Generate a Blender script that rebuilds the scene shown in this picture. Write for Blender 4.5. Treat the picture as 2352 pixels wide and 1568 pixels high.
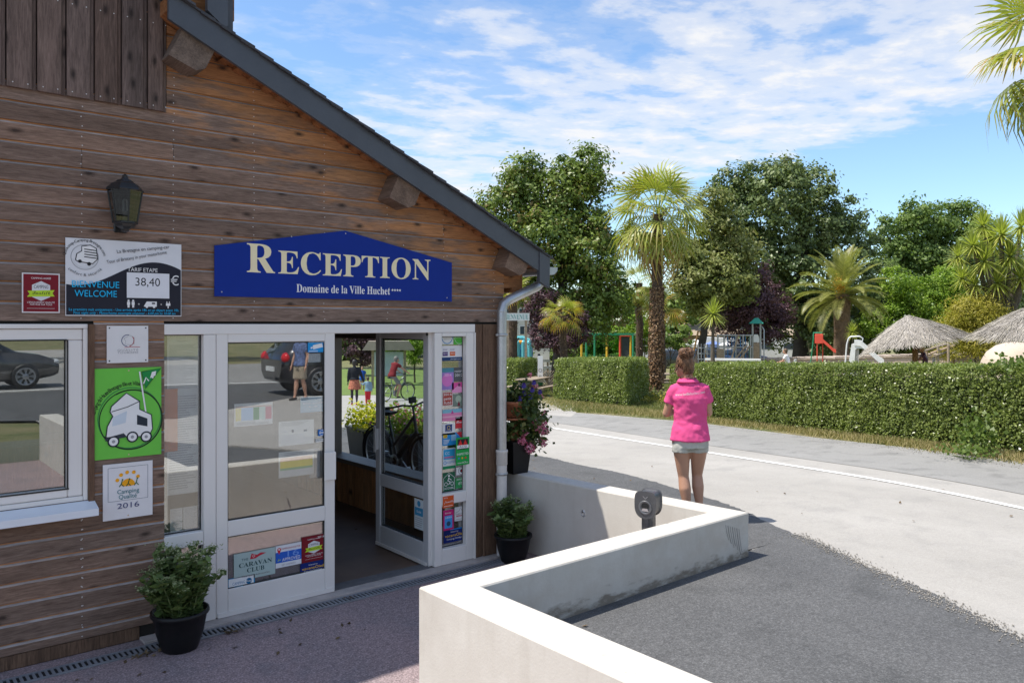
import bpy, math, random
import numpy as np
from mathutils import Vector, Matrix
random.seed(7); rng = np.random.default_rng(7)
S = bpy.context.scene
for _o in list(bpy.data.objects): bpy.data.objects.remove(_o)
COL = S.collection
R_ = math.radians

# ------------------------------------------------------------------ camera, sky, sun, exposure
CAM = Vector((0.0, -6.06, 2.24)); FW = Vector((.6438, .7652, 0)); RT = Vector((.7652, -.6438, 0))
cd = bpy.data.cameras.new('camera'); cam = bpy.data.objects.new('camera', cd); COL.objects.link(cam)
cam.location = CAM; cam.rotation_euler = (math.pi / 2, 0, -math.atan2(.6438, .7652))
cd.lens = 28; cd.sensor_width = 36; cd.shift_y = -39 / 2352; cd.clip_start = .05; cd.clip_end = 3000
S.camera = cam
SUN_A, SUN_B = .43, .27                      # metres of shadow per metre of height, along +x and -y
SUN_EL = math.atan2(1, math.hypot(SUN_A, SUN_B))
to_sun = Vector((-SUN_A, SUN_B, 1)).normalized()
sd = bpy.data.lights.new('sun', 'SUN'); sd.energy = 3.9; sd.angle = R_(.53); sd.color = (1, .945, .86)
sun = bpy.data.objects.new('sun', sd); COL.objects.link(sun)
sun.rotation_euler = to_sun.to_track_quat('Z', 'Y').to_euler(); sun.location = (-20, 20, 40)

W = bpy.data.worlds.new('World'); S.world = W; W.use_nodes = True
def nd(nt, t, **k):
    n = nt.nodes.new(t)
    for a, b in k.items(): setattr(n, a, b)
    return n
def wire(nt, a, b): nt.links.new(a, b)
def mth(nt, op, a, b=None, c=None, clamp=False):
    n = nd(nt, 'ShaderNodeMath', operation=op, use_clamp=clamp)
    for i, v in enumerate((a, b, c)):
        if v is None: continue
        if isinstance(v, (int, float)): n.inputs[i].default_value = v
        else: wire(nt, v, n.inputs[i])
    return n.outputs[0]
def ramp(nt, f, stops, interp='LINEAR'):
    n = nd(nt, 'ShaderNodeValToRGB'); n.color_ramp.interpolation = interp
    e = n.color_ramp.elements
    while len(e) < len(stops): e.new(.5)
    for i, (p, c) in enumerate(stops):
        e[i].position = p; e[i].color = (c, c, c, 1) if isinstance(c, (int, float)) else (*c, 1)
    wire(nt, f, n.inputs[0]); return n.outputs[0]
def mixc(nt, f, a, b, mode='MIX'):
    n = nd(nt, 'ShaderNodeMix', data_type='RGBA', blend_type=mode)
    for i, v in ((0, f), (6, a), (7, b)):
        if isinstance(v, (int, float)): n.inputs[i].default_value = v
        elif isinstance(v, tuple): n.inputs[i].default_value = (*v, 1)
        else: wire(nt, v, n.inputs[i])
    return n.outputs[2]
def noise(nt, vec, scale, detail=4, rough=.55, dist=0.0):
    n = nd(nt, 'ShaderNodeTexNoise'); n.inputs['Scale'].default_value = scale; n.inputs['Detail'].default_value = detail
    n.inputs['Roughness'].default_value = rough; n.inputs['Distortion'].default_value = dist
    wire(nt, vec, n.inputs['Vector']); return n.outputs['Fac']
def mapping(nt, vec, sc=(1, 1, 1), rot=(0, 0, 0), loc=(0, 0, 0)):
    n = nd(nt, 'ShaderNodeMapping'); n.inputs['Scale'].default_value = sc; n.inputs['Rotation'].default_value = rot
    n.inputs['Location'].default_value = loc; wire(nt, vec, n.inputs['Vector']); return n.outputs[0]

nt = W.node_tree; nt.nodes.clear()
sky = nd(nt, 'ShaderNodeTexSky', sky_type='NISHITA', sun_disc=False)
sky.sun_elevation = SUN_EL; sky.sun_rotation = math.atan2(to_sun.x, to_sun.y)
sky.air_density = 1.0; sky.dust_density = .35; sky.ozone_density = 2.2; sky.altitude = 30
geo = nd(nt, 'ShaderNodeTexCoord'); sep = nd(nt, 'ShaderNodeSeparateXYZ'); wire(nt, geo.outputs['Generated'], sep.inputs[0])
zz = mth(nt, 'MAXIMUM', sep.outputs[2], .015)
px = mth(nt, 'DIVIDE', sep.outputs[0], zz); py = mth(nt, 'DIVIDE', sep.outputs[1], zz)
cmb = nd(nt, 'ShaderNodeCombineXYZ'); wire(nt, px, cmb.inputs[0]); wire(nt, py, cmb.inputs[1])
q = mth(nt, 'ADD', mth(nt, 'MULTIPLY', px, .99), mth(nt, 'MULTIPLY', py, -.135))
wv = noise(nt, mapping(nt, cmb.outputs[0], (1, 1, 1), loc=(3.1, 1.7, 0)), .55, 3)
qq = mth(nt, 'ADD', q, mth(nt, 'MULTIPLY', mth(nt, 'SUBTRACT', wv, .5), 1.1))
dens = ramp(nt, mth(nt, 'DIVIDE', qq, 6.0), [(0, .60), (.05, .54), (.11, .47), (.3, .60), (.42, .66), (.58, .68), (.64, .56), (.70, .28), (1, .24)])  # lowest stops: thicker cloud out of view, added to lift and warm the fill
n1 = noise(nt, mapping(nt, cmb.outputs[0], (1, 1.5, 1), rot=(0, 0, .7)), 2.3, 8, .58, .25)
n2 = noise(nt, mapping(nt, cmb.outputs[0], (1, 1, 1), loc=(9, 4, 2)), 5.2, 6, .6)
nn = mth(nt, 'ADD', mth(nt, 'MULTIPLY', n1, .62), mth(nt, 'MULTIPLY', n2, .38))
cl = mth(nt, 'SUBTRACT', mth(nt, 'ADD', nn, dens), 1.015)
cm = ramp(nt, mth(nt, 'MULTIPLY_ADD', cl, 3.1, .18, clamp=True), [(0, 0), (.25, .13), (.6, .56), (1, .90)], 'EASE')
cm = mth(nt, 'MULTIPLY', cm, ramp(nt, sep.outputs[2], [(0, .0), (.03, .35), (.10, 1)]))
bg = nd(nt, 'ShaderNodeBackground'); bg.inputs[1].default_value = .15
skyc = mixc(nt, 1.0, sky.outputs[0], (.75, .83, .89), 'MULTIPLY')
cloud = mixc(nt, n2, (3.75, 3.75, 3.85), (4.3, 4.22, 4.1))
wire(nt, mixc(nt, cm, skyc, cloud), bg.inputs[0])
wo = nd(nt, 'ShaderNodeOutputWorld'); wire(nt, bg.outputs[0], wo.inputs[0])
S.view_settings.view_transform = 'Standard'; S.view_settings.look = 'None'
S.view_settings.exposure = 0.70; S.view_settings.gamma = 1; S.view_settings.use_curve_mapping = False
S.render.engine = 'CYCLES'
S.cycles.use_denoising = True; S.cycles.max_bounces = 10; S.cycles.transparent_max_bounces = 16
S.cycles.diffuse_bounces = 5; S.cycles.sample_clamp_indirect = 8

# ------------------------------------------------------------------ survey helpers (photo bearings -> places in the world)
FPX, U0, V0 = 1829.3, 1176.0, 745.0
def ray(u, v):
    d = FW + RT * ((u - U0) / FPX); return Vector((d.x, d.y, (V0 - v) / FPX))
def at(u, v, s): return CAM + ray(u, v) * s
def onY(u, v, y=0.0): d = ray(u, v); p = CAM + d * ((y - CAM.y) / d.y); return p
def onX(u, v, x): d = ray(u, v); return CAM + d * ((x - CAM.x) / d.x)
def onZ(u, v, z): d = ray(u, v); return CAM + d * ((z - CAM.z) / d.z)
ROAD = .39
def gz(y):                                   # the land falls gently away behind the building
    a = np.asarray(y, float) + 2.0
    sm = np.where(a < -1, 0, np.where(a > 1, a, (a + 1) ** 2 / 4))
    sm = np.minimum(sm, 32 - 0 * sm) ; return ROAD - .05 * sm
def gnd(u, v):
    s = 2.0
    d = ray(u, v)
    for i in range(60):
        y = CAM.y + d.y * s; s = s * .5 + .5 * (CAM.z - float(gz(y))) / max(-d.z, 1e-4)
    p = CAM + d * s; p.z = float(gz(p.y)); return p
def gpt(u, s, dz=0.0):                       # point on the ground at bearing u, forward distance s
    p = CAM + ray(u, V0) * s; p.z = float(gz(p.y)) + dz; return p

# ------------------------------------------------------------------ object helpers
def tag(o, label=None, cat=None, group=None, kind=None):
    if label: o['label'] = label
    if cat: o['category'] = cat
    if group: o['group'] = group
    if kind: o['kind'] = kind
    return o
def empty(name, loc=(0, 0, 0), rz=0.0, label=None, cat=None, group=None):
    o = bpy.data.objects.new(name, None); COL.objects.link(o); o.location = loc; o.rotation_euler = (0, 0, rz)
    o.empty_display_size = .1
    return tag(o, label, cat, group)
def link(name, me, parent=None, loc=None, rot=None, sc=None, kind=None, label=None):
    o = bpy.data.objects.new(name, me); COL.objects.link(o)
    if parent: o.parent = parent
    if loc is not None: o.location = loc
    if rot is not None: o.rotation_euler = rot
    if sc is not None: o.scale = sc if not isinstance(sc, (int, float)) else (sc, sc, sc)
    if kind: o['kind'] = kind
    if label: o['label'] = label
    return o
def copy_tree(o, parent=None):
    c = o.copy(); COL.objects.link(c)
    if parent: c.parent = parent
    for ch in list(o.children): copy_tree(ch, c)
    return c
def fastmesh(name, verts, faces, mats, midx=None, smooth=False, attr=None):
    """verts (n,3), faces (m,k) arrays of equal-sided faces"""
    verts = np.asarray(verts, np.float32); faces = np.asarray(faces, np.int32)
    me = bpy.data.meshes.new(name); m, k = faces.shape
    me.vertices.add(len(verts)); me.vertices.foreach_set('co', verts.ravel())
    me.loops.add(m * k); me.loops.foreach_set('vertex_index', faces.ravel())
    me.polygons.add(m); me.polygons.foreach_set('loop_start', np.arange(0, m * k, k, dtype=np.int32))
    if midx is not None: me.polygons.foreach_set('material_index', np.asarray(midx, np.int32))
    if smooth: me.polygons.foreach_set('use_smooth', np.ones(m, bool))
    for x in (mats if isinstance(mats, (list, tuple)) else [mats]): me.materials.append(x)
    if attr is not None:
        a = me.attributes.new('var', 'FLOAT', 'FACE'); a.data.foreach_set('value', np.asarray(attr, np.float32))
    me.update(); me.validate(); return me
class MB:
    def __init__(s): s.v = []; s.f = []; s.m = []; s.sm = []; s.M = Matrix.Identity(4)
    def add(s, vs, fs, mi=0, smooth=False):
        b = len(s.v); s.v += [tuple(s.M @ Vector(p)) for p in vs]
        for f in fs: s.f.append([b + i for i in f]); s.m.append(mi); s.sm.append(smooth)
        return s
    def box(s, x0, y0, z0, x1, y1, z1, mi=0, bev=0.0):
        if bev:
            b = min(bev, abs(x1 - x0) / 2.1, abs(y1 - y0) / 2.1, abs(z1 - z0) / 2.1)
            xs, ys, zs = (min(x0, x1), max(x0, x1)), (min(y0, y1), max(y0, y1)), (min(z0, z1), max(z0, z1))
            vs = []; ix = {}
            for i in (0, 1):
                for j in (0, 1):
                    for k in (0, 1):
                        P = (xs[i], ys[j], zs[k]); sg = (1 - 2 * i, 1 - 2 * j, 1 - 2 * k)
                        for ax in range(3):
                            q = [P[a] + (sg[a] * b if a != ax else 0) for a in range(3)]
                            ix[i, j, k, ax] = len(vs); vs.append(q)
            fs = []
            for ax in range(3):
                o = [a for a in range(3) if a != ax]
                for e in (0, 1):
                    q = []
                    for (c, d) in ((0, 0), (1, 0), (1, 1), (0, 1)):
                        t = [0, 0, 0]; t[ax] = e; t[o[0]] = c; t[o[1]] = d; q.append(ix[(*t, ax)])
                    fs.append(q)
                for c in (0, 1):
                    for d in (0, 1):
                        q = []
                        for e, a2 in ((0, o[0]), (1, o[0]), (1, o[1]), (0, o[1])):
                            t = [0, 0, 0]; t[ax] = e; t[o[0]] = c; t[o[1]] = d; q.append(ix[(*t, a2)])
                        fs.append(q)
            for i in (0, 1):
                for j in (0, 1):
                    for k in (0, 1): fs.append([ix[i, j, k, 0], ix[i, j, k, 1], ix[i, j, k, 2]])
            return s.add(vs, fs, mi)
        vs = [(x, y, z) for x in (x0, x1) for y in (y0, y1) for z in (z0, z1)]
        return s.add(vs, [(0, 1, 3, 2), (4, 6, 7, 5), (0, 4, 5, 1), (2, 3, 7, 6), (0, 2, 6, 4), (1, 5, 7, 3)], mi)
    def prism(s, pts, axis, a0, a1, mi=0):
        """extrude a 2D outline along axis ('x','y','z') from a0 to a1"""
        def P(p, a): return {'x': (a, p[0], p[1]), 'y': (p[0], a, p[1]), 'z': (p[0], p[1], a)}[axis]
        n = len(pts); vs = [P(p, a0) for p in pts] + [P(p, a1) for p in pts]
        fs = [list(range(n)), list(range(2 * n - 1, n - 1, -1))] + [(i, (i + 1) % n, n + (i + 1) % n, n + i) for i in range(n)]
        return s.add(vs, fs, mi)
    def tube(s, pts, r, n=8, mi=0, caps=True, smooth=True, flat=1.0):
        pts = [Vector(p) for p in pts]; rs = r if isinstance(r, (list, tuple)) else [r] * len(pts)
        vs = []; up = None
        for i, p in enumerate(pts):
            d = (pts[min(i + 1, len(pts) - 1)] - pts[max(i - 1, 0)]).normalized()
            if up is None: up = Vector((0, 0, 1)) if abs(d.z) < .9 else Vector((1, 0, 0))
            sd_ = d.cross(up).normalized(); up = sd_.cross(d).normalized()
            for k in range(n):
                a = 2 * math.pi * k / n; vs.append(p + (sd_ * math.cos(a) + up * math.sin(a) * flat) * rs[i])
        fs = [(i * n + k, i * n + (k + 1) % n, (i + 1) * n + (k + 1) % n, (i + 1) * n + k) for i in range(len(pts) - 1) for k in range(n)]
        s.add(vs, fs, mi, smooth)
        if caps: s.add(vs[:n], [list(range(n))[::-1]], mi); s.add(vs[-n:], [list(range(n))], mi)
        return s
    def lathe(s, prof, n=16, c=(0, 0, 0), mi=0, smooth=True, ax='z'):
        vs = []
        for r, z in prof:
            for k in range(n):
                a = 2 * math.pi * k / n; x, y = r * math.cos(a), r * math.sin(a)
                q = {'z': (x, y, z), 'y': (x, z, y), 'x': (z, x, y)}[ax]
                vs.append((q[0] + c[0], q[1] + c[1], q[2] + c[2]))
        fs = [(i * n + k, i * n + (k + 1) % n, (i + 1) * n + (k + 1) % n, (i + 1) * n + k) for i in range(len(prof) - 1) for k in range(n)]
        return s.add(vs, fs, mi, smooth)
    def ball(s, c, r, n=10, m=6, mi=0):
        r = r if isinstance(r, (list, tuple)) else (r, r, r); vs = []; fs = []
        for i in range(m + 1):
            t = math.pi * i / m
            for k in range(n):
                a = 2 * math.pi * k / n
                vs.append((c[0] + r[0] * math.sin(t) * math.cos(a), c[1] + r[1] * math.sin(t) * math.sin(a), c[2] + r[2] * math.cos(t)))
        fs = [(i * n + k, (i + 1) * n + k, (i + 1) * n + (k + 1) % n, i * n + (k + 1) % n) for i in range(m) for k in range(n)]
        return s.add(vs, fs, mi, True)
    def loft(s, rings, n=22, mi=0):
        vs = [(cx + rx * math.cos(2 * math.pi * k / n), cy + ry * math.sin(2 * math.pi * k / n), z) for (cx, cy, z, rx, ry) in rings for k in range(n)]
        s.add(vs, [(i * n + k, i * n + (k + 1) % n, (i + 1) * n + (k + 1) % n, (i + 1) * n + k) for i in range(len(rings) - 1) for k in range(n)], mi, True)
        s.add(vs[:n], [list(range(n))[::-1]], mi); return s.add(vs[-n:], [list(range(n))], mi)
    def mesh(s, name, mats):
        me = bpy.data.meshes.new(name); me.from_pydata(s.v, [], s.f)
        for x in (mats if isinstance(mats, (list, tuple)) else [mats]): me.materials.append(x)
        me.polygons.foreach_set('material_index', s.m); me.polygons.foreach_set('use_smooth', s.sm); me.update(); return me
    def obj(s, name, mats, parent=None, **k): return link(name, s.mesh(name, mats), parent, **k)

# ------------------------------------------------------------------ materials
MATS = {}
def newmat(name):
    m = bpy.data.materials.new(name); m.use_nodes = True; nt = m.node_tree
    b = nt.nodes['Principled BSDF']; return m, nt, b
def pm(name, col, rough=.6, var=.12, scale=6.0, bump=0.0, metal=0.0, spec=.5, bscale=None, fine=0.0, trans=0.0, coat=0.0, objvar=0.0):
    if name in MATS: return MATS[name]
    m, nt, b = newmat(name); tc = nd(nt, 'ShaderNodeTexCoord'); v = tc.outputs['Object']
    n = noise(nt, v, scale, 5)
    f = ramp(nt, n, [(.25, 0), (.75, 1)])
    c = mixc(nt, f, tuple(max(0, x * (1 - var)) for x in col), tuple(min(1, x * (1 + var)) for x in col))
    if fine:
        f2 = noise(nt, v, scale * 14, 3, .7); c = mixc(nt, 1.0, c, ramp(nt, f2, [(.3, 1 - fine), (.7, 1 + fine)]), 'MULTIPLY')
    if objvar:
        oi = nd(nt, 'ShaderNodeObjectInfo')
        c = mixc(nt, 1.0, c, ramp(nt, oi.outputs['Random'], [(0, 1 - objvar), (1, 1 + objvar)]), 'MULTIPLY')
    wire(nt, c, b.inputs['Base Color'])
    b.inputs['Roughness'].default_value = rough; b.inputs['Metallic'].default_value = metal
    b.inputs['Specular IOR Level'].default_value = spec; b.inputs['Coat Weight'].default_value = coat
    if bump:
        bp = nd(nt, 'ShaderNodeBump'); bp.inputs['Strength'].default_value = bump; bp.inputs['Distance'].default_value = .01
        wire(nt, noise(nt, v, bscale or scale * 5, 5), bp.inputs['Height']); wire(nt, bp.outputs[0], b.inputs['Normal'])
    MATS[name] = m; return m
def ink(col, rough=.45):
    k = 'ink_%02x%02x%02x' % tuple(int(max(0, min(1, c)) * 255) for c in col)
    return pm(k, col, rough, .04, 9, spec=.22)
def hexc(h):
    h = h.lstrip('#'); c = [int(h[i:i + 2], 16) / 255 for i in (0, 2, 4)]
    return tuple(((x + .055) / 1.055) ** 2.4 if x > .04 else x / 12.92 for x in c)
def leafm(name, c1, c2, rough=.5, trans=.35, c3=None, spec=.35):
    """leaf blades: colour differs from leaf to leaf (face attribute), a little light passes through"""
    if name in MATS: return MATS[name]
    m, nt, b = newmat(name); a = nd(nt, 'ShaderNodeAttribute', attribute_name='var')
    st = [(0, c1), (.75, c2)] + ([(1, c3)] if c3 else [])
    c = ramp(nt, a.outputs['Fac'], st); wire(nt, c, b.inputs['Base Color'])
    b.inputs['Roughness'].default_value = rough; b.inputs['Specular IOR Level'].default_value = spec
    t = nd(nt, 'ShaderNodeBsdfTranslucent'); wire(nt, mixc(nt, 1.0, c, (1.0, 1.15, .55), 'MULTIPLY'), t.inputs[0])
    mx = nd(nt, 'ShaderNodeMixShader'); mx.inputs[0].default_value = trans
    wire(nt, b.outputs[0], mx.inputs[1]); wire(nt, t.outputs[0], mx.inputs[2])
    wire(nt, mx.outputs[0], nt.nodes['Material Output'].inputs[0]); MATS[name] = m; return m
def woodm(name, base, dark, warm=None, axis='x', knots=True, roof=None, sc=1.0, rough=.75, objvar=.14):
    if name in MATS: return MATS[name]
    m, nt, b = newmat(name); tc = nd(nt, 'ShaderNodeTexCoord'); g = nd(nt, 'ShaderNodeNewGeometry')
    oi = nd(nt, 'ShaderNodeObjectInfo'); off = nd(nt, 'ShaderNodeCombineXYZ')
    wire(nt, mth(nt, 'MULTIPLY', oi.outputs['Random'], 37.0), off.inputs[0]); wire(nt, mth(nt, 'MULTIPLY', oi.outputs['Random'], 91.0), off.inputs[2])
    va = nd(nt, 'ShaderNodeVectorMath', operation='ADD'); wire(nt, g.outputs['Position'], va.inputs[0]); wire(nt, off.outputs[0], va.inputs[1])
    P = va.outputs[0]
    st = {'x': (1, 12, 12), 'z': (12, 12, 1), 'y': (12, 1, 12)}[axis]; st = tuple(k * sc for k in st)
    gr = noise(nt, mapping(nt, P, st), 7, 6, .65, .6)
    big = noise(nt, mapping(nt, P, tuple(.25 * k for k in st)), 4, 4)
    c = mixc(nt, ramp(nt, gr, [(.32, 0), (.68, 1)]), dark, base)
    c = mixc(nt, 1.0, c, ramp(nt, big, [(.25, .66), (.75, 1.26)]), 'MULTIPLY')
    fg = noise(nt, mapping(nt, P, tuple(k * (4.5 if k > 1.01 * sc else 2.0) for k in st)), 7, 4, .75, .3)
    c = mixc(nt, 1.0, c, ramp(nt, fg, [(.34, .66), (.48, 1), (.66, 1.18)]), 'MULTIPLY')
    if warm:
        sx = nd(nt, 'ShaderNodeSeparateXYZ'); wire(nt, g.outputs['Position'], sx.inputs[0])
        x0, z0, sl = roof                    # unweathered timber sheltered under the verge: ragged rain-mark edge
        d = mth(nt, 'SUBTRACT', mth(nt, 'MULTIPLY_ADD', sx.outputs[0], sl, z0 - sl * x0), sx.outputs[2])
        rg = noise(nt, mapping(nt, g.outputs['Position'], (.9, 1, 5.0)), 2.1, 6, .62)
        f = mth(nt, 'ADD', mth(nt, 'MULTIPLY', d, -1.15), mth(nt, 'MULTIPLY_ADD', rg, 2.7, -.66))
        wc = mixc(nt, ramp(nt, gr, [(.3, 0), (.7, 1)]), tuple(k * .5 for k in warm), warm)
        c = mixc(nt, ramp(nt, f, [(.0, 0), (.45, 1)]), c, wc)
    if knots:
        vo = nd(nt, 'ShaderNodeTexVoronoi', voronoi_dimensions='2D'); vo.inputs['Scale'].default_value = 1.0
        sp_ = nd(nt, 'ShaderNodeSeparateXYZ'); wire(nt, mapping(nt, P, {'x': (3.0, 3, 6.6), 'z': (6.6, 3, 3.0), 'y': (6.6, 3.0, 3)}[axis]), sp_.inputs[0]); cb_ = nd(nt, 'ShaderNodeCombineXYZ'); wire(nt, sp_.outputs[0], cb_.inputs[0]); wire(nt, sp_.outputs[2], cb_.inputs[1]); wire(nt, cb_.outputs[0], vo.inputs['Vector'])
        sc_ = nd(nt, 'ShaderNodeSeparateColor'); wire(nt, vo.outputs['Color'], sc_.inputs[0]); has = mth(nt, 'GREATER_THAN', sc_.outputs[0], .52)
        kd = mth(nt, 'ADD', vo.outputs['Distance'], mth(nt, 'MULTIPLY', mth(nt, 'SUBTRACT', noise(nt, P, 55, 3), .5), .06))
        kf = mth(nt, 'MULTIPLY', ramp(nt, kd, [(.04, .95), (.085, .55), (.17, 0)]), has)
        c = mixc(nt, kf, c, tuple(k * .34 for k in dark))
    c = mixc(nt, 1.0, c, ramp(nt, mth(nt, 'FRACT', mth(nt, 'MULTIPLY', oi.outputs['Random'], 17.3)), [(0, (1.06, .99, .94)), (1, (.96, .99, 1.03))]), 'MULTIPLY')
    c = mixc(nt, 1.0, c, ramp(nt, oi.outputs['Random'], [(0, 1 - objvar), (1, 1 + objvar)]), 'MULTIPLY')
    wire(nt, c, b.inputs['Base Color']); b.inputs['Roughness'].default_value = rough; b.inputs['Specular IOR Level'].default_value = .3
    bp = nd(nt, 'ShaderNodeBump'); bp.inputs['Strength'].default_value = .45; bp.inputs['Distance'].default_value = .004
    wire(nt, gr, bp.inputs['Height']); wire(nt, bp.outputs[0], b.inputs['Normal']); MATS[name] = m; return m
def glassm(name, refl=.22, tint=(.75, .8, .8), rough=0.0, dust=0.0):
    if name in MATS: return MATS[name]
    m, nt, b = newmat(name); nt.nodes.remove(b)
    t = nd(nt, 'ShaderNodeBsdfTransparent'); t.inputs[0].default_value = (*tint, 1)
    g = nd(nt, 'ShaderNodeBsdfGlossy'); g.inputs['Roughness'].default_value = rough; g.inputs[0].default_value = (.95, .97, .97, 1)
    gm = nd(nt, 'ShaderNodeNewGeometry'); dt = nd(nt, 'ShaderNodeVectorMath', operation='DOT_PRODUCT'); wire(nt, gm.outputs['Normal'], dt.inputs[0]); wire(nt, gm.outputs['Incoming'], dt.inputs[1])
    sch = mth(nt, 'POWER', mth(nt, 'SUBTRACT', 1.0, mth(nt, 'ABSOLUTE', dt.outputs['Value']), clamp=True), 5.0)
    fac = mth(nt, 'MULTIPLY_ADD', sch, 1 - refl, refl, clamp=True)
    tc = nd(nt, 'ShaderNodeTexCoord'); bp = nd(nt, 'ShaderNodeBump'); bp.inputs['Strength'].default_value = .02; bp.inputs['Distance'].default_value = .01
    wire(nt, noise(nt, tc.outputs['Object'], 1.3, 1), bp.inputs['Height']); wire(nt, bp.outputs[0], g.inputs['Normal'])
    mx = nd(nt, 'ShaderNodeMixShader'); wire(nt, fac, mx.inputs[0])
    wire(nt, t.outputs[0], mx.inputs[1]); wire(nt, g.outputs[0], mx.inputs[2]); last = mx.outputs[0]
    if dust:
        df = nd(nt, 'ShaderNodeBsdfDiffuse'); df.inputs[0].default_value = (.62, .60, .56, 1); m2 = nd(nt, 'ShaderNodeMixShader')
        sm = noise(nt, mapping(nt, tc.outputs['Object'], (3, 3, 1.1)), 2.4, 5, .6, 1.2); wire(nt, ramp(nt, sm, [(.35, dust * .3), (.72, dust * 1.8)]), m2.inputs[0]); wire(nt, last, m2.inputs[1]); wire(nt, df.outputs[0], m2.inputs[2]); last = m2.outputs[0]
    wire(nt, last, nt.nodes['Material Output'].inputs[0]); MATS[name] = m; return m
# ------------------------------------------------------------------ the setting: ground, road, forecourt
def soilmat():
    m, nt, b = newmat('dry_turf'); g = nd(nt, 'ShaderNodeNewGeometry'); P = g.outputs['Position']
    n = noise(nt, P, .8, 6); n2 = noise(nt, P, 14, 4, .7)
    c = mixc(nt, ramp(nt, n, [(.35, 0), (.65, 1)]), (.105, .125, .035), (.24, .205, .10))
    c = mixc(nt, 1.0, c, ramp(nt, n2, [(.25, .6), (.75, 1.35)]), 'MULTIPLY'); wire(nt, c, b.inputs['Base Color'])
    b.inputs['Roughness'].default_value = .9
    bp = nd(nt, 'ShaderNodeBump'); bp.inputs['Strength'].default_value = .8; bp.inputs['Distance'].default_value = .04
    wire(nt, n2, bp.inputs['Height']); wire(nt, bp.outputs[0], b.inputs['Normal']); return m
def tarmac(name, col, col2, sc=1.0, speck=.25, blot=None, bump=.35, grain=160, crack=0.0):
    m, nt, b = newmat(name); g = nd(nt, 'ShaderNodeNewGeometry'); P = g.outputs['Position']
    n = noise(nt, mapping(nt, P, (1, .35, 1)), .9 * sc, 6, .6); n2 = noise(nt, P, grain, 2, .8); n3 = noise(nt, P, grain * .33, 3, .7)
    c = mixc(nt, ramp(nt, n, [(.3, 0), (.7, 1)]), col, col2)
    if blot:
        n4 = noise(nt, P, 2.3, 5, .62); c = mixc(nt, ramp(nt, n4, [(.52, 0), (.68, .75)]), c, blot)
    c = mixc(nt, 1.0, c, ramp(nt, n2, [(.3, 1 - speck), (.55, 1), (.72, 1 + speck * 1.7)]), 'MULTIPLY')
    c = mixc(nt, 1.0, c, ramp(nt, n3, [(.3, 1 - speck * .5), (.7, 1 + speck * .5)]), 'MULTIPLY')
    if crack:
        vo = nd(nt, 'ShaderNodeTexVoronoi', feature='DISTANCE_TO_EDGE'); vo.inputs['Scale'].default_value = .55
        wv = nd(nt, 'ShaderNodeVectorMath', operation='ADD'); nv = nd(nt, 'ShaderNodeTexNoise'); nv.inputs['Scale'].default_value = 2.2; nv.inputs['Detail'].default_value = 5
        wire(nt, P, nv.inputs['Vector']); wire(nt, P, wv.inputs[0]); wire(nt, nv.outputs['Color'], wv.inputs[1]); wire(nt, wv.outputs[0], vo.inputs['Vector'])
        c = mixc(nt, mth(nt, 'MULTIPLY', ramp(nt, vo.outputs['Distance'], [(0, 1), (.012, 0)]), crack), c, tuple(k * .45 for k in col))
    wire(nt, c, b.inputs['Base Color']); b.inputs['Roughness'].default_value = .85; b.inputs['Specular IOR Level'].default_value = .3
    bp = nd(nt, 'ShaderNodeBump'); bp.inputs['Strength'].default_value = bump; bp.inputs['Distance'].default_value = .004
    wire(nt, n2, bp.inputs['Height']); wire(nt, bp.outputs[0], b.inputs['Normal']); return m
def sheet(name, outline, dz, m, rag=0.0):
    """flat-draped sheet: outline given as [(x, y)] left chain and right chain of equal length"""
    L, Rr = outline; vs = []; fs = []
    n = 24
    ts = np.linspace(0, 1, n)
    def samp(ch):
        ch = np.array(ch, float); d = np.r_[0, np.cumsum(np.hypot(*np.diff(ch, axis=0).T))]; d /= d[-1]
        tt = np.unique(np.r_[np.linspace(0, 1, 260)]); return np.c_[np.interp(tt, d, ch[:, 0]), np.interp(tt, d, ch[:, 1])]
    A, B = samp(L), samp(Rr)
    if rag: B = B + np.c_[rng.normal(size=260) * rag * .5 + .03 * np.sin(np.arange(260) / 7.0), np.zeros(260)]
    for a, b_ in zip(A, B):
        for t in np.linspace(0, 1, 9):
            x, y = a * (1 - t) + b_ * t; vs.append((x, y, float(gz(y)) + dz))
    k = 9
    for i in range(len(A) - 1):
        for j in range(k - 1): fs.append((i * k + j, i * k + j + 1, (i + 1) * k + j + 1, (i + 1) * k + j))
    o = link(name, fastmesh(name, vs, fs, m), kind='structure'); return o

# terrain, with the sunk entry cut out where the building and its low wall stand
xs = np.r_[-400, -150, -60, -30, -15, -6, 2.62, 5.36, 6, 7, 8, 9, 10, 11, 12, 13, 14, 16, 18, 20, 22, 24, 27, 30, 34, 38, 44, 50, 60, 80, 120, 200, 400, 900]
ys = np.r_[-900, -300, -100, -60, -40, -30, -20, -14, -9, -6, -4, -3.1, -2.36, -1, 0, 1, 2, 3, 4.5, 6, 8, 10, 12, 15, 18, 22, 26, 30, 36, 45, 60, 90, 150, 300, 900]
vs = [(x, y, float(gz(y))) for y in ys for x in xs]; nx = len(xs); fs = []
for j in range(len(ys) - 1):
    for i in range(nx - 1):
        cx, cy = (xs[i] + xs[i + 1]) / 2, (ys[j] + ys[j + 1]) / 2
        if -30 < cx < 2.62 and -9 < cy < 12: continue
        if 2.5 < cx < 5.36 and -2.36 < cy < 12: continue
        fs.append((j * nx + i, j * nx + i + 1, (j + 1) * nx + i + 1, (j + 1) * nx + i))
link('ground', fastmesh('ground', np.array(vs) - [0, 0, .04], fs, soilmat()), kind='structure')
vs = [(-30, -9, -.0), (2.62, -9, 0), (2.62, .02, 0), (-30, .02, 0)]
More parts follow.
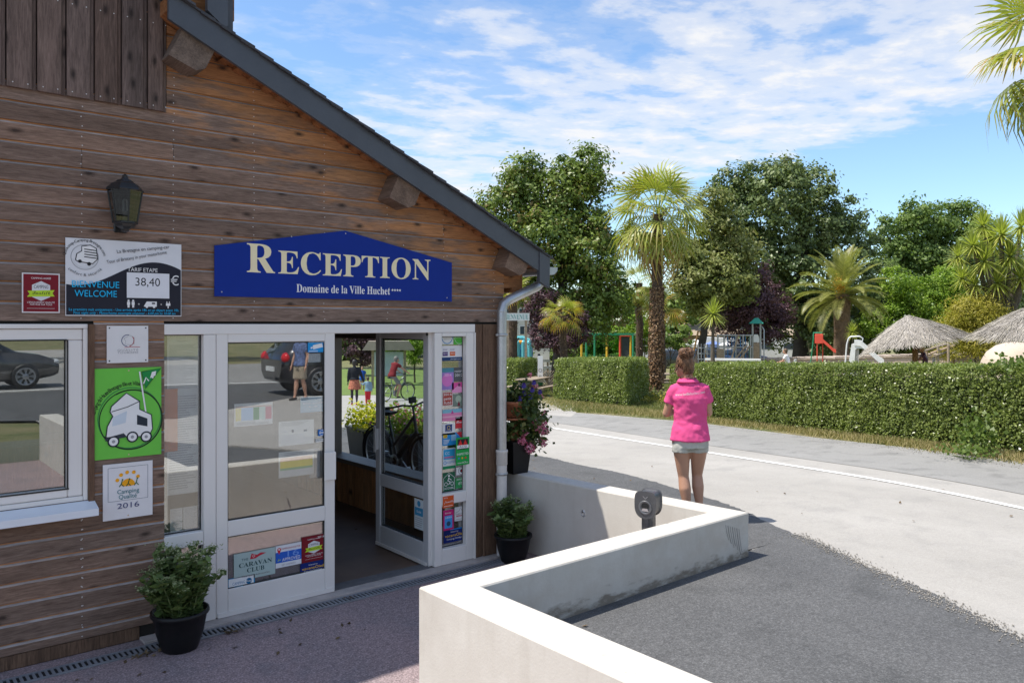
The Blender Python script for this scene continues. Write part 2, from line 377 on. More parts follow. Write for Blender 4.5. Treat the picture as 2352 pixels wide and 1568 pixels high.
vs = [(-30, -9, 0), (2.62, -9, 0), (2.62, -2.3, 0), (5.3, -2.3, 0), (5.3, -.0, 0), (-30, 0, 0)]
me = bpy.data.meshes.new('entry_floor'); me.from_pydata(vs, [], [(0, 1, 2, 3, 4, 5)])
me.materials.append(tarmac('entry_tarmac', (.265, .215, .222), (.335, .250, .252), 1.6, .48, (.215, .190, .205), .6, 75))
link('entry_floor', me, kind='structure')
# road: pale worn tarmac, darker band along the verge, patch of fresh dark tarmac in front of the low wall
M_road = tarmac('road_tarmac', (.325, .308, .282), (.395, .376, .348), 1.0, .12, (.305, .292, .272), .15, 120, crack=.10)
M_band = tarmac('band_tarmac', (.245, .24, .228), (.29, .283, .27), 1.2, .16, (.17, .167, .16), .2, 120)
M_fore = tarmac('forecourt_tarmac', (.088, .089, .091), (.122, .122, .123), 1.6, .38, (.074, .075, .076), .8, 90)
sheet('road', ([(1.5, -60), (2.9, -9), (4.4, -4), (5.56, -2.7), (6.2, -1.2), (5.9, 2), (7.4, 6), (8.4, 9.5), (10.5, 14), (13, 20), (17, 30), (24, 46)],
               [(14.6, -60), (13.4, -12), (12.0, -3.1), (13.2, 1.2), (14.6, 4.9), (15.2, 8.0), (15.6, 10.7), (17, 14.5), (20.5, 21), (27, 32), (34, 47)]), .008, M_road)
sheet('road_band', ([(11.2, -12), (9.75, -3.2), (11.25, 2.2), (12.6, 6.6), (13.7, 10.4)], [(13.3, -12), (11.95, -3.1), (13.15, 1.2), (14.55, 4.9), (15.5, 10.7)]), .0125, M_band)
sheet('side_path', ([(14.6, 10.6), (16.2, 12.2), (18, 14.0), (21, 17)], [(14.3, 8.6), (15.3, 9.4), (16.5, 10.7), (19.5, 14)]), .014, M_road)
M_line = pm('road_paint', (.80, .80, .78), .7, .10, 5, .2, fine=.12)
la = [gnd(2700, 1233), gnd(2352, 1170), gnd(1530, 1025), gnd(1245, 980), gnd(1180, 971)]
ln = [Vector((p.x, p.y, 0)) for p in la]; ln[0] += (ln[0] - ln[1]) * 3; ln[-1] += (ln[-1] - ln[-2]) * 4
sheet('road_line', ([(p.x - .05, p.y) for p in ln], [(p.x + .05, p.y) for p in ln]), .0150, M_line)
fo = [gnd(1722, 1222), gnd(1790, 1226), gnd(1850, 1240), gnd(1925, 1268), gnd(2000, 1300), gnd(2110, 1350), gnd(2200, 1392), gnd(2352, 1432)]
sheet('forecourt', ([(2.6, -2.37), (2.6, -3.2), (2.6, -5), (2.6, -9)], [(6.41, -2.33), (6.34, -2.46), (5.98, -3.2), (5.56, -3.98), (5.05, -4.9), (3.6, -7.4), (3.0, -9)]), .014, M_fore, rag=.022)
sheet('side_apron', ([(4.99, 12), (4.99, 4), (4.99, .62), (5.352, .52), (5.43, -1), (5.50, -2.3)], [(9.6, 11.5), (8.5, 3.0), (7.75, .3), (6.9, -1.5), (6.40, -2.36)]), .0125, M_fore, rag=.02)
# ground behind the photographer: the camp road and lay-by that the panes mirror
sheet('rear_road', ([(-30, -13), (-5, -13), (2, -12), (5, -10)], [(-30, -19), (-5, -19.5), (6, -19), (14, -17)]), .010, M_fore)
sheet('rear_lay_by', ([(-30, -20), (-5, -20), (6, -19.6), (14, -17.4)], [(-30, -32), (-5, -32), (8, -32), (18, -30)]), .010, M_band)
sheet('rear_line', ([(-30, -19.2), (-5, -19.7), (6, -19.2), (14, -17.2)], [(-30, -19.4), (-5, -19.9), (6, -19.4), (14, -17.4)]), .022, M_line)

# ------------------------------------------------------------------ reception building
B = empty('reception_building', (1.0, 0, 0), 0, 'timber clad reception building with dark slate roof and white framed glass entrance', 'building')
def BP(name, mb, m, **k):                   # a part of the building (children keep world coordinates)
    o = mb.obj(name, m, B, **k); o.location = (-1.0, 0, 0); return o
SL = -.462
def zroof(x): return 2.845 + SL * (x - 5.217)          # underside of the roof
def xroof(z): return 5.217 + (z - 2.845) / SL
ROOF = (5.217, 2.845, SL)
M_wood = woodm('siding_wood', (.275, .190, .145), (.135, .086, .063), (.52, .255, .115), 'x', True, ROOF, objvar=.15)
M_woodv = woodm('gable_wood', (.19, .132, .108), (.09, .060, .048), None, 'z', True)
M_beam = woodm('beam_wood', (.22, .155, .115), (.11, .075, .055), None, 'y', False)
M_corner = woodm('corner_wood', (.175, .105, .065), (.085, .048, .03), None, 'z', False)
M_warm = woodm('soffit_wood', (.38, .175, .07), (.20, .085, .035), None, 'x', True)
M_panel = woodm('wainscot_wood', (.50, .25, .11), (.28, .13, .055), None, 'z', True)
M_dark = pm('dark_void', (.02, .018, .016), .9)
M_alu = pm('white_enamel', (.74, .71, .68), .32, .03, 3, 0, spec=.5)
M_alug = pm('grey_enamel', (.52, .52, .53), .35, .04, 3)
M_gask = pm('black_gasket', (.012, .012, .013), .5)
M_glass = glassm('entrance_glass', .25, (.95, .96, .96), dust=.025)
M_glassw = glassm('window_glass', .26, (.7, .74, .74), dust=.03)
M_clear = glassm('clear_glass', .05, (.92, .95, .95))
M_edge = woodm('sky_glint_edge', (.46, .42, .40), (.26, .22, .20), None, 'x', False); M_groove = woodm('fresh_groove', (.56, .27, .11), (.34, .15, .06), None, 'x', False)  # M_edge: sky reflection on the chamfers painted in as a paler colour
PITCH = .1305; Z0 = 2.25 - 17 * PITCH
HOLE_W = (-3.0, 1.325, 1.02, 2.243)          # window opening x0, x1, z0, z1
HOLE_D = (1.787, 4.617, -.1, 2.243)
XR = 4.975
def board(x0, x1, z0, z1):
    prof = [(-.024, z0 + .014), (-.024, z1 - .009), (-.011, z1 + .004), (-.011, z1 + .013), (-.004, z1 + .013), (-.004, z0 + .014)]
    mb = MB(); vs = []
    for e in (0, 1):
        for (y, z) in prof: vs.append((x0 if e == 0 else min(x1, xroof(z) - .01), y, z))
    n = len(prof)
    if vs[n][0] - vs[0][0] < .03: return
    mb.add(vs, [list(range(n)), list(range(2 * n - 1, n - 1, -1))] + [(i, n + i, n + (i + 1) % n, (i + 1) % n) for i in range(n)])
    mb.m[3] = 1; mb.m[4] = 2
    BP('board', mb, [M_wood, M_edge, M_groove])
rs = random.Random(3); k = 0; nails = []
PANX, PANZ = 1.80, 3.775
zrow = Z0
while zrow < 4.4:
    z0, z1 = max(zrow, .10 - .013), zrow + PITCH; zm = (z0 + z1) / 2
    segs = [(-3.2, XR)]
    for (a, b, c, d) in (HOLE_W, HOLE_D):
        if zm > c and zm < d: segs = [s for (p, q_) in segs for s in ((p, min(q_, a)), (max(p, b), q_)) if s[1] - s[0] > .05]
    if zm > PANZ: segs = [(PANX + .002, XR)]
    if zm < 2.243: segs = [(p, min(q_, 4.5)) for p, q_ in segs]
    for (p, q_) in segs:
        q_ = min(q_, xroof(z0) - .0)
        if q_ - p > 2.4:
            c = rs.choice([.05, .65, 1.25, 1.85, 2.45, 3.05, 3.65, 4.25])
            if p + .4 < c < q_ - .4: board(p, c - .0015, z0, z1); p = c + .0015
        board(p, q_, z0, z1)
        for sx in np.arange(.05, 5, .6):
            if p0 < sx < q_ - .03 if (p0 := segs[0][0]) is not None else 0:
                for dz in (.035, .095): nails.append((sx + rs.uniform(-.006, .006), z0 + dz + rs.uniform(-.004, .004)))
    zrow += PITCH
vs = []; fs = []
for (x, z) in nails:
    if any(a < x < b and c < z < d for a, b, c, d in (HOLE_W, HOLE_D)) or (z > PANZ and x < PANX) or z > zroof(x) - .05: continue
    b0 = len(vs); r = .0042
    vs += [(x + r * math.cos(a), -.0255, z + r * math.sin(a)) for a in np.arange(6) * math.pi / 3]; fs.append(list(range(b0, b0 + 6)))
# vertical boarding of the upper gable
x = -1.6
while x < PANX - .01:
    w = min(.172, PANX - x); mb = MB(); zt = min(6.2, 12)
    pr = [(x + .003, -.052), (x + w - .032, -.052), (x + w - .020, -.034), (x + w - .004, -.034), (x + w - .004, -.026), (x + .003, -.026)]
    n = len(pr); mb.prism(pr, 'z', PANZ, 5.9 if x < 1.2 else 5.2)
    BP('board', mb, M_woodv)
    for zz_ in (PANZ + .03, PANZ + .62, PANZ + 1.2):
        for dx in (.035, .12):
            r = .0042; b0 = len(vs); vs += [(x + dx + r * math.cos(a), -.0535, zz_ + r * math.sin(a)) for a in np.arange(6) * math.pi / 3]; fs.append(list(range(b0, b0 + 6)))
    x += .172
mb = MB(); mb.add(vs, fs); BP('nail_head', mb, pm('nail_steel', (.62, .60, .58), .5, 0, 1), kind='stuff')
# solid wall behind the boards, openings left free
mb = MB()
def wallpiece(x0, x1, z0, z1, y0=0.0, y1=.16): mb.box(x0, y0, z0, x1, y1, z1)
wallpiece(-3.2, HOLE_W[1], 0, HOLE_W[2]); wallpiece(HOLE_W[1], HOLE_D[0], 0, 2.243); wallpiece(HOLE_D[1], XR, 0, 2.243)
mb.prism([(-3.2, 2.243), (XR, 2.243), (XR, zroof(XR)), (1.7, zroof(1.7)), (1.7, 5.9), (-3.2, 5.9)], 'y', 0, .16)
BP('front_wall', mb, M_dark)
# side wall with its long window, back wall, inner lining
SWX = 4.80; WY0, WY1, WZ0, WZ1 = .75, 3.35, .56, 2.13
mb = MB()
mb.box(SWX, .16, 0, XR, WY0, 2.7); mb.box(SWX, WY1, 0, XR, 9, 2.7); mb.box(SWX, WY0, 0, XR, WY1, WZ0); mb.box(SWX, WY0, WZ1, XR, WY1, 2.7)
BP('side_wall', mb, pm('brown_lining', (.10, .062, .04), .8))
mb = MB(); mb.box(-3.2, 8.8, 0, XR, 9, 5.0); mb.box(-3.2, .16, 0, -3.0, 8.8, 5); BP('back_wall', mb, pm('inner_wall', (.30, .26, .21), .8))
mb = MB(); mb.box(-3.0, .16, 2.42, SWX, 8.8, 2.5); BP('ceiling', mb, pm('inner_ceiling', (.42, .40, .37), .8))
mb = MB(); mb.box(-3.0, -.01, -.05, SWX, 8.8, .006); BP('inner_floor', mb, pm('brown_floor', (.13, .085, .06), .65, .2, 3))
for i in range(42):
    y = .2 + i * .095
    mb = MB(); mb.box(SWX - .014, y, .02, SWX - .002, y + .09, WZ0 - .03); BP('plank', mb, M_panel)
mb = MB(); mb.box(SWX - .06, WY0 - .05, WZ0 - .03, XR + .03, WY1 + .05, WZ0 + .02); mb.box(SWX - .02, WY0, WZ0 + .02, XR, WY0 + .06, WZ1); mb.box(SWX - .02, WY1 - .06, WZ0 + .02, XR, WY1, WZ1); mb.box(SWX - .02, WY0, WZ1 - .06, XR, WY1, WZ1 + .02)
sw = BP('side_window', mb, pm('brown_frame', (.16, .125, .10), .5))
mb = MB(); mb.add([(4.88, WY0 + .06, WZ0 + .02), (4.88, WY1 - .06, WZ0 + .02), (4.88, WY1 - .06, WZ1 - .06), (4.88, WY0 + .06, WZ1 - .06)], [(0, 1, 2, 3)]); p = mb.obj('pane', M_clear, sw)
# roof: rafters' soffit, slate courses, bargeboard, purlins
zr2 = lambda x: zroof(x)
mb = MB(); yb = -.225
mb.prism([(1.75, zroof(1.75)), (5.30, zroof(5.30)), (5.30, zroof(5.30) + .10), (1.75, zroof(1.75) + .10)], 'y', yb, 9.3); BP('roof_deck', mb, M_warm)
nc = 26
for i in range(nc):
    x1 = 5.40 - i * .145; x0 = x1 - .25
    if x0 < 1.7: x0 = 1.7
    z1_, z0_ = zroof(x1) + .130, zroof(x0) + .118
    mb = MB(); j = rs.uniform(-.012, .012)
    mb.prism([(x0, z0_ - .006), (x1, z1_ - .004), (x1, z1_ + .014), (x0, z0_ + .004)], 'y', -.29 + j, 9.3); BP('slate_course', mb, pm('slate', (.052, .052, .058), .6, .35, 14, .4, objvar=.25))
mb = MB(); th = .205
def barge(x0, x1, y0, y1, lo, hi): mb.prism([(x0, zroof(x0) + lo), (x1, zroof(x1) + lo), (x1, zroof(x1) + hi), (x0, zroof(x0) + hi)], 'y', y0, y1)
M_barge = pm('slate_paint', (.068, .075, .088), .42, .10, 4, fine=.05)
barge(1.745, 5.36, -.262, -.232, -.075, .128)
BP('bargeboard', mb, M_barge)
mb = MB(); mb.prism([(5.225, 2.66), (5.355, 2.60), (5.362, 2.895), (5.225, 2.955)], 'y', -.272, -.230); BP('bargeboard_foot', mb, M_barge)
mb = MB()
for i in range(30):
    x = 1.95 + i * .11
    mb.prism([(x, zroof(x) - .028), (x + .055, zroof(x + .055) - .028), (x + .055, zroof(x + .055) - .001), (x, zroof(x) - .001)], 'y', -.228, -.03)
BP('soffit_batten', mb, M_warm, kind='stuff')
nx_ = Vector((1, 0, SL)).normalized(); nz_ = Vector((-nx_.z, 0, nx_.x))
for (xc, dr) in ((1.99, .14), (3.78, .135), (5.03, .11)):
    c = Vector((xc, 0, zroof(xc))) - nz_ * dr; mb = MB(); hw = .125
    pts = [c - nx_ * hw + nz_ * dr, c + nx_ * hw + nz_ * dr, c + nx_ * hw - nz_ * (dr - .07), c + nx_ * (hw - .05) - nz_ * (dr - .015), c - nx_ * hw - nz_ * (dr)]
    mb.prism([(q_.x, q_.z) for q_ in pts], 'y', -.222, .05)
    BP('purlin', mb, M_beam)
for o_x in ():
    pass
mb = MB(); mb.box(-3.2, -.020, .004, 1.62, .0, .095, bev=.003); BP('base_board', mb, M_corner)
# boxed eave end beyond the corner, gutter and downpipe
mb = MB(); mb.box(XR + .002, -.016, 2.60, 5.222, .2, 2.80); BP('eave_box', mb, M_warm)
mb = MB(); mb.box(5.08, -.03, 2.56, 5.225, 9.3, 2.605); BP('soffit', mb, M_warm)
M_zinc = pm('zinc', (.46, .47, .48), .38, .16, 5, .05, metal=.75, fine=.1)
mb = MB(); n = 10; vs = []; fs = []
for yy in (-.20, 9.3):
    for i in range(n + 1):
        a = math.pi + math.pi * i / n; vs.append((5.455 + .078 * math.cos(a), yy, 2.815 + .078 * math.sin(a)))
    for i in range(n + 1):
        a = 2 * math.pi - math.pi * i / n; vs.append((5.455 + .073 * math.cos(a), yy, 2.815 + .073 * math.sin(a)))
m_ = 2 * n + 2
for i in range(m_): fs.append((i, (i + 1) % m_, m_ + (i + 1) % m_, m_ + i))
mb.add(vs, fs, 0, True); mb.add([vs[i] for i in range(n + 1)], [list(range(n + 1))]); BP('gutter', mb, M_zinc)
PX, PY = 4.88, -.105
mb = MB(); mb.tube([(5.40, PY, 2.76), (5.40, PY, 2.70), (5.385, PY, 2.655), (5.34, PY, 2.62), (5.10, PY, 2.53), (4.96, PY, 2.475), (4.90, PY, 2.43), (PX, PY, 2.36), (PX, PY, 2.28), (PX, PY, 1.02)], .047, 14)
for z_ in (2.365,): mb.lathe([(.049, -.006), (.051, 0), (.049, .006)], 14, (PX, PY, z_))
dp = BP('downpipe', mb, M_zinc)
mb = MB(); mb.tube([(PX, PY, 1.03), (PX, PY, .0)], .050, 14)
mb.lathe([(.050, .885), (.056, .89), (.056, 1.005), (.060, 1.01), (.060, 1.03), (.048, 1.032)], 14, (PX, PY, 0))
pv = mb.obj('drain_pipe', pm('pvc_pipe', (.60, .57, .54), .5, .1, 9, fine=.08), dp)
for z_ in (.80, 2.14):
    mb = MB(); mb.lathe([(.053, -.011), (.0555, -.011), (.0555, .011), (.053, .011)], 14, (PX, PY, z_)); mb.box(PX - .07, PY - .008, z_ - .011, PX - .05, PY + .008, z_ + .011); mb.box(PX + .05, PY - .008, z_ - .011, PX + .07, PY + .008, z_ + .011); mb.box(PX - .01, PY + .05, z_ - .008, PX + .01, -.044, z_ + .008)
    mb.obj('pipe_clip', M_zinc, dp)
# corner boards
mb = MB(); mb.box(4.62, -.034, .02, 4.70, .0, 2.243, bev=.004); BP('corner_board', mb, M_corner)
mb = MB(); mb.box(4.703, -.046, .02, 4.90, .0, 2.243, bev=.006); BP('corner_board', mb, M_corner)
mb = MB(); mb.box(4.903, -.030, .02, XR, .1, 2.243, bev=.004); BP('corner_board', mb, M_corner)
# step-up roof over the gable, top left
mb = MB(); mb.box(1.805, -.020, zroof(1.805) + .14, 2.30, .1, 5.3); BP('gable_cheek', mb, M_warm)
a = onY(475, 0, -.27); b_ = onY(522, 68, -.27)
mb = MB(); mb.prism([(a.x, zroof(a.x) + .165), (b_.x - .03, zroof(b_.x) + .14), (b_.x, zroof(b_.x) + .15), (b_.x, 5.1), (a.x, 5.25)], 'y', -.285, -.235); BP('bargeboard_foot', mb, M_barge)
mb = MB(); mb.box(b_.x + .004, -.25, zroof(b_.x) + .13, b_.x + .05, 4, 5.0); BP('upper_fascia', mb, pm('lead_grey', (.06, .062, .07), .5, .2))
mb = MB(); mb.prism([(b_.x - .3, 4.99), (b_.x + .13, 4.72), (b_.x + .14, 4.76), (b_.x - .3, 5.04)], 'y', -.30, 4); BP('upper_eave', mb, pm('slate', (.05, .05, .055)))

# ------------------------------------------------------------------ entrance: frame, two leaves, sidelights
GY = .035
def XZ(u, v, y=-.0): p = onY(u, v, y); return p.x, p.z
mb = MB()
mb.box(1.787, -.03, 2.165, 4.617, .06, 2.243, bev=.004)                      # head
mb.box(2.067, -.03, .02, 2.158, .06, 2.163, bev=.004)                         # mullion
mb.box(4.150, -.03, .02, 4.232, .06, 2.163, bev=.004); mb.box(4.512, -.03, .02, 4.600, .06, 2.163, bev=.004); mb.box(4.601, -.038, .0, 4.617, .06, 2.163)
mb.box(1.787, -.03, .02, 2.065, .06, .13, bev=.004); mb.box(1.787, -.03, .60, 2.065, .06, .70, bev=.004)
mb.box(4.234, -.03, .02, 4.510, .06, .165, bev=.004); mb.box(4.234, -.03, .575, 4.510, .06, .675, bev=.004); mb.box(4.234, -.03, 2.13, 4.510, .06, 2.163)
ef = BP('entrance_frame', mb, M_alu)
for (x0, x1, z0, z1) in ((1.79, 2.067, .70, 2.165), (1.79, 2.067, .13, .60), (4.232, 4.512, .675, 2.13), (4.232, 4.512, .165, .575)):
    mb = MB(); mb.box(x0, GY, z0, x1, GY + .006, z1); mb.obj('pane', M_glass, ef, loc=(0, 0, 0))
    mb = MB()
    for (a0, c0, a1, c1) in ((x0, z0, x0 + .008, z1), (x1 - .008, z0, x1, z1), (x0 + .008, z0, x1 - .008, z0 + .008), (x0 + .008, z1 - .008, x1 - .008, z1)): mb.box(a0, GY - .004, c0, a1, GY - .001, c1)
    mb.obj('gasket', M_gask, ef)
LW, LH = .985, 2.175
def leaf(handle_side):
    """door leaf in its own frame: hinge line at x=0, runs to x=LW, outer face at y=-.03"""
    r = bpy.data.objects.new('door', None); COL.objects.link(r); r.parent = B
    mb = MB(); f = .088
    mb.box(0, -.03, .0, f, .03, LH, bev=.005); mb.box(LW - f, -.03, .0, LW, .03, LH, bev=.005)
    mb.box(f + .001, -.028, .0, LW - f - .001, .028, .20, bev=.004); mb.box(f + .001, -.028, .60, LW - f - .001, .028, .72, bev=.004); mb.box(f + .001, -.028, LH - .095, LW - f - .001, .028, LH, bev=.004)
    link('door_frame', mb.mesh('door_frame', M_alu if handle_side > 0 else M_alug), r)
    for (z0, z1) in ((.20, .60), (.72, LH - .095)):
        mb = MB(); mb.box(f, -.004, z0, LW - f, .004, z1); link('pane', mb.mesh('pane', M_glass if handle_side > 0 else M_glassi), r)
        mb = MB(); x0, x1 = f, LW - f
        for (a0, c0, a1, c1) in ((x0, z0, x0 + .009, z1), (x1 - .009, z0, x1, z1), (x0 + .009, z0, x1 - .009, z0 + .009), (x0 + .009, z1 - .009, x1 - .009, z1)):
            mb.box(a0, -.012, c0, a1, -.006, c1); mb.box(a0, .006, c0, a1, .012, c1)
        link('gasket', mb.mesh('gasket', M_gask), r)
    return r
M_glassi = glassm('inner_glass', .05, (.92, .95, .95))
d1 = leaf(1); d1.location = (2.162 - 1.0, .004, .022)
mb = MB(); mb.box(LW - .115, -.075, .935, LW - .012, -.062, 1.165, bev=.004); mb.box(LW - .075, -.063, .96, LW - .045, -.031, 1.14); link('handle', mb.mesh('handle', M_alu), d1)
mb = MB(); mb.box(LW - .19, .040, .95, LW - .10, .052, 1.19, bev=.004); mb.box(LW - .15, .03, .98, LW - .13, .042, 1.16); link('handle', mb.mesh('handle', M_alug), d1)
mb = MB(); mb.box(.01, -.04, .0, LW - .01, -.031, .035); link('weather_bar', mb.mesh('weather_bar', M_alu), d1)
d2 = leaf(-1); d2.location = (4.148 - 1.0, .03, .022); d2.rotation_euler = (0, 0, R_(88.5))
mb = MB(); mb.box(LW - .075, .062, .935, LW - .035, .075, 1.20, bev=.004); mb.box(LW - .062, .031, .96, LW - .048, .063, 1.17); link('handle', mb.mesh('handle', M_alug), d2)
mb = MB(); mb.box(-.006, -.030, .0, -.001, .030, LH); link('hinge_edge', mb.mesh('hinge_edge', M_alu), d2)
mb = MB(); mb.box(.02, .031, .0, LW - .02, .043, .03); link('weather_bar', mb.mesh('weather_bar', M_alu), d2)
mb = MB(); mb.box(.0, -.034, LH - .06, .03, .034, LH + .004); link('hinge', mb.mesh('hinge', M_gask), d2)
# threshold and drain
mb = MB(); mb.box(1.62, -.135, .001, 4.95, -.012, .018, bev=.003); mb.box(1.62, -.15, .0005, 4.95, -.137, .010); BP('threshold', mb, pm('threshold_stone', (.40, .36, .34), .8, .2, 8, .3, fine=.15))
mb = MB(); mb.box(3.16, -.011, .007, 4.14, .14, .020); BP('door_mat', mb, pm('mat_grey', (.12, .12, .125), .9, .2, 20, .4))
DR = empty('drain_channel', (3.2, -.235, 0), 0, 'long slotted grey drain grate set into the floor along the entrance threshold', 'drain')
mb = MB(); mb.box(-2.6, -.062, .0012, 1.75, .062, .0042); mb.obj('channel', pm('drain_dark', (.012, .012, .013), .8), DR)
mb = MB(); mb.box(-2.6, -.066, .002, 1.75, -.050, .012); mb.box(-2.6, .050, .002, 1.75, .066, .012); M_grate = pm('grate_steel', (.20, .21, .23), .5, .2, 9); mb.obj('rail', M_grate, DR)
for i in range(124):
    if i == 0: mb = MB(); mb.box(-.0085, -.050, .003, .0085, .050, .0105); sl = mb.mesh('slat', M_grate)
    link('slat', sl, DR, loc=(-2.58 + i * .035, 0, 0))

# ------------------------------------------------------------------ front window, left
mb = MB(); wx0, wx1, wz0, wz1 = -2.0, 1.285, 1.045, 2.243
for (x0, z0, x1, z1, y) in ((wx0, wz1 - .03, wx1, wz1, -.035), (wx1 - .028, wz0, wx1, wz1 - .032, -.035), (wx0, wz0, wx1 - .03, wz0 + .03, -.035)): mb.box(x0, y, z0, x1, .07, z1, bev=.003)
wf = BP('front_window', mb, M_alu)
mb = MB()
for (x0, z0, x1, z1) in ((wx0, 2.135, 1.255, 2.211), (1.165, 1.077, 1.255, 2.133), (wx0, 1.077, 1.163, 1.135), (-.62, 1.137, -.52, 2.133)): mb.box(x0, -.022, z0, x1, .06, z1, bev=.006)
mb.obj('frame', M_alu, wf)
mb = MB(); mb.box(wx0, .02, 1.13, 1.167, .026, 2.14); mb.obj('pane', M_glassw, wf)
mb = MB(); mb.box(wx0, -.0255, 1.128, 1.172, -.0225, 1.139); mb.box(1.159, -.0255, 1.139, 1.168, -.0225, 2.137); mb.box(wx0, -.0255, 2.131, 1.159, -.0225, 2.141); mb.obj('gasket', M_gask, wf)
mb = MB(); mb.prism([(-.16, .955), (-.145, .955), (-.145, .985), (-.03, 1.015), (-.03, 1.04), (-.16, 1.003)], 'x', wx0, 1.325); mb.obj('sill', pm('sill_white', (.72, .75, .80), .3, .03), wf)
mb = MB(); mb.box(1.287, -.048, .96, 1.325, .0, 2.243, bev=.003); BP('window_trim', mb, M_corner)
# interior things dimly seen
CT = empty('reception_counter', (1.5, 3.2, 0), 0, 'brown reception counter inside, behind the glass entrance', 'counter')
mb = MB(); mb.box(-1.2, 0, .01, 1.0, .6, 1.02, bev=.01); mb.obj('body', M_panel, CT)
mb = MB(); mb.box(-1.25, -.05, 1.022, 1.05, .65, 1.06, bev=.008); mb.obj('top', pm('counter_top', (.30, .24, .18), .3), CT)

# ------------------------------------------------------------------ low white wall round the sunk entry
def whitewash():
    m, nt, b = newmat('wall_render'); g = nd(nt, 'ShaderNodeNewGeometry'); P = g.outputs['Position']
    sx = nd(nt, 'ShaderNodeSeparateXYZ'); wire(nt, P, sx.inputs[0]); sn = nd(nt, 'ShaderNodeSeparateXYZ'); wire(nt, g.outputs['Normal'], sn.inputs[0])
    n = noise(nt, P, 3.2, 6, .6); n2 = noise(nt, P, 60, 3, .7); st = noise(nt, mapping(nt, P, (6, 6, .7)), 2.5, 5, .6)
    c = mixc(nt, ramp(nt, n, [(.3, 0), (.7, 1)]), (.535, .50, .445), (.615, .585, .53))
    top = ramp(nt, sn.outputs[2], [(.6, 0), (.9, 1)])
    run = mth(nt, 'MULTIPLY', ramp(nt, st, [(.52, 0), (.74, .28)]), ramp(nt, mth(nt, 'SUBTRACT', sx.outputs[2], .45), [(0, .25), (.25, 1)]))
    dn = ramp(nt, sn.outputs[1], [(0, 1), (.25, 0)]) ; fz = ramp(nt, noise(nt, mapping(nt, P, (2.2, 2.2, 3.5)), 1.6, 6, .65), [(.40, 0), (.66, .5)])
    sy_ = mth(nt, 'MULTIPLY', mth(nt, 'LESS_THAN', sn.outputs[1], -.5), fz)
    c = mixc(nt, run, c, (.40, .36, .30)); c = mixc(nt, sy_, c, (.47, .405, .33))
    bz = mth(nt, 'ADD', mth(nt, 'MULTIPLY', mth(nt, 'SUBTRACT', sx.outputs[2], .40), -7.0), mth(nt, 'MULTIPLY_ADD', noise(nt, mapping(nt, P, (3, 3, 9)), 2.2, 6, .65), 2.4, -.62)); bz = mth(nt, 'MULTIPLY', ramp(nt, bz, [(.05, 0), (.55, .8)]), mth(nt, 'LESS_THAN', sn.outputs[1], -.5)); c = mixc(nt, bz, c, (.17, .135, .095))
    pt = mth(nt, 'MULTIPLY', ramp(nt, n2, [(.60, 0), (.70, .7)]), mth(nt, 'MULTIPLY_ADD', top, .75, .12))
    c = mixc(nt, pt, c, (.34, .30, .24)); wire(nt, c, b.inputs['Base Color']); b.inputs['Roughness'].default_value = .85
    bp = nd(nt, 'ShaderNodeBump'); bp.inputs['Strength'].default_value = .3; bp.inputs['Distance'].default_value = .004
    wire(nt, n2, bp.inputs['Height']); wire(nt, bp.outputs[0], b.inputs['Normal']); return m
LWALL = MB(); zt = .75
def capped(outl, z0=-.05):
    """wall length with a slightly rounded top arris"""
    c = Vector((sum(p[0] for p in outl) / len(outl), sum(p[1] for p in outl) / len(outl))); n = len(outl)
    def ins(d): 
        o = []
        for i in range(n):
            a, b, e = Vector(outl[i - 1]), Vector(outl[i]), Vector(outl[(i + 1) % n])
            d1, d2 = (b - a).normalized(), (e - b).normalized(); n1, n2 = Vector((-d1.y, d1.x)), Vector((-d2.y, d2.x))
            k = (n1 + n2); o.append(b + k / max(.2, (1 + n1.dot(n2))) * d)
        return o
    rings = [(ins(0), z0), (ins(0), zt - .012), (ins(.006), zt - .003), (ins(.014), zt)]
    vs = [(p[0], p[1], z) for r, z in rings for p in r]; fs = [(i * n + k, i * n + (k + 1) % n, (i + 1) * n + (k + 1) % n, (i + 1) * n + k) for i in range(3) for k in range(n)] + [[3 * n + k for k in range(n)]]
    LWALL.add(vs, fs)
capped([(2.50, -9.0), (2.775, -9.0), (2.79, -2.47), (5.515, -2.425), (5.345, .55), (5.125, .55), (5.29, -2.215), (2.515, -2.25)])
lw = LWALL.obj('low_wall', whitewash()); tag(lw, 'low white rendered wall folding round the sunken entry beside the dark tarmac', 'wall')

mb = MB()
for i in range(7):
    x0_, z0_ = 5.20 + i * .030, .70 - i * .010
    P_ = [(x0_ + .045 * t + .05 * t * t, z0_ - .22 * t - .02 * i * t) for t in np.linspace(0, .55 + .06 * (i % 3), 7)]; w_ = .0022 + .0012 * (i % 2); vs = []
    for x_, z_ in P_: y_ = -2.47 + (x_ - 2.79) * (.045 / 2.725) - .0016; vs += [(x_ - w_, y_, z_), (x_ + w_, y_, z_)]
    mb.add(vs, [(2 * k, 2 * k + 1, 2 * k + 3, 2 * k + 2) for k in range(6)])
mb.obj('scuff_mark', pm('scuff_grey', (.20, .19, .18), .9, .3, 30), lw, kind='stuff')
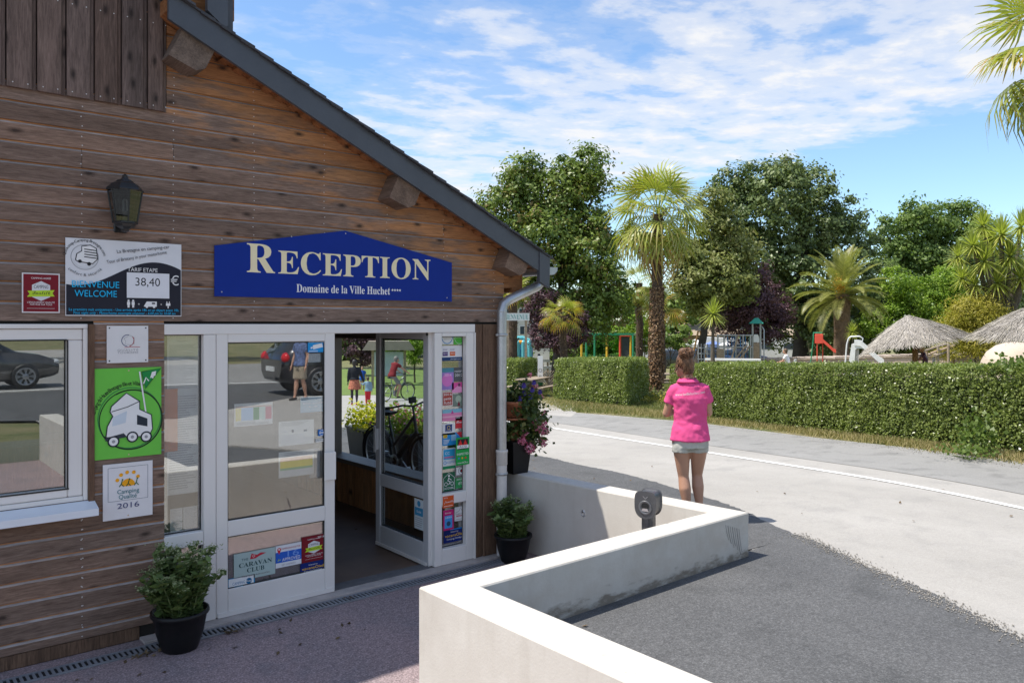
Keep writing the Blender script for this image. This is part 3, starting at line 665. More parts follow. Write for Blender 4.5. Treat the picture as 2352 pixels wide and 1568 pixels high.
# ------------------------------------------------------------------ lettering and flat print
GLY = {}
def glyphs(txt, sp=1.0):
    """outline of a line of type: vertices scaled so that capitals stand 1 high, plus faces and the width"""
    key = (txt, sp)
    if key in GLY: return GLY[key]
    cu = bpy.data.curves.new('type', 'FONT'); cu.body = txt; cu.resolution_u = 3; cu.space_character = sp
    ob = bpy.data.objects.new('type', cu); COL.objects.link(ob)
    dg = bpy.context.evaluated_depsgraph_get(); me = ob.evaluated_get(dg).to_mesh()
    v = np.array([x.co[:2] for x in me.vertices]) if len(me.vertices) else np.zeros((0, 2))
    f = [list(p.vertices) for p in me.polygons]; ob.evaluated_get(dg).to_mesh_clear()
    bpy.data.objects.remove(ob); bpy.data.curves.remove(cu)
    if len(v): v = v - [v[:, 0].min(), 0]; v = v / .70
    GLY[key] = (v, f, v[:, 0].max() if len(v) else 0); return GLY[key]
def mathbold(t, up=0x1D400, lo=0x1D41A):
    return ''.join(chr(up + ord(c) - 65) if 'A' <= c <= 'Z' else chr(lo + ord(c) - 97) if 'a' <= c <= 'z' else c for c in t)
def scriptb(t): return mathbold(t, 0x1D4D0, 0x1D4EA)
class Sign:
    """flat board in its own frame: x right, z up, printed face towards -y; sizes in metres from the lower left corner"""
    def __init__(s, name, label, cat, x0, z0, x1, z1, y=-.030, th=.005, col=(.8, .8, .8), outline=None, mat=None, rough=.4, group=None, origin=None, rz=0.0):
        s.w, s.h, s.th = x1 - x0, z1 - z0, th
        mb = MB(); pts = outline or [(0, 0), (s.w, 0), (s.w, s.h), (0, s.h)]
        mb.prism(pts, 'y', -th, 0)
        s.o = mb.obj(name, mat or ink(col, rough)); s.o.location = origin if origin else (x0, y, z0); s.o.rotation_euler = (0, 0, rz)
        tag(s.o, label, cat, group); s.v = []; s.f = []; s.m = []; s.cols = []; s.nl = 0
    def _c(s, col):
        if col not in s.cols: s.cols.append(col)
        return s.cols.index(col)
    def raw(s, v, f, col):
        s.nl += 1; y = -s.th - .0006 - .00012 * s.nl; b = len(s.v); c = s._c(col)
        s.v += [(float(p[0]), y, float(p[1])) for p in v]
        for q in f: s.f.append([b + i for i in q]); s.m.append(c)
    def poly(s, pts, col): s.raw([(x * s.w, z * s.h) for x, z in pts], [list(range(len(pts)))], col)
    def rect(s, x0, z0, x1, z1, col): s.poly([(x0, z0), (x1, z0), (x1, z1), (x0, z1)], col)
    def disc(s, cx, cz, r, col, n=24, a0=0, a1=360, ry=None):
        ry = ry or r
        s.raw([(cx * s.w + r * s.h * math.cos(R_(a0 + (a1 - a0) * i / n)), cz * s.h + ry * s.h * math.sin(R_(a0 + (a1 - a0) * i / n))) for i in range(n + (a1 - a0 != 360))], [list(range(n + (a1 - a0 != 360)))], col)
    def ring(s, cx, cz, r, t, col, n=36, a0=0, a1=360, ry=None):
        k = (ry or r) / r; v = []
        for i in range(n + 1):
            a = R_(a0 + (a1 - a0) * i / n)
            for q in (r - t, r): v.append((cx * s.w + q * s.h * math.cos(a), cz * s.h + k * q * s.h * math.sin(a)))
        s.raw(v, [(2 * i, 2 * i + 1, 2 * i + 3, 2 * i + 2) for i in range(n)], col)
    def line(s, pts, t, col):
        P = [Vector((x * s.w, z * s.h)) for x, z in pts]; v = []
        for i, p in enumerate(P):
            d = (P[min(i + 1, len(P) - 1)] - P[max(i - 1, 0)]).normalized(); nrm = Vector((-d.y, d.x)) * t * s.h / 2
            v += [p + nrm, p - nrm]
        s.raw(v, [(2 * i, 2 * i + 1, 2 * i + 3, 2 * i + 2) for i in range(len(P) - 1)], col)
    def text(s, t, cx, z, cap, col, width=None, align='c', rot=0.0, sp=1.0, shear=0.0):
        v, f, w = glyphs(t, sp)
        if not len(v): return
        k = cap * s.h; kx = width * s.w / w if width else k; x = v[:, 0] * kx; zz = v[:, 1] * k
        x = x - {'c': w * kx / 2, 'l': 0, 'r': w * kx}[align] + shear * zz
        c_, s_ = math.cos(R_(rot)), math.sin(R_(rot))
        s.raw(np.c_[cx * s.w + x * c_ - zz * s_, z * s.h + x * s_ + zz * c_], f, col)
    def arc(s, t, cx, cz, r, a0, a1, cap, col, inside=False, sx=1.0):
        n = len(t); pos = 0; ws = [max(glyphs(c)[2], .3) + .12 if c != ' ' else .45 for c in t]; tot = sum(ws)
        for c, w in zip(t, ws):
            a = R_(a0 + (a1 - a0) * (pos + w / 2) / tot); pos += w
            if c == ' ': continue
            v, f, gw = glyphs(c); k = cap * s.h; rot = a - math.pi / 2 if not inside else a + math.pi / 2
            x = (v[:, 0] - gw / 2) * k * sx; z = v[:, 1] * k - (k if inside else 0)
            s.raw(np.c_[cx * s.w + r * s.h * math.cos(a) + x * math.cos(rot) - z * math.sin(rot), cz * s.h + r * s.h * math.sin(a) + x * math.sin(rot) + z * math.cos(rot)], f, col)
    def lines(s, x0, x1, z0, z1, n, col, t=.35, seed=1):
        r = random.Random(seed); v = []; f = []
        for i in range(n):
            z = z1 - (i + .5) * (z1 - z0) / n; e = x1 - (x1 - x0) * (r.random() ** 3) * .5; hh = (z1 - z0) / n * t / 2; b = len(v)
            v += [(x0 * s.w, (z - hh) * s.h), (e * s.w, (z - hh) * s.h), (e * s.w, (z + hh) * s.h), (x0 * s.w, (z + hh) * s.h)]; f.append([b, b + 1, b + 2, b + 3])
        s.raw(v, f, col)
    def done(s, parent=None):
        if s.f:
            me = bpy.data.meshes.new('print'); me.from_pydata(s.v, [], s.f)
            for c in s.cols: me.materials.append(ink(c))
            me.polygons.foreach_set('material_index', s.m); me.update(); link('print', me, s.o)
        if parent: s.o.parent = parent
        return s.o
    def screws(s, pts, col=(.55, .52, .48), r=.0055):
        for i, (x, z) in enumerate(pts):
            mb = MB(); mb.lathe([(0, -s.th - .003), (r * .7, -s.th - .003), (r, -s.th - .0002)], 8, (x * s.w, 0, z * s.h), ax='y'); link('screw', mb.mesh('screw', ink(col)), s.o)
WHT = (.80, .79, .78); BLK = (.018, .018, .02); NAVY = hexc('#0c2f8f'); CREAM = hexc('#ecdfb8'); LBLUE = hexc('#1fb8ea'); DARK = hexc('#262631')
WINE = hexc('#7a1826'); LIME = hexc('#b5d334'); GREY = hexc('#9a9a9e'); LGREY = hexc('#cfd0d2'); RED = hexc('#cf2a2a'); GRN = hexc('#1f9a4a'); TEAL = hexc('#14707a'); ORNG = hexc('#f0a51e')
def F2(u0, v0, u1, v1, y=-.03):              # board corners from bearings on the wall plane
    a, b = onY(u0, v0, y), onY(u1, v1, y); return a.x, a.z, b.x, b.z

# RECEPTION board
x0, z0, x1, _ = F2(492, 680, 1037, 691); zl = onY(492, 567, -.03).z; xa, za = onY(792, 530, -.03).x, onY(792, 530, -.03).z
z0 = 2.452; h = za - z0; w = x1 - x0
s = Sign('reception_sign', 'blue pentagon sign reading RECEPTION in cream serif letters above the entrance', 'sign', x0, z0, x1, za, col=hexc('#042b88'), th=.006, rough=.5,
         outline=[(0, 0), (w, 0), (w, zl - z0 - .01), (xa - x0, h), (0, zl - z0 + .01)])
def XS(u, v): p = onY(u, v, -.036); return (p.x - x0) / w, (p.z - z0) / h
rx0, rz0 = XS(567, 632); rx1, _ = XS(989, 646)
s.text(mathbold('R'), rx0, .335, .40, CREAM, align='l'); gR = glyphs(mathbold('R'))[2] * .40 * s.h / w
s.text(mathbold('ECEPTION'), rx0 + gR + .012, .335, .325, CREAM, width=rx1 - rx0 - gR - .012, align='l')
a, _ = XS(681, 678); b_, _ = XS(920, 678)
s.text(mathbold('Domaine de la Ville Huchet'), a, .085, .115, WHT, width=(b_ - a) * .89, align='l'); 
for q in range(4): s.poly([(a + (b_ - a) * (.915 + q * .026) + (.0062 if k % 2 == 0 else .0026) * math.sin(k * math.pi / 5), .155 + (.024 if k % 2 == 0 else .010) * math.cos(k * math.pi / 5)) for k in range(10)], WHT)
s.screws([(.025, .06), (.975, .06), (.025, .75), (.975, .73), (.5, .96), (.28, .855), (.76, .85)]); s.done()
# tariff board
x0, z0, x1, z1 = F2(150, 725, 416, 562)
s = Sign('tariff_sign', 'white and charcoal motorhome tariff board with a handwritten price card', 'sign', x0, z0, x1, z1, col=(.70, .70, .72))
wave = [(i / 30, .565 + .17 * math.sin((i / 30 - .42) * 4.6) - .0 * i) for i in range(31)]
wave = [(x, min(z, .83)) for x, z in wave]
s.poly([(.005, .012), (.995, .012)] + [(min(.995, max(.005, x)), z) for x, z in wave[::-1]], DARK)
s.ring(.155, .76, .165, .035, LGREY, a0=190, a1=350); s.ring(.155, .76, .165, .008, GREY)
s.poly([(.08, .72), (.09, .80), (.13, .84), (.13, .90), (.20, .92), (.25, .88), (.26, .74), (.22, .68), (.10, .70)], WHT)
s.line([(.08, .72), (.09, .80), (.13, .84), (.13, .90), (.20, .92), (.25, .88), (.26, .74), (.22, .68), (.10, .70), (.08, .72)], .012, BLK)
for i in range(4): s.line([(.15, .865 - i * .033), (.255, .85 - i * .033)], .013, BLK)
s.disc(.115, .705, .022, BLK); s.disc(.19, .675, .024, BLK)
s.arc('Quickstop-Camping-Bretagne.com', .155, .74, .225, 172, 12, .036, BLK); s.arc('confort & sécurité', .155, .78, .23, 222, 320, .036, BLK, inside=True)
s.text('La Bretagne en camping-car', .655, .885, .045, BLK, width=.47, rot=9); s.text('Tour of Brittany in your motorhome', .60, .775, .043, BLK, width=.54, rot=13)
s.text('TARIF ETAPE', .645, .60, .052, WHT, width=.265); s.rect(.505, .245, .885, .585, (.74, .74, .77))
s.text('38,40', .69, .41, .11, BLK, width=.22); s.text('€', .935, .43, .13, WHT)
s.text('BIENVENUE', .245, .37, .085, LBLUE, width=.39); s.text('WELCOME', .245, .25, .085, LBLUE, width=.35)
for cx in (.52, .56): s.disc(cx, .208, .014, WHT, 12); s.rect(cx - .013, .15, cx + .013, .193, WHT); s.rect(cx - .009, .115, cx + .009, .15, WHT)
s.text('+', .61, .145, .035, WHT); s.text('+', .81, .145, .035, WHT)
s.poly([(.655, .14), (.665, .165), (.68, .20), (.77, .20), (.77, .13), (.655, .13)], WHT); s.disc(.68, .128, .017, WHT, 12); s.disc(.745, .128, .017, WHT, 12); s.rect(.725, .165, .755, .185, DARK)
s.rect(.853, .145, .893, .18, WHT); s.rect(.858, .18, .865, .205, WHT); s.rect(.881, .18, .888, .205, WHT); s.rect(.868, .11, .878, .145, WHT)
s.text('La première nuit uniquement - Une arrivée après 18h et un départ avant 10h.', .5, .067, .034, LBLUE, width=.95); s.text('First night only - Motorhome overnight stopover - 6.00 pm to 10.00 am', .5, .024, .032, LBLUE, width=.88, shear=.2)
s.done()
def qualite(s, year=None):
    s.rect(.035, .03, .965, .97, WINE); s.text('CAMPING AGRÉÉ', .5, .85, .045, WHT, width=.52)
    s.poly([(.5, .80), (.74, .70), (.74, .40), (.5, .30), (.26, .40), (.26, .70)], (.66, .66, .67)); s.text('CAMPING', .5, .615, .085, BLK, width=.38)
    s.poly([(.13, .40), (.20, .475), (.14, .55), (.86, .58), (.80, .50), (.86, .42)], LIME); s.text(scriptb('Qualit') + 'é', .5, .465, .095, BLK, width=.48)
    s.text("L'ENGAGEMENT QUALITÉ", .5, .245, .04, WHT, width=.72); s.text('PARTAGÉ PAR TOUS', .5, .19, .04, WHT, width=.58); s.rect(.13, .108, .86, .114, WHT)
    if year: s.text(year, .80, .875, .075, WHT, width=.3)
x0, z0, x1, z1 = F2(50, 718, 137, 629)
s = Sign('camping_plate', 'small wine red camping plate with a green ribbon crest, left of the tariff board', 'sign', x0, z0, x1, z1, col=(.74, .70, .70)); qualite(s); s.done()
x0, z0, x1, z1 = F2(245, 834, 340, 748)
s = Sign('quality_plaque', 'square white quality plaque with a map outline and four dark screws', 'sign', x0, z0, x1, z1, col=(.73, .71, .70))
s.ring(.5, .60, .165, .018, hexc('#34406e'), a0=80, a1=265); s.ring(.5, .60, .165, .02, hexc('#b02c3a'), a0=-75, a1=45); s.line([(.42, .415), (.62, .43), (.80, .42)], .014, hexc('#b02c3a'))
s.line([(.40, .66), (.48, .70), (.53, .745), (.62, .70), (.66, .665), (.63, .585), (.66, .52), (.57, .475), (.52, .49), (.43, .50), (.45, .585), (.40, .66)], .009, GREY)
s.text('QUALITÉ', .5, .315, .055, GREY, width=.5, sp=1.3); s.text('TOURISME', .5, .25, .05, GREY, width=.5, sp=1.2)
s.screws([(.06, .94), (.94, .94), (.06, .06), (.94, .06)], (.05, .05, .05)); s.done()
x0, z0, x1, z1 = F2(217, 1057, 370, 842)
s = Sign('green_sign', 'green camping board with a dark ring and a flag, between window and door', 'sign', x0, z0, x1, z1, col=hexc('#6cc24a'))
s.ring(.52, .44, .335, .012, hexc('#3d8a4a'), ry=.345); s.ring(.54, .42, .335, .016, hexc('#1c3320'), a0=-150, a1=120, ry=.34); s.ring(.54, .42, .335, .011, hexc('#1c3320'), a0=120, a1=210, ry=.34)
s.arc('Camping de Haute Bretagne Ille et Vilaine', .54, .43, .375, 170, 72, .046, BLK, sx=.85)
s.poly([(.69, .95), (.99, .985), (.75, .76)], hexc('#1f8a45')); s.line([(.66, .955), (.76, .47)], .016, WHT); s.line([(.69, .95), (.99, .985), (.75, .76), (.69, .95)], .007, BLK)
s.line([(.72, .815), (.76, .885), (.80, .845)], .013, WHT); s.poly([(.82, .875), (.85, .945), (.915, .955), (.905, .905)], WHT); s.disc(.86, .885, .012, WHT, 10)
# plain motorhome silhouette: no face, no hands
s.poly([(.16, .24), (.18, .36), (.26, .47), (.22, .52), (.24, .58), (.46, .72), (.66, .62), (.66, .53), (.84, .46), (.86, .30), (.80, .215), (.40, .24)], WHT)
s.line([(.16, .24), (.18, .36), (.26, .47), (.22, .52), (.24, .58), (.46, .72), (.66, .62), (.66, .53), (.84, .46), (.86, .30), (.80, .215), (.40, .24), (.16, .24)], .011, hexc('#1c2430'))
s.poly([(.26, .46), (.25, .36), (.45, .39), (.47, .52)], hexc('#c9d3dc')); s.line([(.24, .52), (.48, .565), (.66, .62)], .009, hexc('#1c2430')); s.poly([(.62, .47), (.62, .36), (.78, .33), (.78, .42)], hexc('#2b333f')); s.poly([(.15, .235), (.42, .275), (.47, .23), (.15, .20)], hexc('#343b45'))
for cx, cz in ((.27, .19), (.55, .225), (.76, .215)): s.disc(cx, cz, .062, hexc('#1c2430'), 18); s.disc(cx, cz, .046, WHT, 16); s.disc(cx, cz, .018, GREY, 12)
s.screws([(.5, .97), (.5, .03)], (.6, .45, .3)); s.done()
x0, z0, x1, z1 = F2(236, 1197, 350, 1056)
s = Sign('quality_sign', 'white camping board with an orange sun and the year 2016, lowest on the wall', 'sign', x0, z0, x1, z1, col=(.74, .72, .73), y=-.0295)
for a, b in (((.1, .33), (.9, .33)), ((.9, .33), (.9, .93)), ((.9, .93), (.1, .93)), ((.1, .93), (.1, .33))): s.line([a, b], .006, hexc('#4a5668'))
s.disc(.5, .60, .115, ORNG, a0=0, a1=180); s.disc(.5, .60, .115, ORNG, a0=180, a1=360, ry=.02)
for a, r in ((35, .2), (65, .22), (95, .21), (125, .21), (155, .2)):
    s.disc(.5 + r * 1.2 * math.cos(R_(a)), .62 + r * math.sin(R_(a)), .033, ORNG, 12)
for cx in (.36, .50, .66): s.line([(cx - .04, .58), (cx, .63), (cx + .02, .69)], .016, hexc('#1d5c35')); s.line([(cx, .63), (cx + .05, .58)], .014, hexc('#1d5c35')); s.disc(cx + .025, .705, .014, hexc('#1d5c35'), 10)
s.text('Camping', .5, .455, .078, TEAL, width=.44); s.text('Qualité', .49, .36, .078, TEAL, width=.36); s.text('2016', .5, .19, .095, hexc('#3f4573'), width=.44); s.screws([(.5, .05)], (.6, .45, .3)); s.done()

# papers and stickers on the panes --------------------------------------------------------------------
def stick(name, label, cat, u0, v0, u1, v1, col, y=GY - .001, th=.0012, group=None):
    x0, z0, x1, z1 = F2(u0, v0, u1, v1, y); return Sign(name, label, cat, x0, z0, x1, z1, y=y, th=th, col=col, rough=.35, group=group)
PAPER = (.72, .73, .72)
s = stick('notice_sheet', 'long white rules notice taped inside the narrow left sidelight', 'notice', 384, 1138, 455, 768, PAPER, y=GY + .03)
s.text('RÈGLEMENT', .5, .955, .008, GREY, width=.35); s.lines(.06, .94, .66, .94, 70, (.38, .38, .40), .4, 3); s.lines(.06, .94, .03, .62, 40, (.40, .40, .42), .4, 4); s.done()
s = stick('notice_sheet', 'orange strip beside the long rules notice in the left sidelight', 'notice', 378, 1038, 408, 892, hexc('#e07a2a'), y=GY + .02); s.done()
for k, (u0, u1, lb) in enumerate(((391, 419, 'left of two small white price sheets low in the left sidelight'), (421, 453, 'right of two small white price sheets low in the left sidelight'))):
    s = stick('price_sheet', lb, 'notice', u0, 1222 - k * 7, u1, 1165 - k * 5, PAPER, y=GY + .03); s.lines(.08, .92, .05, .95, 16, (.45, .45, .46), .35, 8 + k); s.done()
s = stick('price_table', 'colour striped price table sheet on the closed glass door, upper left', 'notice', 538, 980, 626, 922, PAPER, y=.010)
s.rect(.03, .24, .17, .80, hexc('#e7d44a')); s.rect(.18, .24, .48, .80, hexc('#bcd3e6')); s.rect(.49, .24, .64, .80, hexc('#4f9a66')); s.rect(.65, .24, .80, .80, hexc('#cfe0d2')); s.rect(.81, .24, .97, .80, hexc('#d98b96'))
s.rect(.03, .83, .97, .85, hexc('#d9692b')); s.lines(.06, .9, .04, .2, 4, GREY, .3, 2); s.text('TARIFS', .5, .89, .05, GREY, width=.3); s.done()
s = stick('hours_notice', 'pale blue reception opening hours notice on the closed glass door', 'notice', 690, 948, 747, 908, hexc('#7fb4cf'), y=.010)
s.rect(0, .8, 1, 1, hexc('#cfe0e6')); s.text('RÉCEPTION / INFORMATION', .5, .52, .09, WHT, width=.8); s.text('9h - 19h', .5, .3, .09, WHT, width=.35); s.done()
s = stick('sheet_notice', 'white plan sheet with small pictograms on the closed glass door', 'notice', 640, 1025, 721, 962, PAPER, y=.010)
s.lines(.06, .94, .78, .96, 4, GREY, .3, 5); s.lines(.06, .94, .05, .45, 6, LGREY, .3, 6); s.rect(.36, .52, .42, .64, hexc('#5b6470')); s.rect(.70, .52, .80, .60, hexc('#6c7480')); s.rect(.1, .55, .22, .6, LGREY); s.done()
s = stick('hours_table', 'sheet with red and yellow bands on the closed glass door, lowest of the papers', 'notice', 640, 1098, 721, 1030, PAPER, y=.010)
s.rect(.04, .62, .96, .76, hexc('#d98a68')); s.rect(.04, .36, .96, .62, hexc('#e5d45a')); s.rect(.04, .28, .96, .36, hexc('#8fb487')); s.lines(.15, .85, .80, .96, 3, GREY, .35, 6); s.lines(.08, .9, .06, .24, 4, LGREY, .35, 7); s.done()
s = stick('camera_notice', 'bright blue video surveillance sticker in the top corner of the closed door', 'sticker', 707, 809, 747, 779, hexc('#1f93d6'), y=-.006)
s.text('ETABLISSEMENT SOUS', .5, .86, .075, WHT, width=.9); s.text('SURVEILLANCE VIDEO', .5, .75, .075, WHT, width=.9); s.poly([(.28, .55), (.80, .70), (.86, .40), (.30, .22)], WHT); s.poly([(.16, .40), (.27, .44), (.27, .30), (.16, .26)], WHT); s.lines(.05, .95, .03, .15, 2, WHT, .4, 2); s.done()
s = stick('paper_note', 'blank white paper note under the blue surveillance sticker', 'notice', 708, 832, 736, 811, PAPER, y=.010); s.done()
s = stick('round_sticker', 'small round blue sticker near the handle of the closed door', 'sticker', 731, 1001, 747, 985, hexc('#1d6fc4'), y=-.006); s.ring(.5, .5, .42, .07, WHT); s.rect(.2, .42, .8, .58, WHT); s.done()
s = stick('label_sticker', 'narrow white LOCAL sticker just above the handle of the closed door', 'sticker', 725, 1015, 747, 1006, PAPER, y=-.006); s.text('LOCAL POUBELLE', .5, .3, .45, BLK, width=.9); s.done()
def caravan(s):
    s.text('THE', .26, .70, .09, hexc('#23484c'), width=.16); s.text(mathbold('CARAVAN'), .52, .47, .16, hexc('#23484c'), width=.80); s.text(mathbold('CLUB'), .52, .25, .16, hexc('#23484c'), width=.42)
    s.text('Travel Service Authorised Site', .52, .10, .05, hexc('#5d2a30'), width=.68); s.poly([(.38, .72), (.42, .92), (.55, .84), (.64, .90), (.78, .86), (.60, .78), (.52, .72)], hexc('#c03040')); s.ring(.47, .82, .05, .015, (.7, .62, .6))
s = stick('club_sticker', 'grey green club plate with a red pennant on the lower door pane', 'sticker', 537, 1336, 632, 1255, hexc('#a9bdba'), y=-.006); caravan(s); s.done()
s = stick('approved_sticker', 'blue and white APPROVED sticker with a red pin on the lower door pane', 'sticker', 633, 1305, 692, 1243, (.72, .73, .76), y=-.006)
s.rect(0, .22, 1, .70, hexc('#2a5fc0')); s.text('16', .68, .44, .28, hexc('#6f97dc'), width=.45); s.text('APPROVED', .60, .27, .14, WHT, width=.70); s.text('CAMPINGNAVIGATOR', .58, .79, .085, hexc('#b03a48'), width=.76); s.disc(.13, .82, .085, RED); s.poly([(.06, .79), (.20, .79), (.13, .60)], RED); s.disc(.13, .83, .04, WHT); s.text('GET INSPIRED!', .5, .07, .07, GREY, width=.55); s.line([(.08, .30), (.13, .42), (.10, .33), (.2, .36)], .025, LIME); s.done()
s = stick('quality_sticker', 'wine red 2016 quality sticker on the lower door pane, highest on its right', 'sticker', 693, 1293, 748, 1224, WINE, y=-.006); qualite(s, '2016'); s.done()
def vacan(s):
    s.text('Selected by', .5, .74, .10, WHT, width=.36); s.text('vacansOleil', .5, .42, .22, hexc('#f3c21a'), width=.88); s.text('Camping Holidays', .5, .20, .13, WHT, width=.72)
s = stick('holiday_sticker', 'navy holidays sticker with yellow lettering on the lower door pane', 'sticker', 690, 1322, 747, 1283, hexc('#12296f'), y=-.006); vacan(s); s.done()
s = stick('key_sticker', 'white and cyan camping key card sticker in the lower left of the door', 'sticker', 523, 1373, 585, 1317, hexc('#1a95c8'), y=-.006)
s.rect(.03, .16, .96, .97, (.74, .76, .77)); s.text('CAMPING', .40, .62, .15, hexc('#1c6f9e'), width=.46); s.disc(.78, .70, .16, hexc('#12638f')); s.text('Key', .78, .65, .13, WHT, width=.2); s.text('Europe', .4, .47, .10, hexc('#3aa0c8'), width=.3); s.text('Accepted here', .45, .33, .06, GREY, width=.3); s.rect(.66, .22, .92, .38, hexc('#4f9a6a')); s.text('www.campingkey.com', .5, .04, .08, WHT, width=.8); s.done()
# right sidelight column
def rst(name, label, u0, v0, u1, v1, col, y=GY - .001): return stick(name, label, 'sticker', u0, v0, u1, v1, col, y=y)
s = rst('round_sticker', 'round white sticker with coloured rim at the top of the sticker column', 1012.5, 791, 1041, 757, (.72, .74, .74)); s.ring(.5, .5, .47, .05, hexc('#2f7fb8')); s.ring(.5, .5, .47, .05, hexc('#e08a3a'), a0=20, a1=110); s.ring(.5, .66, .12, .03, hexc('#39414a')); s.text('nature', .5, .36, .09, GREY, width=.55); s.done()
s = rst('round_sticker', 'round lime green guide sticker at the top of the sticker column', 1042, 791, 1069, 758, hexc('#56b848')); s.ring(.5, .5, .46, .02, WHT); s.text('ECOGUIDE', .5, .46, .11, WHT, width=.8); s.done()
s = rst('rating_sticker', 'white rating sticker dated 2014 and 2015 with a navy foot', 1014, 829, 1061, 793, (.74, .73, .74)); s.rect(0, 0, 1, .24, hexc('#1f3f6e')); s.rect(.05, .33, .30, .60, hexc('#4c2f72')); s.rect(.40, .33, .66, .60, hexc('#d8622e')); s.text('2014', .175, .43, .10, WHT, width=.2); s.text('2015', .53, .43, .10, WHT, width=.2); s.text('zoover', .18, .70, .12, hexc('#7a6a9a'), width=.22); s.text('zoover', .52, .70, .12, hexc('#7a6a9a'), width=.22); s.text('alanrogers.com', .68, .08, .09, WHT, width=.5); s.done()
s = rst('faded_sticker', 'faded violet and pink sticker in the sticker column', 1015, 896, 1042, 844, hexc('#9a7fc0')); s.disc(.45, .45, .30, hexc('#d87ac0')); s.rect(0, .8, 1, 1, hexc('#4f8a9a')); s.text('2014', .5, .62, .12, hexc('#e8c8e8'), width=.6); s.done()
s = rst('guide_sticker', 'dark grey guide sticker dated 2012 beside the faded violet one', 1043, 876, 1064, 843, hexc('#5b5d60')); s.text('routard', .5, .66, .18, WHT, width=.9); s.text('2012', .5, .36, .18, WHT, width=.85); s.done()
s = rst('picture_sticker', 'bright pink picture sticker in the sticker column', 1038, 902, 1065, 877, hexc('#d9549a')); s.poly([(0, .2), (.5, .7), (1, .4), (1, 0), (0, 0)], hexc('#e89ac4')); s.disc(.6, .75, .16, hexc('#6f3a5c')); s.done()
s = rst('guide_sticker', 'white guide sticker with red 2016 print in the sticker column', 1016, 933, 1040, 898, (.68, .60, .56)); s.rect(.06, .06, .94, .94, hexc('#a8453c')); s.text('2016', .5, .72, .17, WHT, width=.8); s.text('petit', .5, .42, .2, WHT, width=.7); s.text('futé', .5, .14, .2, WHT, width=.7); s.done()
s = rst('picture_sticker', 'green and grey travel picture sticker in the sticker column', 1041, 934, 1064, 904, hexc('#76857a')); s.disc(.5, .6, .3, hexc('#a9b8a4')); s.poly([(.4, .05), (.55, .5), (.7, .05)], hexc('#7a2f3c')); s.done()
s = rst('picture_sticker', 'pink sunset picture sticker with a small sail in the sticker column', 1016, 968, 1064, 937, hexc('#dd86ae')); s.rect(0, .68, 1, 1, hexc('#7fb6c8')); s.rect(0, .3, 1, .42, hexc('#eab0c4')); s.poly([(.40, .60), (.46, .95), (.54, .62)], hexc('#c24a8e')); s.done()
s = rst('flag_sticker', 'white sticker with a small navy star square in the sticker column', 1016, 1000, 1045, 971, (.72, .72, .73)); s.rect(.22, .30, .76, .92, hexc('#2c3f78')); s.ring(.49, .64, .17, .04, hexc('#e0c040')); s.text('europ', .5, .36, .1, WHT, width=.4); s.done()
s = rst('hiking_sticker', 'red hiking sticker lettered Rando in the sticker column', 1046, 984, 1068, 953, hexc('#c8303c')); s.text('2016', .25, .80, .12, WHT, width=.4); s.text(scriptb('Rando'), .5, .42, .22, WHT, width=.88); s.done()
s = rst('card_sticker', 'blue discount card sticker with a red corner in the sticker column', 1016, 1024, 1060, 991, hexc('#2f8fd0')); s.rect(.04, .62, .25, .88, hexc('#d8b43a')); s.rect(.45, .35, .72, .85, hexc('#8fb8d4')); s.poly([(.72, 1), (1, 1), (1, .45)], hexc('#c8303c')); s.text('ADAC', .17, .69, .12, hexc('#3a3020'), width=.16); s.lines(.05, .42, .1, .5, 4, WHT, .4, 5); s.done()
s = rst('card_sticker', 'light blue and white ACCEPTED card sticker in the sticker column', 1017, 1078, 1046, 1027, (.72, .74, .75)); s.rect(.05, .46, .95, .95, hexc('#3aa6d8')); s.text('CC', .35, .70, .13, WHT, width=.35); s.rect(.12, .52, .85, .60, hexc('#c77aa0')); s.text('ACCEPTED', .62, .27, .09, hexc('#2f8fd0'), width=.66); s.ring(.16, .31, .09, .03, hexc('#2f8fd0')); s.rect(0, 0, 1, .14, hexc('#178a5a')); s.done()
s = rst('inspected_sticker', 'tall green INSPECTED sticker with red tents across the sidelight frame', 1047.5, 1069, 1078, 1002, hexc('#119a45'), y=-.032); s.rect(.10, .56, .90, .94, BLK); s.rect(.06, .60, .94, .72, (.76, .76, .76)); s.poly([(.16, .72), (.32, .92), (.48, .72)], RED); s.poly([(.52, .72), (.68, .92), (.84, .72)], RED); s.text('ACSI', .5, .625, .075, BLK, width=.55); s.text('INSPECTED', .5, .36, .08, WHT, width=.86); s.disc(.2, .25, .035, hexc('#3f86c8')); s.disc(.45, .25, .035, hexc('#e0b030')); s.disc(.7, .25, .035, RED); s.text('www.ACSI.eu', .5, .06, .06, WHT, width=.8); s.done()
s = rst('round_sticker', 'round white sticker with a black centre under the green INSPECTED sticker', 1048, 1091, 1071, 1070, (.74, .74, .74)); s.ring(.5, .5, .49, .05, BLK); s.disc(.5, .5, .22, BLK); s.disc(.5, .5, .1, hexc('#b03040')); s.done()
s = rst('cycling_sticker', 'dark green ACCUEIL sticker with a white cyclist in the sticker column', 1017, 1132, 1045, 1082, hexc('#1f5f45')); s.line([(.06, .10), (.06, .72), (.5, .96), (.94, .72), (.94, .10)], .02, WHT); s.ring(.25, .42, .10, .025, WHT); s.ring(.75, .42, .10, .025, WHT); s.disc(.5, .82, .055, WHT); s.line([(.5, .74), (.40, .58), (.60, .52), (.46, .38)], .05, WHT); s.line([(.48, .70), (.70, .60)], .035, WHT); s.text('ACCUEIL', .5, .16, .10, WHT, width=.78); s.done()
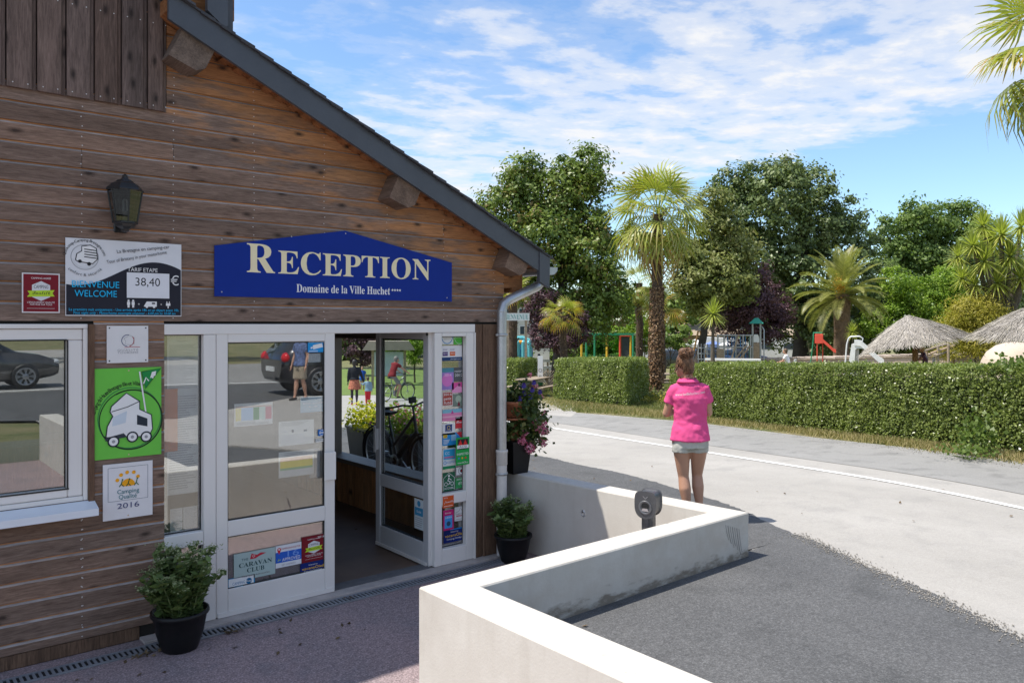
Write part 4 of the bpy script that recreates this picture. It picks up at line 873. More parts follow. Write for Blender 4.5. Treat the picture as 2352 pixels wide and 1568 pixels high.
s = rst('bike_sticker', 'mid green speech bubble sticker with a bike beside the ACCUEIL sticker', 1046, 1122, 1070, 1094, hexc('#2f8a50')); s.ring(.36, .45, .12, .03, WHT); s.ring(.64, .45, .12, .03, WHT); s.line([(.36, .45), (.5, .62), (.64, .45)], .03, WHT); s.lines(.1, .9, .76, .92, 2, WHT, .3, 3); s.done()
s = rst('family_sticker', 'orange sticker lettered famille across the sidelight rail', 1017, 1167, 1042, 1136, hexc('#cf5524'), y=-.032); s.text('2016', .25, .80, .10, WHT, width=.35); s.text(scriptb('famille'), .55, .42, .2, WHT, width=.85); s.rect(.1, .12, .9, .16, WHT); s.done()
s = rst('guide_sticker', 'magenta guide sticker with a blue booklet in the lower sidelight', 1018, 1219, 1042, 1168, hexc('#b81f6a'), y=-.032); s.rect(.12, .10, .86, .72, hexc('#3f8fd0')); s.text('EUROPA', .5, .58, .09, WHT, width=.6); s.disc(.5, .32, .12, hexc('#2c4a66')); s.text(scriptb('Selected'), .45, .82, .09, WHT, width=.6); s.done()
s = rst('tent_sticker', 'white camping sticker with a drawn tent in the lower sidelight', 1044, 1197, 1070, 1160, (.75, .75, .75)); s.line([(.06, .60), (.35, .68), (.5, .92), (.65, .68), (.94, .60)], .02, BLK); s.text('Camping Contact', .5, .46, .10, BLK, width=.84); s.rect(.15, .30, .85, .40, hexc('#b0304c')); s.text('VAKANTIES', .5, .315, .07, WHT, width=.6); s.rect(.1, .1, .9, .13, GREY); s.done()
s = rst('holiday_sticker', 'navy holidays sticker with yellow lettering in the lower sidelight', 1019, 1248, 1068, 1208, hexc('#12296f')); vacan(s); s.poly([(.9, .5), (1, .5), (1, 1), (.3, 1), (.3, .93), (.9, .93)], hexc('#2f8fd0')); s.done()
# leaflet on the lower pane of the open leaf, lying along that leaf
s = Sign('leaflet', 'blue and white leaflet on the lower pane of the open door leaf', 'notice', 0, 0, .16, .28, th=.0012, col=(.60, .66, .68), origin=(4.126, .27, .33), rz=R_(-91.5)); s.rect(.05, .45, .95, .72, hexc('#3f8fb8')); s.disc(.5, .85, .10, hexc('#3f8fb8')); s.text('Guide', .5, .55, .08, WHT, width=.5); s.lines(.1, .9, .06, .4, 5, GREY, .3, 3); s.done()

# ------------------------------------------------------------------ wall lantern
L = empty('wall_lantern', (1.492, -.02, 2.9), 0, 'black six sided wall lantern with clear panes and a small bulb', 'lantern')
M_iron = pm('black_iron', (.016, .017, .018), .38, .2, 9)
def hexring(r, z, cy, n=6): return [(r * math.cos(2 * math.pi * (k + .5) / n), cy + r * math.sin(2 * math.pi * (k + .5) / n), z) for k in range(n)]
cy = -.13
mb = MB(); mb.box(-.045, -.02, -.02, .045, 0, .30, bev=.008); mb.tube([(0, -.01, .02), (0, -.05, -.005), (0, -.12, .0)], .012); mb.obj('back_plate', M_iron, L)
mb = MB(); mb.lathe([(.118, .255), (.122, .262), (.118, .272), (.085, .305), (.060, .318), (.050, .330), (.030, .337), (.018, .352), (.020, .362), (.008, .372), (.0, .378)], 6, (0, cy, 0), smooth=False); mb.obj('cap', M_iron, L)
mb = MB(); mb.lathe([(.0, -.028), (.020, -.02), (.028, -.006), (.060, .012), (.070, .030), (.084, .034), (.084, .046), (.070, .046)], 6, (0, cy, 0), smooth=False); mb.obj('base', M_iron, L)
lo, hi = hexring(.078, .044, cy), hexring(.112, .258, cy)
for k in range(6):
    a = 2 * math.pi * (k) / 6
    mb = MB(); mb.tube([hexring(.078, .044, cy)[k], hexring(.112, .258, cy)[k]], .0055, 6); mb.obj('bar', M_iron, L)
    k2 = (k + 1) % 6; mb = MB(); sk = .985
    mb.add([lo[k], lo[k2], hi[k2], hi[k]], [(0, 1, 2, 3)]); mb.obj('pane', glassm('lantern_glass', .10, (.26, .28, .28)), L)
mb = MB(); mb.lathe([(.014, .05), (.018, .06), (.018, .10), (.022, .102), (.022, .118)], 10, (0, cy, 0)); mb.obj('lamp_holder', pm('ceramic', (.6, .58, .52), .4), L)
mb = MB()
for dx in (-.012, .012): mb.tube([(dx, cy, .118), (dx, cy, .19), (dx * .3, cy, .20)], .0075, 8)
mb.obj('bulb', pm('bulb_glass', (.75, .73, .66), .25), L)
# ------------------------------------------------------------------ foliage builders
def unit(a): return a / np.maximum(1e-9, np.linalg.norm(a, axis=1, keepdims=True))
def leafquads(P, Nrm, size, asp=.55, r=rng, fold=.0):
    """one rhombic blade per point, facing roughly Nrm"""
    n = len(P); N = unit(Nrm); T = unit(np.cross(N, r.normal(size=(n, 3)))); Bt = np.cross(N, T)
    L = (size * r.uniform(.65, 1.3, n))[:, None]; Wd = L * asp
    V = np.stack([P - T * L * .5, P + Bt * Wd * .5 - T * L * .05, P + T * L * .5, P - Bt * Wd * .5 - T * L * .05], 1)
    return V.reshape(-1, 3), np.arange(4 * n).reshape(n, 4)
def crown_points(blobs, n, clump=.5, r=rng, inner=.18, flat=1.0):
    """clumps of leaves spread over the shells of overlapping lobes"""
    blobs = np.array(blobs, float); w = blobs[:, 3] ** 2; w /= w.sum(); nc = max(8, int(n / 85))
    bi = r.choice(len(blobs), nc, p=w); d = unit(r.normal(size=(nc, 3)))
    rad = blobs[bi, 3][:, None] * np.where(r.random((nc, 1)) < inner, r.uniform(.35, .85, (nc, 1)), r.uniform(.80, 1.16, (nc, 1)))
    C = blobs[bi, :3] + d * rad * [1, 1, flat]
    ci = r.integers(0, nc, n); cr = clump * r.uniform(.5, 1.25, nc)
    o = r.normal(size=(n, 3)) * [.50, .50, .34]; P = C[ci] + o * cr[ci][:, None]
    N = unit(d[ci] * .5 + unit(o) * .7 + r.normal(size=(n, 3)) * .5 + [0, 0, .35])
    tone = np.clip(.5 + .22 * r.normal(size=nc)[ci] + .16 * r.normal(size=n), 0, 1)
    return P, N, tone
def pxblobs(lst, s, r, squash=.9):
    out = []
    for (u, v, rp) in lst:
        p = at(u, v, s + r.uniform(-.5, .5) * rp * s / FPX * 1.2); out.append((p.x, p.y, p.z, rp * s / FPX * squash))
    return out
BARK = pm('bark', (.105, .085, .065), .9, .35, 5, .8, fine=.2)
BARK_D = pm('dark_bark', (.055, .045, .036), .9, .35, 5, .8, fine=.2)
def trunk_mesh(base, top, r0, r1, r, limbs=()):
    mb = MB(); b, t = Vector(base), Vector(top); n = 7; pts = []; rs_ = []
    for i in range(n):
        f = i / (n - 1); p = b.lerp(t, f) + Vector((r.uniform(-1, 1), r.uniform(-1, 1), 0)) * r0 * .35 * (0 < i); pts.append(p); rs_.append(r0 * (1 - f) + r1 * f + (r0 * .45 if i == 0 else 0))
    mb.tube(pts, rs_, 10)
    for e in limbs:
        f = r.uniform(.35, .8); s_ = b.lerp(t, f); e = Vector(e); m_ = s_.lerp(e, .5) + Vector((0, 0, .25 * (e - s_).length * .4)); rr = (r0 * (1 - f) + r1 * f) * .7
        mb.tube([s_, m_, e], [rr, rr * .6, rr * .22], 7)
    return mb
def tree(name, label, blobs_px, s, n, leaf, mat, trunk_u=None, tr=.3, clump=.55, asp=.6, seed=1, bark=None, group=None, cat='tree', inner=.25):
    r = np.random.default_rng(seed); rr = random.Random(seed); bl = pxblobs(blobs_px, s, rr)
    cx = sum(b[0] for b in bl) / len(bl); cy = sum(b[1] for b in bl) / len(bl)
    base = gpt(trunk_u, s) if trunk_u is not None else Vector((cx, cy, float(gz(cy))))
    e = empty(name, base, 0, label, cat, group)
    top = Vector((cx, cy, sorted(b[2] for b in bl)[len(bl) * 2 // 3]))
    limbs = [Vector(b[:3]) for b in rr.sample(bl, min(7, len(bl)))]
    o = trunk_mesh(base, top, tr, tr * .3, rr, limbs).obj('trunk', bark or BARK, e); o.location = -base
    P, N, tone = crown_points(bl, n, clump, r, inner); k = P[:, 2] > float(gz(cy)) + .15
    v, f = leafquads(P[k], N[k], leaf, asp, r); o = link('crown', fastmesh('crown', v - np.array(base), f, mat, attr=tone[k]), e); return e
L_OAK = leafm('oak_leaf', (0.079, 0.127, 0.028), (0.208, 0.278, 0.050), .42, .28, (.20, .145, .045))
L_HOLM = leafm('holm_leaf', (0.072, 0.113, 0.041), (0.185, 0.236, 0.078), .42, .22, (.145, .165, .060))
L_OLIVE = leafm('olive_green_leaf', (0.136, 0.172, 0.046), (0.284, 0.302, 0.093), .5, .3, (.19, .18, .06))
L_FAR = leafm('mid_green_leaf', (0.087, 0.146, 0.039), (0.220, 0.305, 0.074), .5, .3)
L_LIME = leafm('bright_leaf', (0.119, 0.215, 0.024), (0.288, 0.403, 0.051), .42, .42)
L_PLUM = leafm('plum_leaf', (.068, .034, .046), (.165, .085, .105), .42, .25, (.16, .08, .09))
L_BAM = leafm('bamboo_leaf', (0.232, 0.230, 0.031), (0.488, 0.414, 0.062), .5, .4, (.46, .38, .12))
L_HEDGE = leafm('privet_leaf', (0.097, 0.137, 0.031), (0.278, 0.329, 0.088), .30, .34, (.28, .31, .10), spec=.42)
tree('oak_tree', 'tall oak with brown tinged leaves rising behind the roof gutter', [(1200, 405, 52), (1215, 450, 60), (1290, 385, 40), (1345, 395, 50), (1300, 440, 55), (1375, 425, 38), (1150, 470, 45), (1180, 520, 70), (1280, 500, 62), (1350, 500, 60), (1240, 570, 85), (1340, 575, 80), (1400, 640, 55), (1400, 560, 28), (1290, 660, 95), (1370, 710, 70), (1200, 640, 70), (1410, 700, 45)], 42, 56000, .205, L_OAK, 1283, .34, .62, seed=11, bark=BARK_D)
tree('evergreen_oak', 'broad dark evergreen oak, largest crown in the centre of the tree line', [(1790, 395, 42), (1740, 415, 48), (1840, 410, 45), (1690, 430, 50), (1780, 460, 75), (1870, 440, 50), (1900, 500, 65), (1700, 500, 70), (1960, 510, 45), (1800, 550, 95), (1920, 580, 75), (1990, 560, 38), (1850, 640, 95), (1730, 610, 80), (1950, 660, 70), (1800, 715, 80), (1900, 730, 60)], 56, 58000, .255, L_HOLM, 1840, .5, .7, seed=12, bark=BARK_D)
tree('evergreen_oak', 'olive green oak on its own trunk just behind the tall fan palm', [(1640, 470, 38), (1650, 530, 48), (1620, 590, 55), (1690, 570, 50), (1590, 640, 50), (1655, 640, 58), (1570, 590, 35), (1700, 650, 45), (1620, 690, 42)], 47, 30000, .205, L_OLIVE, 1601, .27, .55, seed=13, bark=BARK_D)
tree('leafy_tree', 'airy mid green tree on the far right of the tree line', [(2100, 490, 36), (2085, 540, 50), (2150, 510, 40), (2210, 505, 42), (2250, 520, 32), (2030, 530, 32), (2120, 590, 65), (2200, 580, 58), (2050, 600, 50), (2250, 590, 50), (2150, 660, 70), (2300, 600, 45), (2060, 670, 50)], 62, 38000, .275, L_FAR, 2110, .4, .75, seed=14)
tree('plum_tree', 'dark purple leaved plum tree in the centre, left of the date palm', [(1680, 620, 34), (1730, 640, 42), (1665, 670, 45), (1720, 700, 60), (1770, 690, 40), (1650, 725, 40), (1700, 750, 50), (1765, 745, 38), (1790, 720, 28)], 49, 30000, .15, L_PLUM, 1732, .22, .45, seed=15, bark=BARK_D)
tree('plum_tree', 'small purple leaved plum tree beside the white building and short palm', [(1250, 690, 30), (1265, 735, 40), (1310, 735, 42), (1245, 770, 32), (1290, 770, 42), (1335, 765, 26), (1225, 715, 22)], 40, 15000, .12, L_PLUM, 1288, .14, .38, seed=16, bark=BARK_D)
tree('leafy_shrub', 'bright green leafy thicket to the right of the date palm', [(2060, 650, 40), (2110, 690, 55), (2170, 660, 45), (2060, 735, 42), (2140, 740, 50), (2210, 700, 45), (2010, 740, 34), (2090, 770, 36)], 53, 30000, .17, L_LIME, 2110, .1, .5, seed=17, cat='shrub')
tree('dark_thicket', 'dark green thicket behind the thatched parasol', [(2000, 700, 48), (1970, 770, 34), (2040, 790, 28), (2260, 690, 60), (2310, 720, 50), (2340, 660, 50), (2020, 650, 45)], 58, 26000, .19, L_HOLM, 2260, .12, .55, seed=18, cat='shrub')
tree('bamboo_clump', 'yellow green bamboo clump behind the right parasols', [(2205, 712, 20), (2230, 700, 17), (2262, 708, 22), (2290, 722, 18), (2188, 735, 18), (2222, 745, 26), (2258, 748, 24), (2290, 760, 22), (2190, 775, 20), (2225, 785, 28), (2262, 792, 26), (2300, 790, 22), (2180, 808, 18), (2242, 722, 20), (2316, 742, 16), (2168, 752, 12)], 40, 24000, .19, L_BAM, 2240, .05, .62, asp=.20, seed=19, cat='shrub', inner=.3)
for i, (u, v, rp, lb) in enumerate(((1440, 760, 34, 'round green bush beside the small pergola, left of the palm trunk'), (1480, 745, 30, 'light green bush above the pergola, left of the palm trunk'), (2085, 800, 17, 'rounded clipped bush left of the red slide'), (1985, 800, 15, 'low grey green bush behind the pool, left of the red slide'), (2120, 800, 15, 'reddish low bush to the right of the white slide'), (1880, 790, 22, 'dark bush under the plum tree behind the climbing frame'))):
    tree('bush', lb, [(u, v, rp), (u - rp * .6, v + rp * .5, rp * .7), (u + rp * .7, v + rp * .4, rp * .7)], 54, 3800, .12, (L_LIME, L_LIME, L_OLIVE, L_OLIVE, L_BAM, L_HOLM)[i], u, .05, .3, seed=30 + i, cat='bush')
# far wood closing the view: reads as one mass
r = np.random.default_rng(5); bl = []
for u in np.arange(700, 2700, 24):
    s_ = 84 + r.uniform(-7, 9); v_ = 712 + 14 * math.sin(u / 90) + r.uniform(-14, 12); p = at(u, v_, s_); bl += [(p.x, p.y, p.z, 1.7), (p.x, p.y, p.z - 1.9, 2.0), (p.x, p.y, p.z - 3.6, 2.0)]
P, N, tone = crown_points(bl, 80000, .9, r); v, f = leafquads(P, N, .62, .7, r)
link('far_woodland', fastmesh('far_woodland', v, f, L_FAR, attr=tone), kind='stuff')

# ------------------------------------------------------------------ hedges
def hedge(label, pts, h, n, size, seed, lm=L_HEDGE, closed_end=True):
    """pts: four ground corners (near left, near right, far right, far left); h: heights at near left and near right"""
    r = np.random.default_rng(seed); Q = [np.array([p.x, p.y, float(gz(p.y))]) for p in pts]; H = [h[0], h[1], h[1], h[0]]
    T = [q + [0, 0, a] for q, a in zip(Q, H)]
    e = empty('hedge', Q[0], 0, label, 'hedge'); o0 = Q[0]
    mb = MB(); nin = lambda i: (Q[(i + 1) % 4] - Q[i]) / max(1e-6, np.linalg.norm(Q[(i + 1) % 4] - Q[i]))
    ins = [Q[i] + (nin(i) - nin(i - 1)) * .24 for i in range(4)]
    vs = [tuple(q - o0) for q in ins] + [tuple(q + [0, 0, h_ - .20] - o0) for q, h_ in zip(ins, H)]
    mb.add(vs, [(0, 1, 5, 4), (1, 2, 6, 5), (2, 3, 7, 6), (3, 0, 4, 7), (4, 5, 6, 7)]); mb.obj('stems_or_core', pm('hedge_core', (.022, .028, .010), .95, .3, 8), e)  # dark solid box added inside the leaves to block light, not real stems
    faces = [(Q[0], Q[1], T[1], T[0]), (Q[1], Q[2], T[2], T[1]), (T[0], T[1], T[2], T[3]), (Q[3], Q[0], T[0], T[3]), (Q[2], Q[3], T[3], T[2])]
    ar = [np.linalg.norm(np.cross(f[1] - f[0], f[3] - f[0])) * k for f, k in zip(faces, (1.25, 1.1, .8, .5, .15))]; ar = np.array(ar) / sum(ar); Pl, Nl, tl = [], [], []
    for f, a in zip(faces, ar):
        k = int(n * a); s_, t_ = r.random(k)[:, None], r.random(k)[:, None]
        p = f[0] * (1 - s_) * (1 - t_) + f[1] * s_ * (1 - t_) + f[2] * s_ * t_ + f[3] * (1 - s_) * t_
        nn = np.cross(f[1] - f[0], f[3] - f[0]); nn = nn / np.linalg.norm(nn)
        q1 = p[:, 0] * 1.3 + p[:, 1] * 2.1; lump = .030 * np.sin(q1 * 2.3) * np.sin(p[:, 2] * 4.1 + q1 * .6) + .028 * np.sin(q1 * 7.1 + 1.3 * np.sin(p[:, 2] * 9)) * np.cos(p[:, 2] * 13 + 2 * np.sin(q1 * 3.7)) + .02 * r.normal(size=k)
        p = p + nn * (lump[:, None] * .8 - np.abs(r.normal(size=(k, 1))) * .055 + .01)
        Pl.append(p); Nl.append(nn * .55 + r.normal(size=(k, 3)) * .65 + [0, 0, .3]); tl.append(np.clip(.42 + lump * 2.2 + .2 * r.normal(size=k), 0, 1))
    P, N, tn = np.concatenate(Pl), np.concatenate(Nl), np.concatenate(tl); al = P[:, 0] * .6 + P[:, 1]
    hole = np.sin(al * 2.7 + 1.5 * np.sin(P[:, 2] * 3.3 + al)) * np.sin(P[:, 2] * 5.2 + 2.2 * np.sin(al * 1.9)) + .35 * np.sin(al * 11 + P[:, 2] * 7); low = P[:, 2] - gz(P[:, 1])
    kp = r.random(len(P)) > np.clip((hole - .55) * 1.1, 0, .62) + .35 * (low < .16); P, N, tn, al, low = P[kp], N[kp], tn[kp], al[kp], low[kp]
    tn = np.clip(tn + .16 * np.sin(al * 1.3 + 2) * np.sin(low * 4 + al * .7), 0, 1); P[:, 2] += (low > .8) * (.022 * np.sin(al * 4.3) + .018 * np.sin(al * 9.7 + 1))
    v, f = leafquads(P, N, size, .6, r); link('foliage', fastmesh('foliage', v - o0, f, lm, attr=tn), e); return e
def hh(p, v): s_ = (p - CAM).dot(FW); return CAM.z - (v - V0) * s_ / FPX - float(gz(p.y))
a, b_ = gnd(1538, 952), gnd(2352, 1050); far = b_ + (b_ - a) * .55
nrm = Vector((b_.y - a.y, -(b_.x - a.x), 0)).normalized(); nrm = nrm if nrm.x > 0 else -nrm
hR = hh(b_, 817); hL = hh(a, 838)
hedge('long clipped privet hedge along the road behind the woman in pink', [a, far, far + nrm * 1.15, a + nrm * 1.15], (hL, hR + (hR - hL) * .35), 190000, .043, 41)
A2, B2, C2 = gnd(1272, 919), gnd(1440, 936), gnd(1490, 914)
hedge('middle clipped hedge block between the picnic table and the palm trunk', [A2, B2, C2, A2 + (C2 - B2)], (hh(A2, 826), hh(B2, 828)), 60000, .058, 42)
A3, B3, C3 = gnd(1080, 908), gnd(1190, 914), gnd(1233, 897)
hedge('short clipped hedge block seen just right of the downpipe', [A3, B3, C3, A3 + (C3 - B3)], (hh(A3, 826), hh(B3, 826)), 36000, .07, 43)
# wild vines and weeds breaking out of the long hedge
L_LIME2 = leafm('vine_leaf', (.065, .11, .018), (.14, .20, .04), .45, .35)
r = np.random.default_rng(8)
def weedpatch(name, label, u, v, s_, rx, rz, n, size, mat):
    c = at(u, v, s_); P = np.array(c) + r.normal(size=(n, 3)) * [rx, rx, rz]; P[:, 2] = np.maximum(P[:, 2], float(gz(c.y)) + .03)
    vv, ff = leafquads(P, r.normal(size=(n, 3)) * .7 + [-.5, -.3, .5], size, .75, r); base = Vector((c.x, c.y, float(gz(c.y))))
    e = empty(name, base, 0, label, 'plant'); link('leaves', fastmesh('leaves', vv - np.array(base), ff, mat, attr=r.random(n)), e)
    mb = MB()
    for i in range(9): mb.tube([(r.uniform(-.1, .1), r.uniform(-.1, .1), 0), (r.normal() * rx * .6, r.normal() * rx * .6, rz * .8), (r.normal() * rx, r.normal() * rx, rz * 1.7)], [.006, .005, .003], 5)
    mb.obj('stem', pm('green_stem', (.10, .14, .04), .6), e)
weedpatch('bindweed', 'bright green vine patch growing out of the hedge foot', 2245, 995, 11.3, .13, .13, 260, .075, L_LIME2)
weedpatch('bindweed', 'bright green vine shoots on top of the hedge at its right end', 2335, 838, 11.4, .20, .06, 240, .065, L_LIME2)
weedpatch('weed_tuft', 'low leafy weed tuft at the road edge below the hedge vine', 2220, 1032, 11.0, .20, .04, 240, .05, L_LIME2)
weedpatch('weed_tuft', 'yellow green weed tuft at the foot of the palm trunk', 1500, 915, 28.2, .45, .16, 900, .09, L_OLIVE)
weedpatch('weed_tuft', 'dry yellow weed tuft between palm trunk and woman', 1530, 925, 26, .40, .14, 700, .08, L_BAM)
# grass: dry verge along the hedge and lawn beyond
L_GRASS = leafm('dry_grass', (.17, .165, .055), (.40, .33, .15), .7, .3, (.50, .40, .22))
def grassfield(poly_fn, n, hgt, w, mat, seed):
    r = np.random.default_rng(seed); x, y = poly_fn(r, n); z = gz(y); a = r.uniform(0, 6.28, n); h_ = hgt * r.uniform(.4, 1.3, n); dx, dy = np.cos(a) * w, np.sin(a) * w; lx, ly = r.normal(size=n) * h_ * .5, r.normal(size=n) * h_ * .5
    V = np.stack([np.c_[x - dx, y - dy, z], np.c_[x + dx, y + dy, z], np.c_[x + lx, y + ly, z + h_]], 1).reshape(-1, 3)
    return fastmesh('grass', V, np.arange(3 * n).reshape(n, 3), mat, attr=r.random(n))
e0, e1 = gnd(1240, 945), gnd(1540, 965)
edge = [(e0.x, e0.y)] + [(p.x, p.y) for p in (gnd(1400, 952), gnd(1540, 964), gnd(1800, 993), gnd(2100, 1036), gnd(2352, 1072))]; edge.append((edge[-1][0] - .9, edge[-1][1] - 3)); edge = np.array(edge)
hb = np.array([(p.x, p.y) for p in (gnd(1240, 912), gnd(1400, 932), gnd(1538, 950), gnd(1800, 978), gnd(2100, 1016), gnd(2352, 1048))] + [(far.x, far.y)])
def verge(r, n):
    t = r.random(n) * (len(edge) - 1); w = np.sqrt(r.random(n)); i = t.astype(int); f = (t - i)[:, None]
    E = edge[i] * (1 - f) + edge[np.minimum(i + 1, len(edge) - 1)] * f; Hh = hb[i] * (1 - f) + hb[np.minimum(i + 1, len(hb) - 1)] * f
    q = E * (1 - w[:, None]) + Hh * w[:, None] + r.normal(size=(n, 2)) * .05; return q[:, 0], q[:, 1]
link('verge_grass', grassfield(verge, 26000, .09, .008, L_GRASS, 3), kind='stuff')
L_LAWN = leafm('lawn_grass', (.085, .125, .025), (.19, .20, .055), .6, .3, (.30, .26, .10))
def lawn(r, n):
    u = r.uniform(1150, 1560, n); s_ = r.uniform(21, 40, n); x = CAM.x + s_ * (FW.x + RT.x * (u - U0) / FPX); y = CAM.y + s_ * (FW.y + RT.y * (u - U0) / FPX)
    k = (x - 16.2) * .80 - (y - 11.2) * .6 > .1 ; k &= x > 15.6; return x[k], y[k]
def lawn2(r, n): x, y = lawn(r, n * 2); return np.resize(x, n), np.resize(y, n)
link('lawn_grass', grassfield(lawn2, 30000, .08, .012, L_LAWN, 4), kind='stuff')

# ------------------------------------------------------------------ palms
def fan_leaf(seg=30, R=1.0, pet=.75, droop=.35, hang=.4, split=.45, wid=1.0, seed=0, spread=285):
    """palmate leaf: petiole along +x, pleated segments fanned round its end, tips hanging"""
    r = np.random.default_rng(seed); vs, fs, tn = [], [], []
    def bend(p): x, y, z = p; q = max(0, math.hypot(x, y) - .15); return (x, y, z - droop * q * q * .55)
    for k in range(8):
        pass
    w = .014
    for (x0, x1) in ((0, pet * .5), (pet * .5, pet)):
        b = len(vs); vs += [bend((x0, -w, 0)), bend((x0, w, 0)), bend((x1, w, 0)), bend((x1, -w, 0))]; fs.append((b, b + 1, b + 2, b + 3)); tn.append(.35)
    for k in range(seg):
        a0 = R_(-spread / 2 + spread * (k) / seg); a1 = R_(-spread / 2 + spread * (k + 1) / seg); a = (a0 + a1) / 2; L = R * (.62 + .38 * math.cos(a * .5)) * r.uniform(.9, 1.06); sag = r.uniform(.7, 1.5)
        t = .55 + .25 * r.normal(); d = lambda q, an, z: bend((pet + math.cos(an) * q, math.sin(an) * q, z))
        m = L * split; hw = (a1 - a0) * .5 * wid
        rows = [(0.03, a - hw, a + hw, .0), (m, a - hw, a + hw, .03 * R), (L * .78, a - hw * .40, a + hw * .40, -.20 * sag * L * hang), (L, a - .004, a + .004, -.72 * sag * L * hang)]
        b = len(vs)
        for (q, p0, p1, z) in rows: vs += [d(q, p0, z), d(q, p1, z)]
        for i in range(3): fs.append((b + 2 * i, b + 2 * i + 1, b + 2 * i + 3, b + 2 * i + 2)); tn.append(float(np.clip(t + (.0, .12, .35)[i], 0, 1)))
    return vs, fs, tn
P_FAN = leafm('fan_palm_leaf', (0.122, 0.178, 0.025), (0.373, 0.396, 0.068), .38, .38, (.38, .33, .10), spec=.5)
P_YEL = leafm('yellowed_palm_leaf', (.17, .19, .03), (.42, .36, .05), .42, .4, (.58, .30, .06))
P_DEAD = leafm('dead_palm_leaf', (.20, .15, .07), (.36, .26, .11), .7, .25, (.42, .25, .10))
FIBRE = pm('palm_fibre', (.085, .055, .036), .95, .4, 9, 1.0, fine=.3)
FANS = {}
def fanmesh(kind, i):
    if (kind, i) not in FANS:
        v, f, t = fan_leaf(17, .70, .84, {'up': .10, 'mid': .20, 'low': .30, 'yel': .25, 'dead': .6}[kind], {'up': .30, 'mid': .60, 'low': .75, 'yel': .45, 'dead': 1.0}[kind], .42, .80, i, 235); FANS[kind, i] = fastmesh('frond', v, f, {'yel': P_YEL, 'dead': P_DEAD}.get(kind, P_FAN), attr=t)
    return FANS[kind, i]
def fan_palm(label, base, crown, R, n, trunk_r, seed, yellow=0.0, az=None, low=-62, boots=60, trunk=True, ivy=0, group=None, tmax=82):
    e = empty('fan_palm', base, 0, label, 'palm', group); rr = random.Random(seed); c = Vector(crown) - Vector(base)
    if trunk:
        mb = MB(); pts = [Vector((0, 0, -.1)).lerp(c, i / 7) + Vector((rr.uniform(-.04, .04), rr.uniform(-.04, .04), 0)) * (0 < i < 7) for i in range(8)]
        mb.tube(pts, [trunk_r * (1.1 - .02 * i) for i in range(8)], 12); mb.obj('trunk', FIBRE, e)
        mb = MB()
        for i in range(boots):
            f = rr.uniform(.30, 1.0); p = Vector((0, 0, 0)).lerp(c, f); a = rr.uniform(0, 6.28); d = Vector((math.cos(a), math.sin(a), 0)); q = p + d * trunk_r * .95; L_ = rr.uniform(.12, .32) * (1 if f < .85 else 1.4); up = rr.uniform(-.2, .9); w = Vector((-d.y, d.x, 0)) * rr.uniform(.02, .04)
            t = q + d * L_ * .55 + Vector((0, 0, L_ * up)); mb.add([q - w, q + w, t + w * .5, t - w * .5, q + Vector((0, 0, .05))], [(0, 1, 2, 3), (0, 3, 4), (1, 4, 2)])
        mb.obj('leaf_bases', pm('dead_boots', (.20, .14, .09), .9, .4, 12), e, kind='stuff')
    if ivy:
        r = np.random.default_rng(seed); k = ivy; f = r.random(k) ** 1.15 * .60; a = r.uniform(0, 6.28, k); rad = trunk_r * (1.05 + .22 * r.random(k)) * (1.25 - .35 * f)
        P = np.c_[c.x * f + np.cos(a) * rad, c.y * f + np.sin(a) * rad, c.z * f]; N = np.c_[np.cos(a), np.sin(a), .3 + 0 * a] + r.normal(size=(k, 3)) * .5
        v, ff = leafquads(P, N, .075, .8, r); link('ivy', fastmesh('ivy', v, ff, leafm('dry_ivy', (.09, .045, .022), (.26, .145, .07), .5, .15, (.40, .27, .15)), attr=r.random(k)), e, kind='stuff')
    for i in range(n):
        f = i / max(1, n - 1); el = tmax + (low - tmax) * f ** .75 + rr.uniform(-14, 14); a = (i * 137.5 + rr.uniform(-12, 12)) if az is None else rr.uniform(*az)
        kind = 'up' if el > 35 else 'mid' if el > -10 else 'low'
        if rr.random() < yellow * (1.5 if f > .5 else .6): kind = 'yel'
        if f > .9 and not yellow: kind = rr.choice(['low', 'dead'])
        sc = R / 1.5 * rr.uniform(.85, 1.1); o = link('frond', fanmesh(kind, rr.randrange(3)), e, loc=c + Vector((0, 0, .03 * R * (1 - f) - .05 * R * f)), sc=sc)
        o.rotation_mode = 'XYZ'; o.rotation_euler = (R_(rr.gauss(0, 28)), -R_(el), R_(a))
    return e
pb = gnd(1506, 908); s_ = (pb - CAM).dot(FW); pc = at(1511, 492, s_)
fan_palm('tall fan palm with an ivy clad trunk in the gap between the hedges', pb, pc, 2.0, 50, .20, 51, boots=170, ivy=4200, low=-50, tmax=80)
def palm_at(label, u, vc, s, R, n, tr, seed, **k): b = gpt(u, s); return fan_palm(label, b, at(u, vc, s), R, n, tr, seed, **k)
palm_at('short fan palm with yellowed lower leaves, right of the plum tree', 1293, 725, 36, 1.15, 26, .17, 52, yellow=.45, low=-25, tmax=70)
palm_at('fan palm partly hidden behind the tall palm trunk on its left', 1468, 650, 46, 1.35, 24, .2, 53, yellow=.1)
palm_at('yellowing short fan palm right behind the tall palm trunk', 1520, 712, 42, 1.35, 26, .2, 54, yellow=.6, low=-30, tmax=72)
palm_at('fan palm half hidden behind the roof eave and downpipe', 1178, 668, 35, .95, 22, .2, 55, yellow=.2, low=-35)
palm_at('near fan palm whose drooping leaves hang in at the top right corner', 2450, 110, 11.5, 1.35, 40, .2, 56, yellow=.08, low=-60, boots=40)
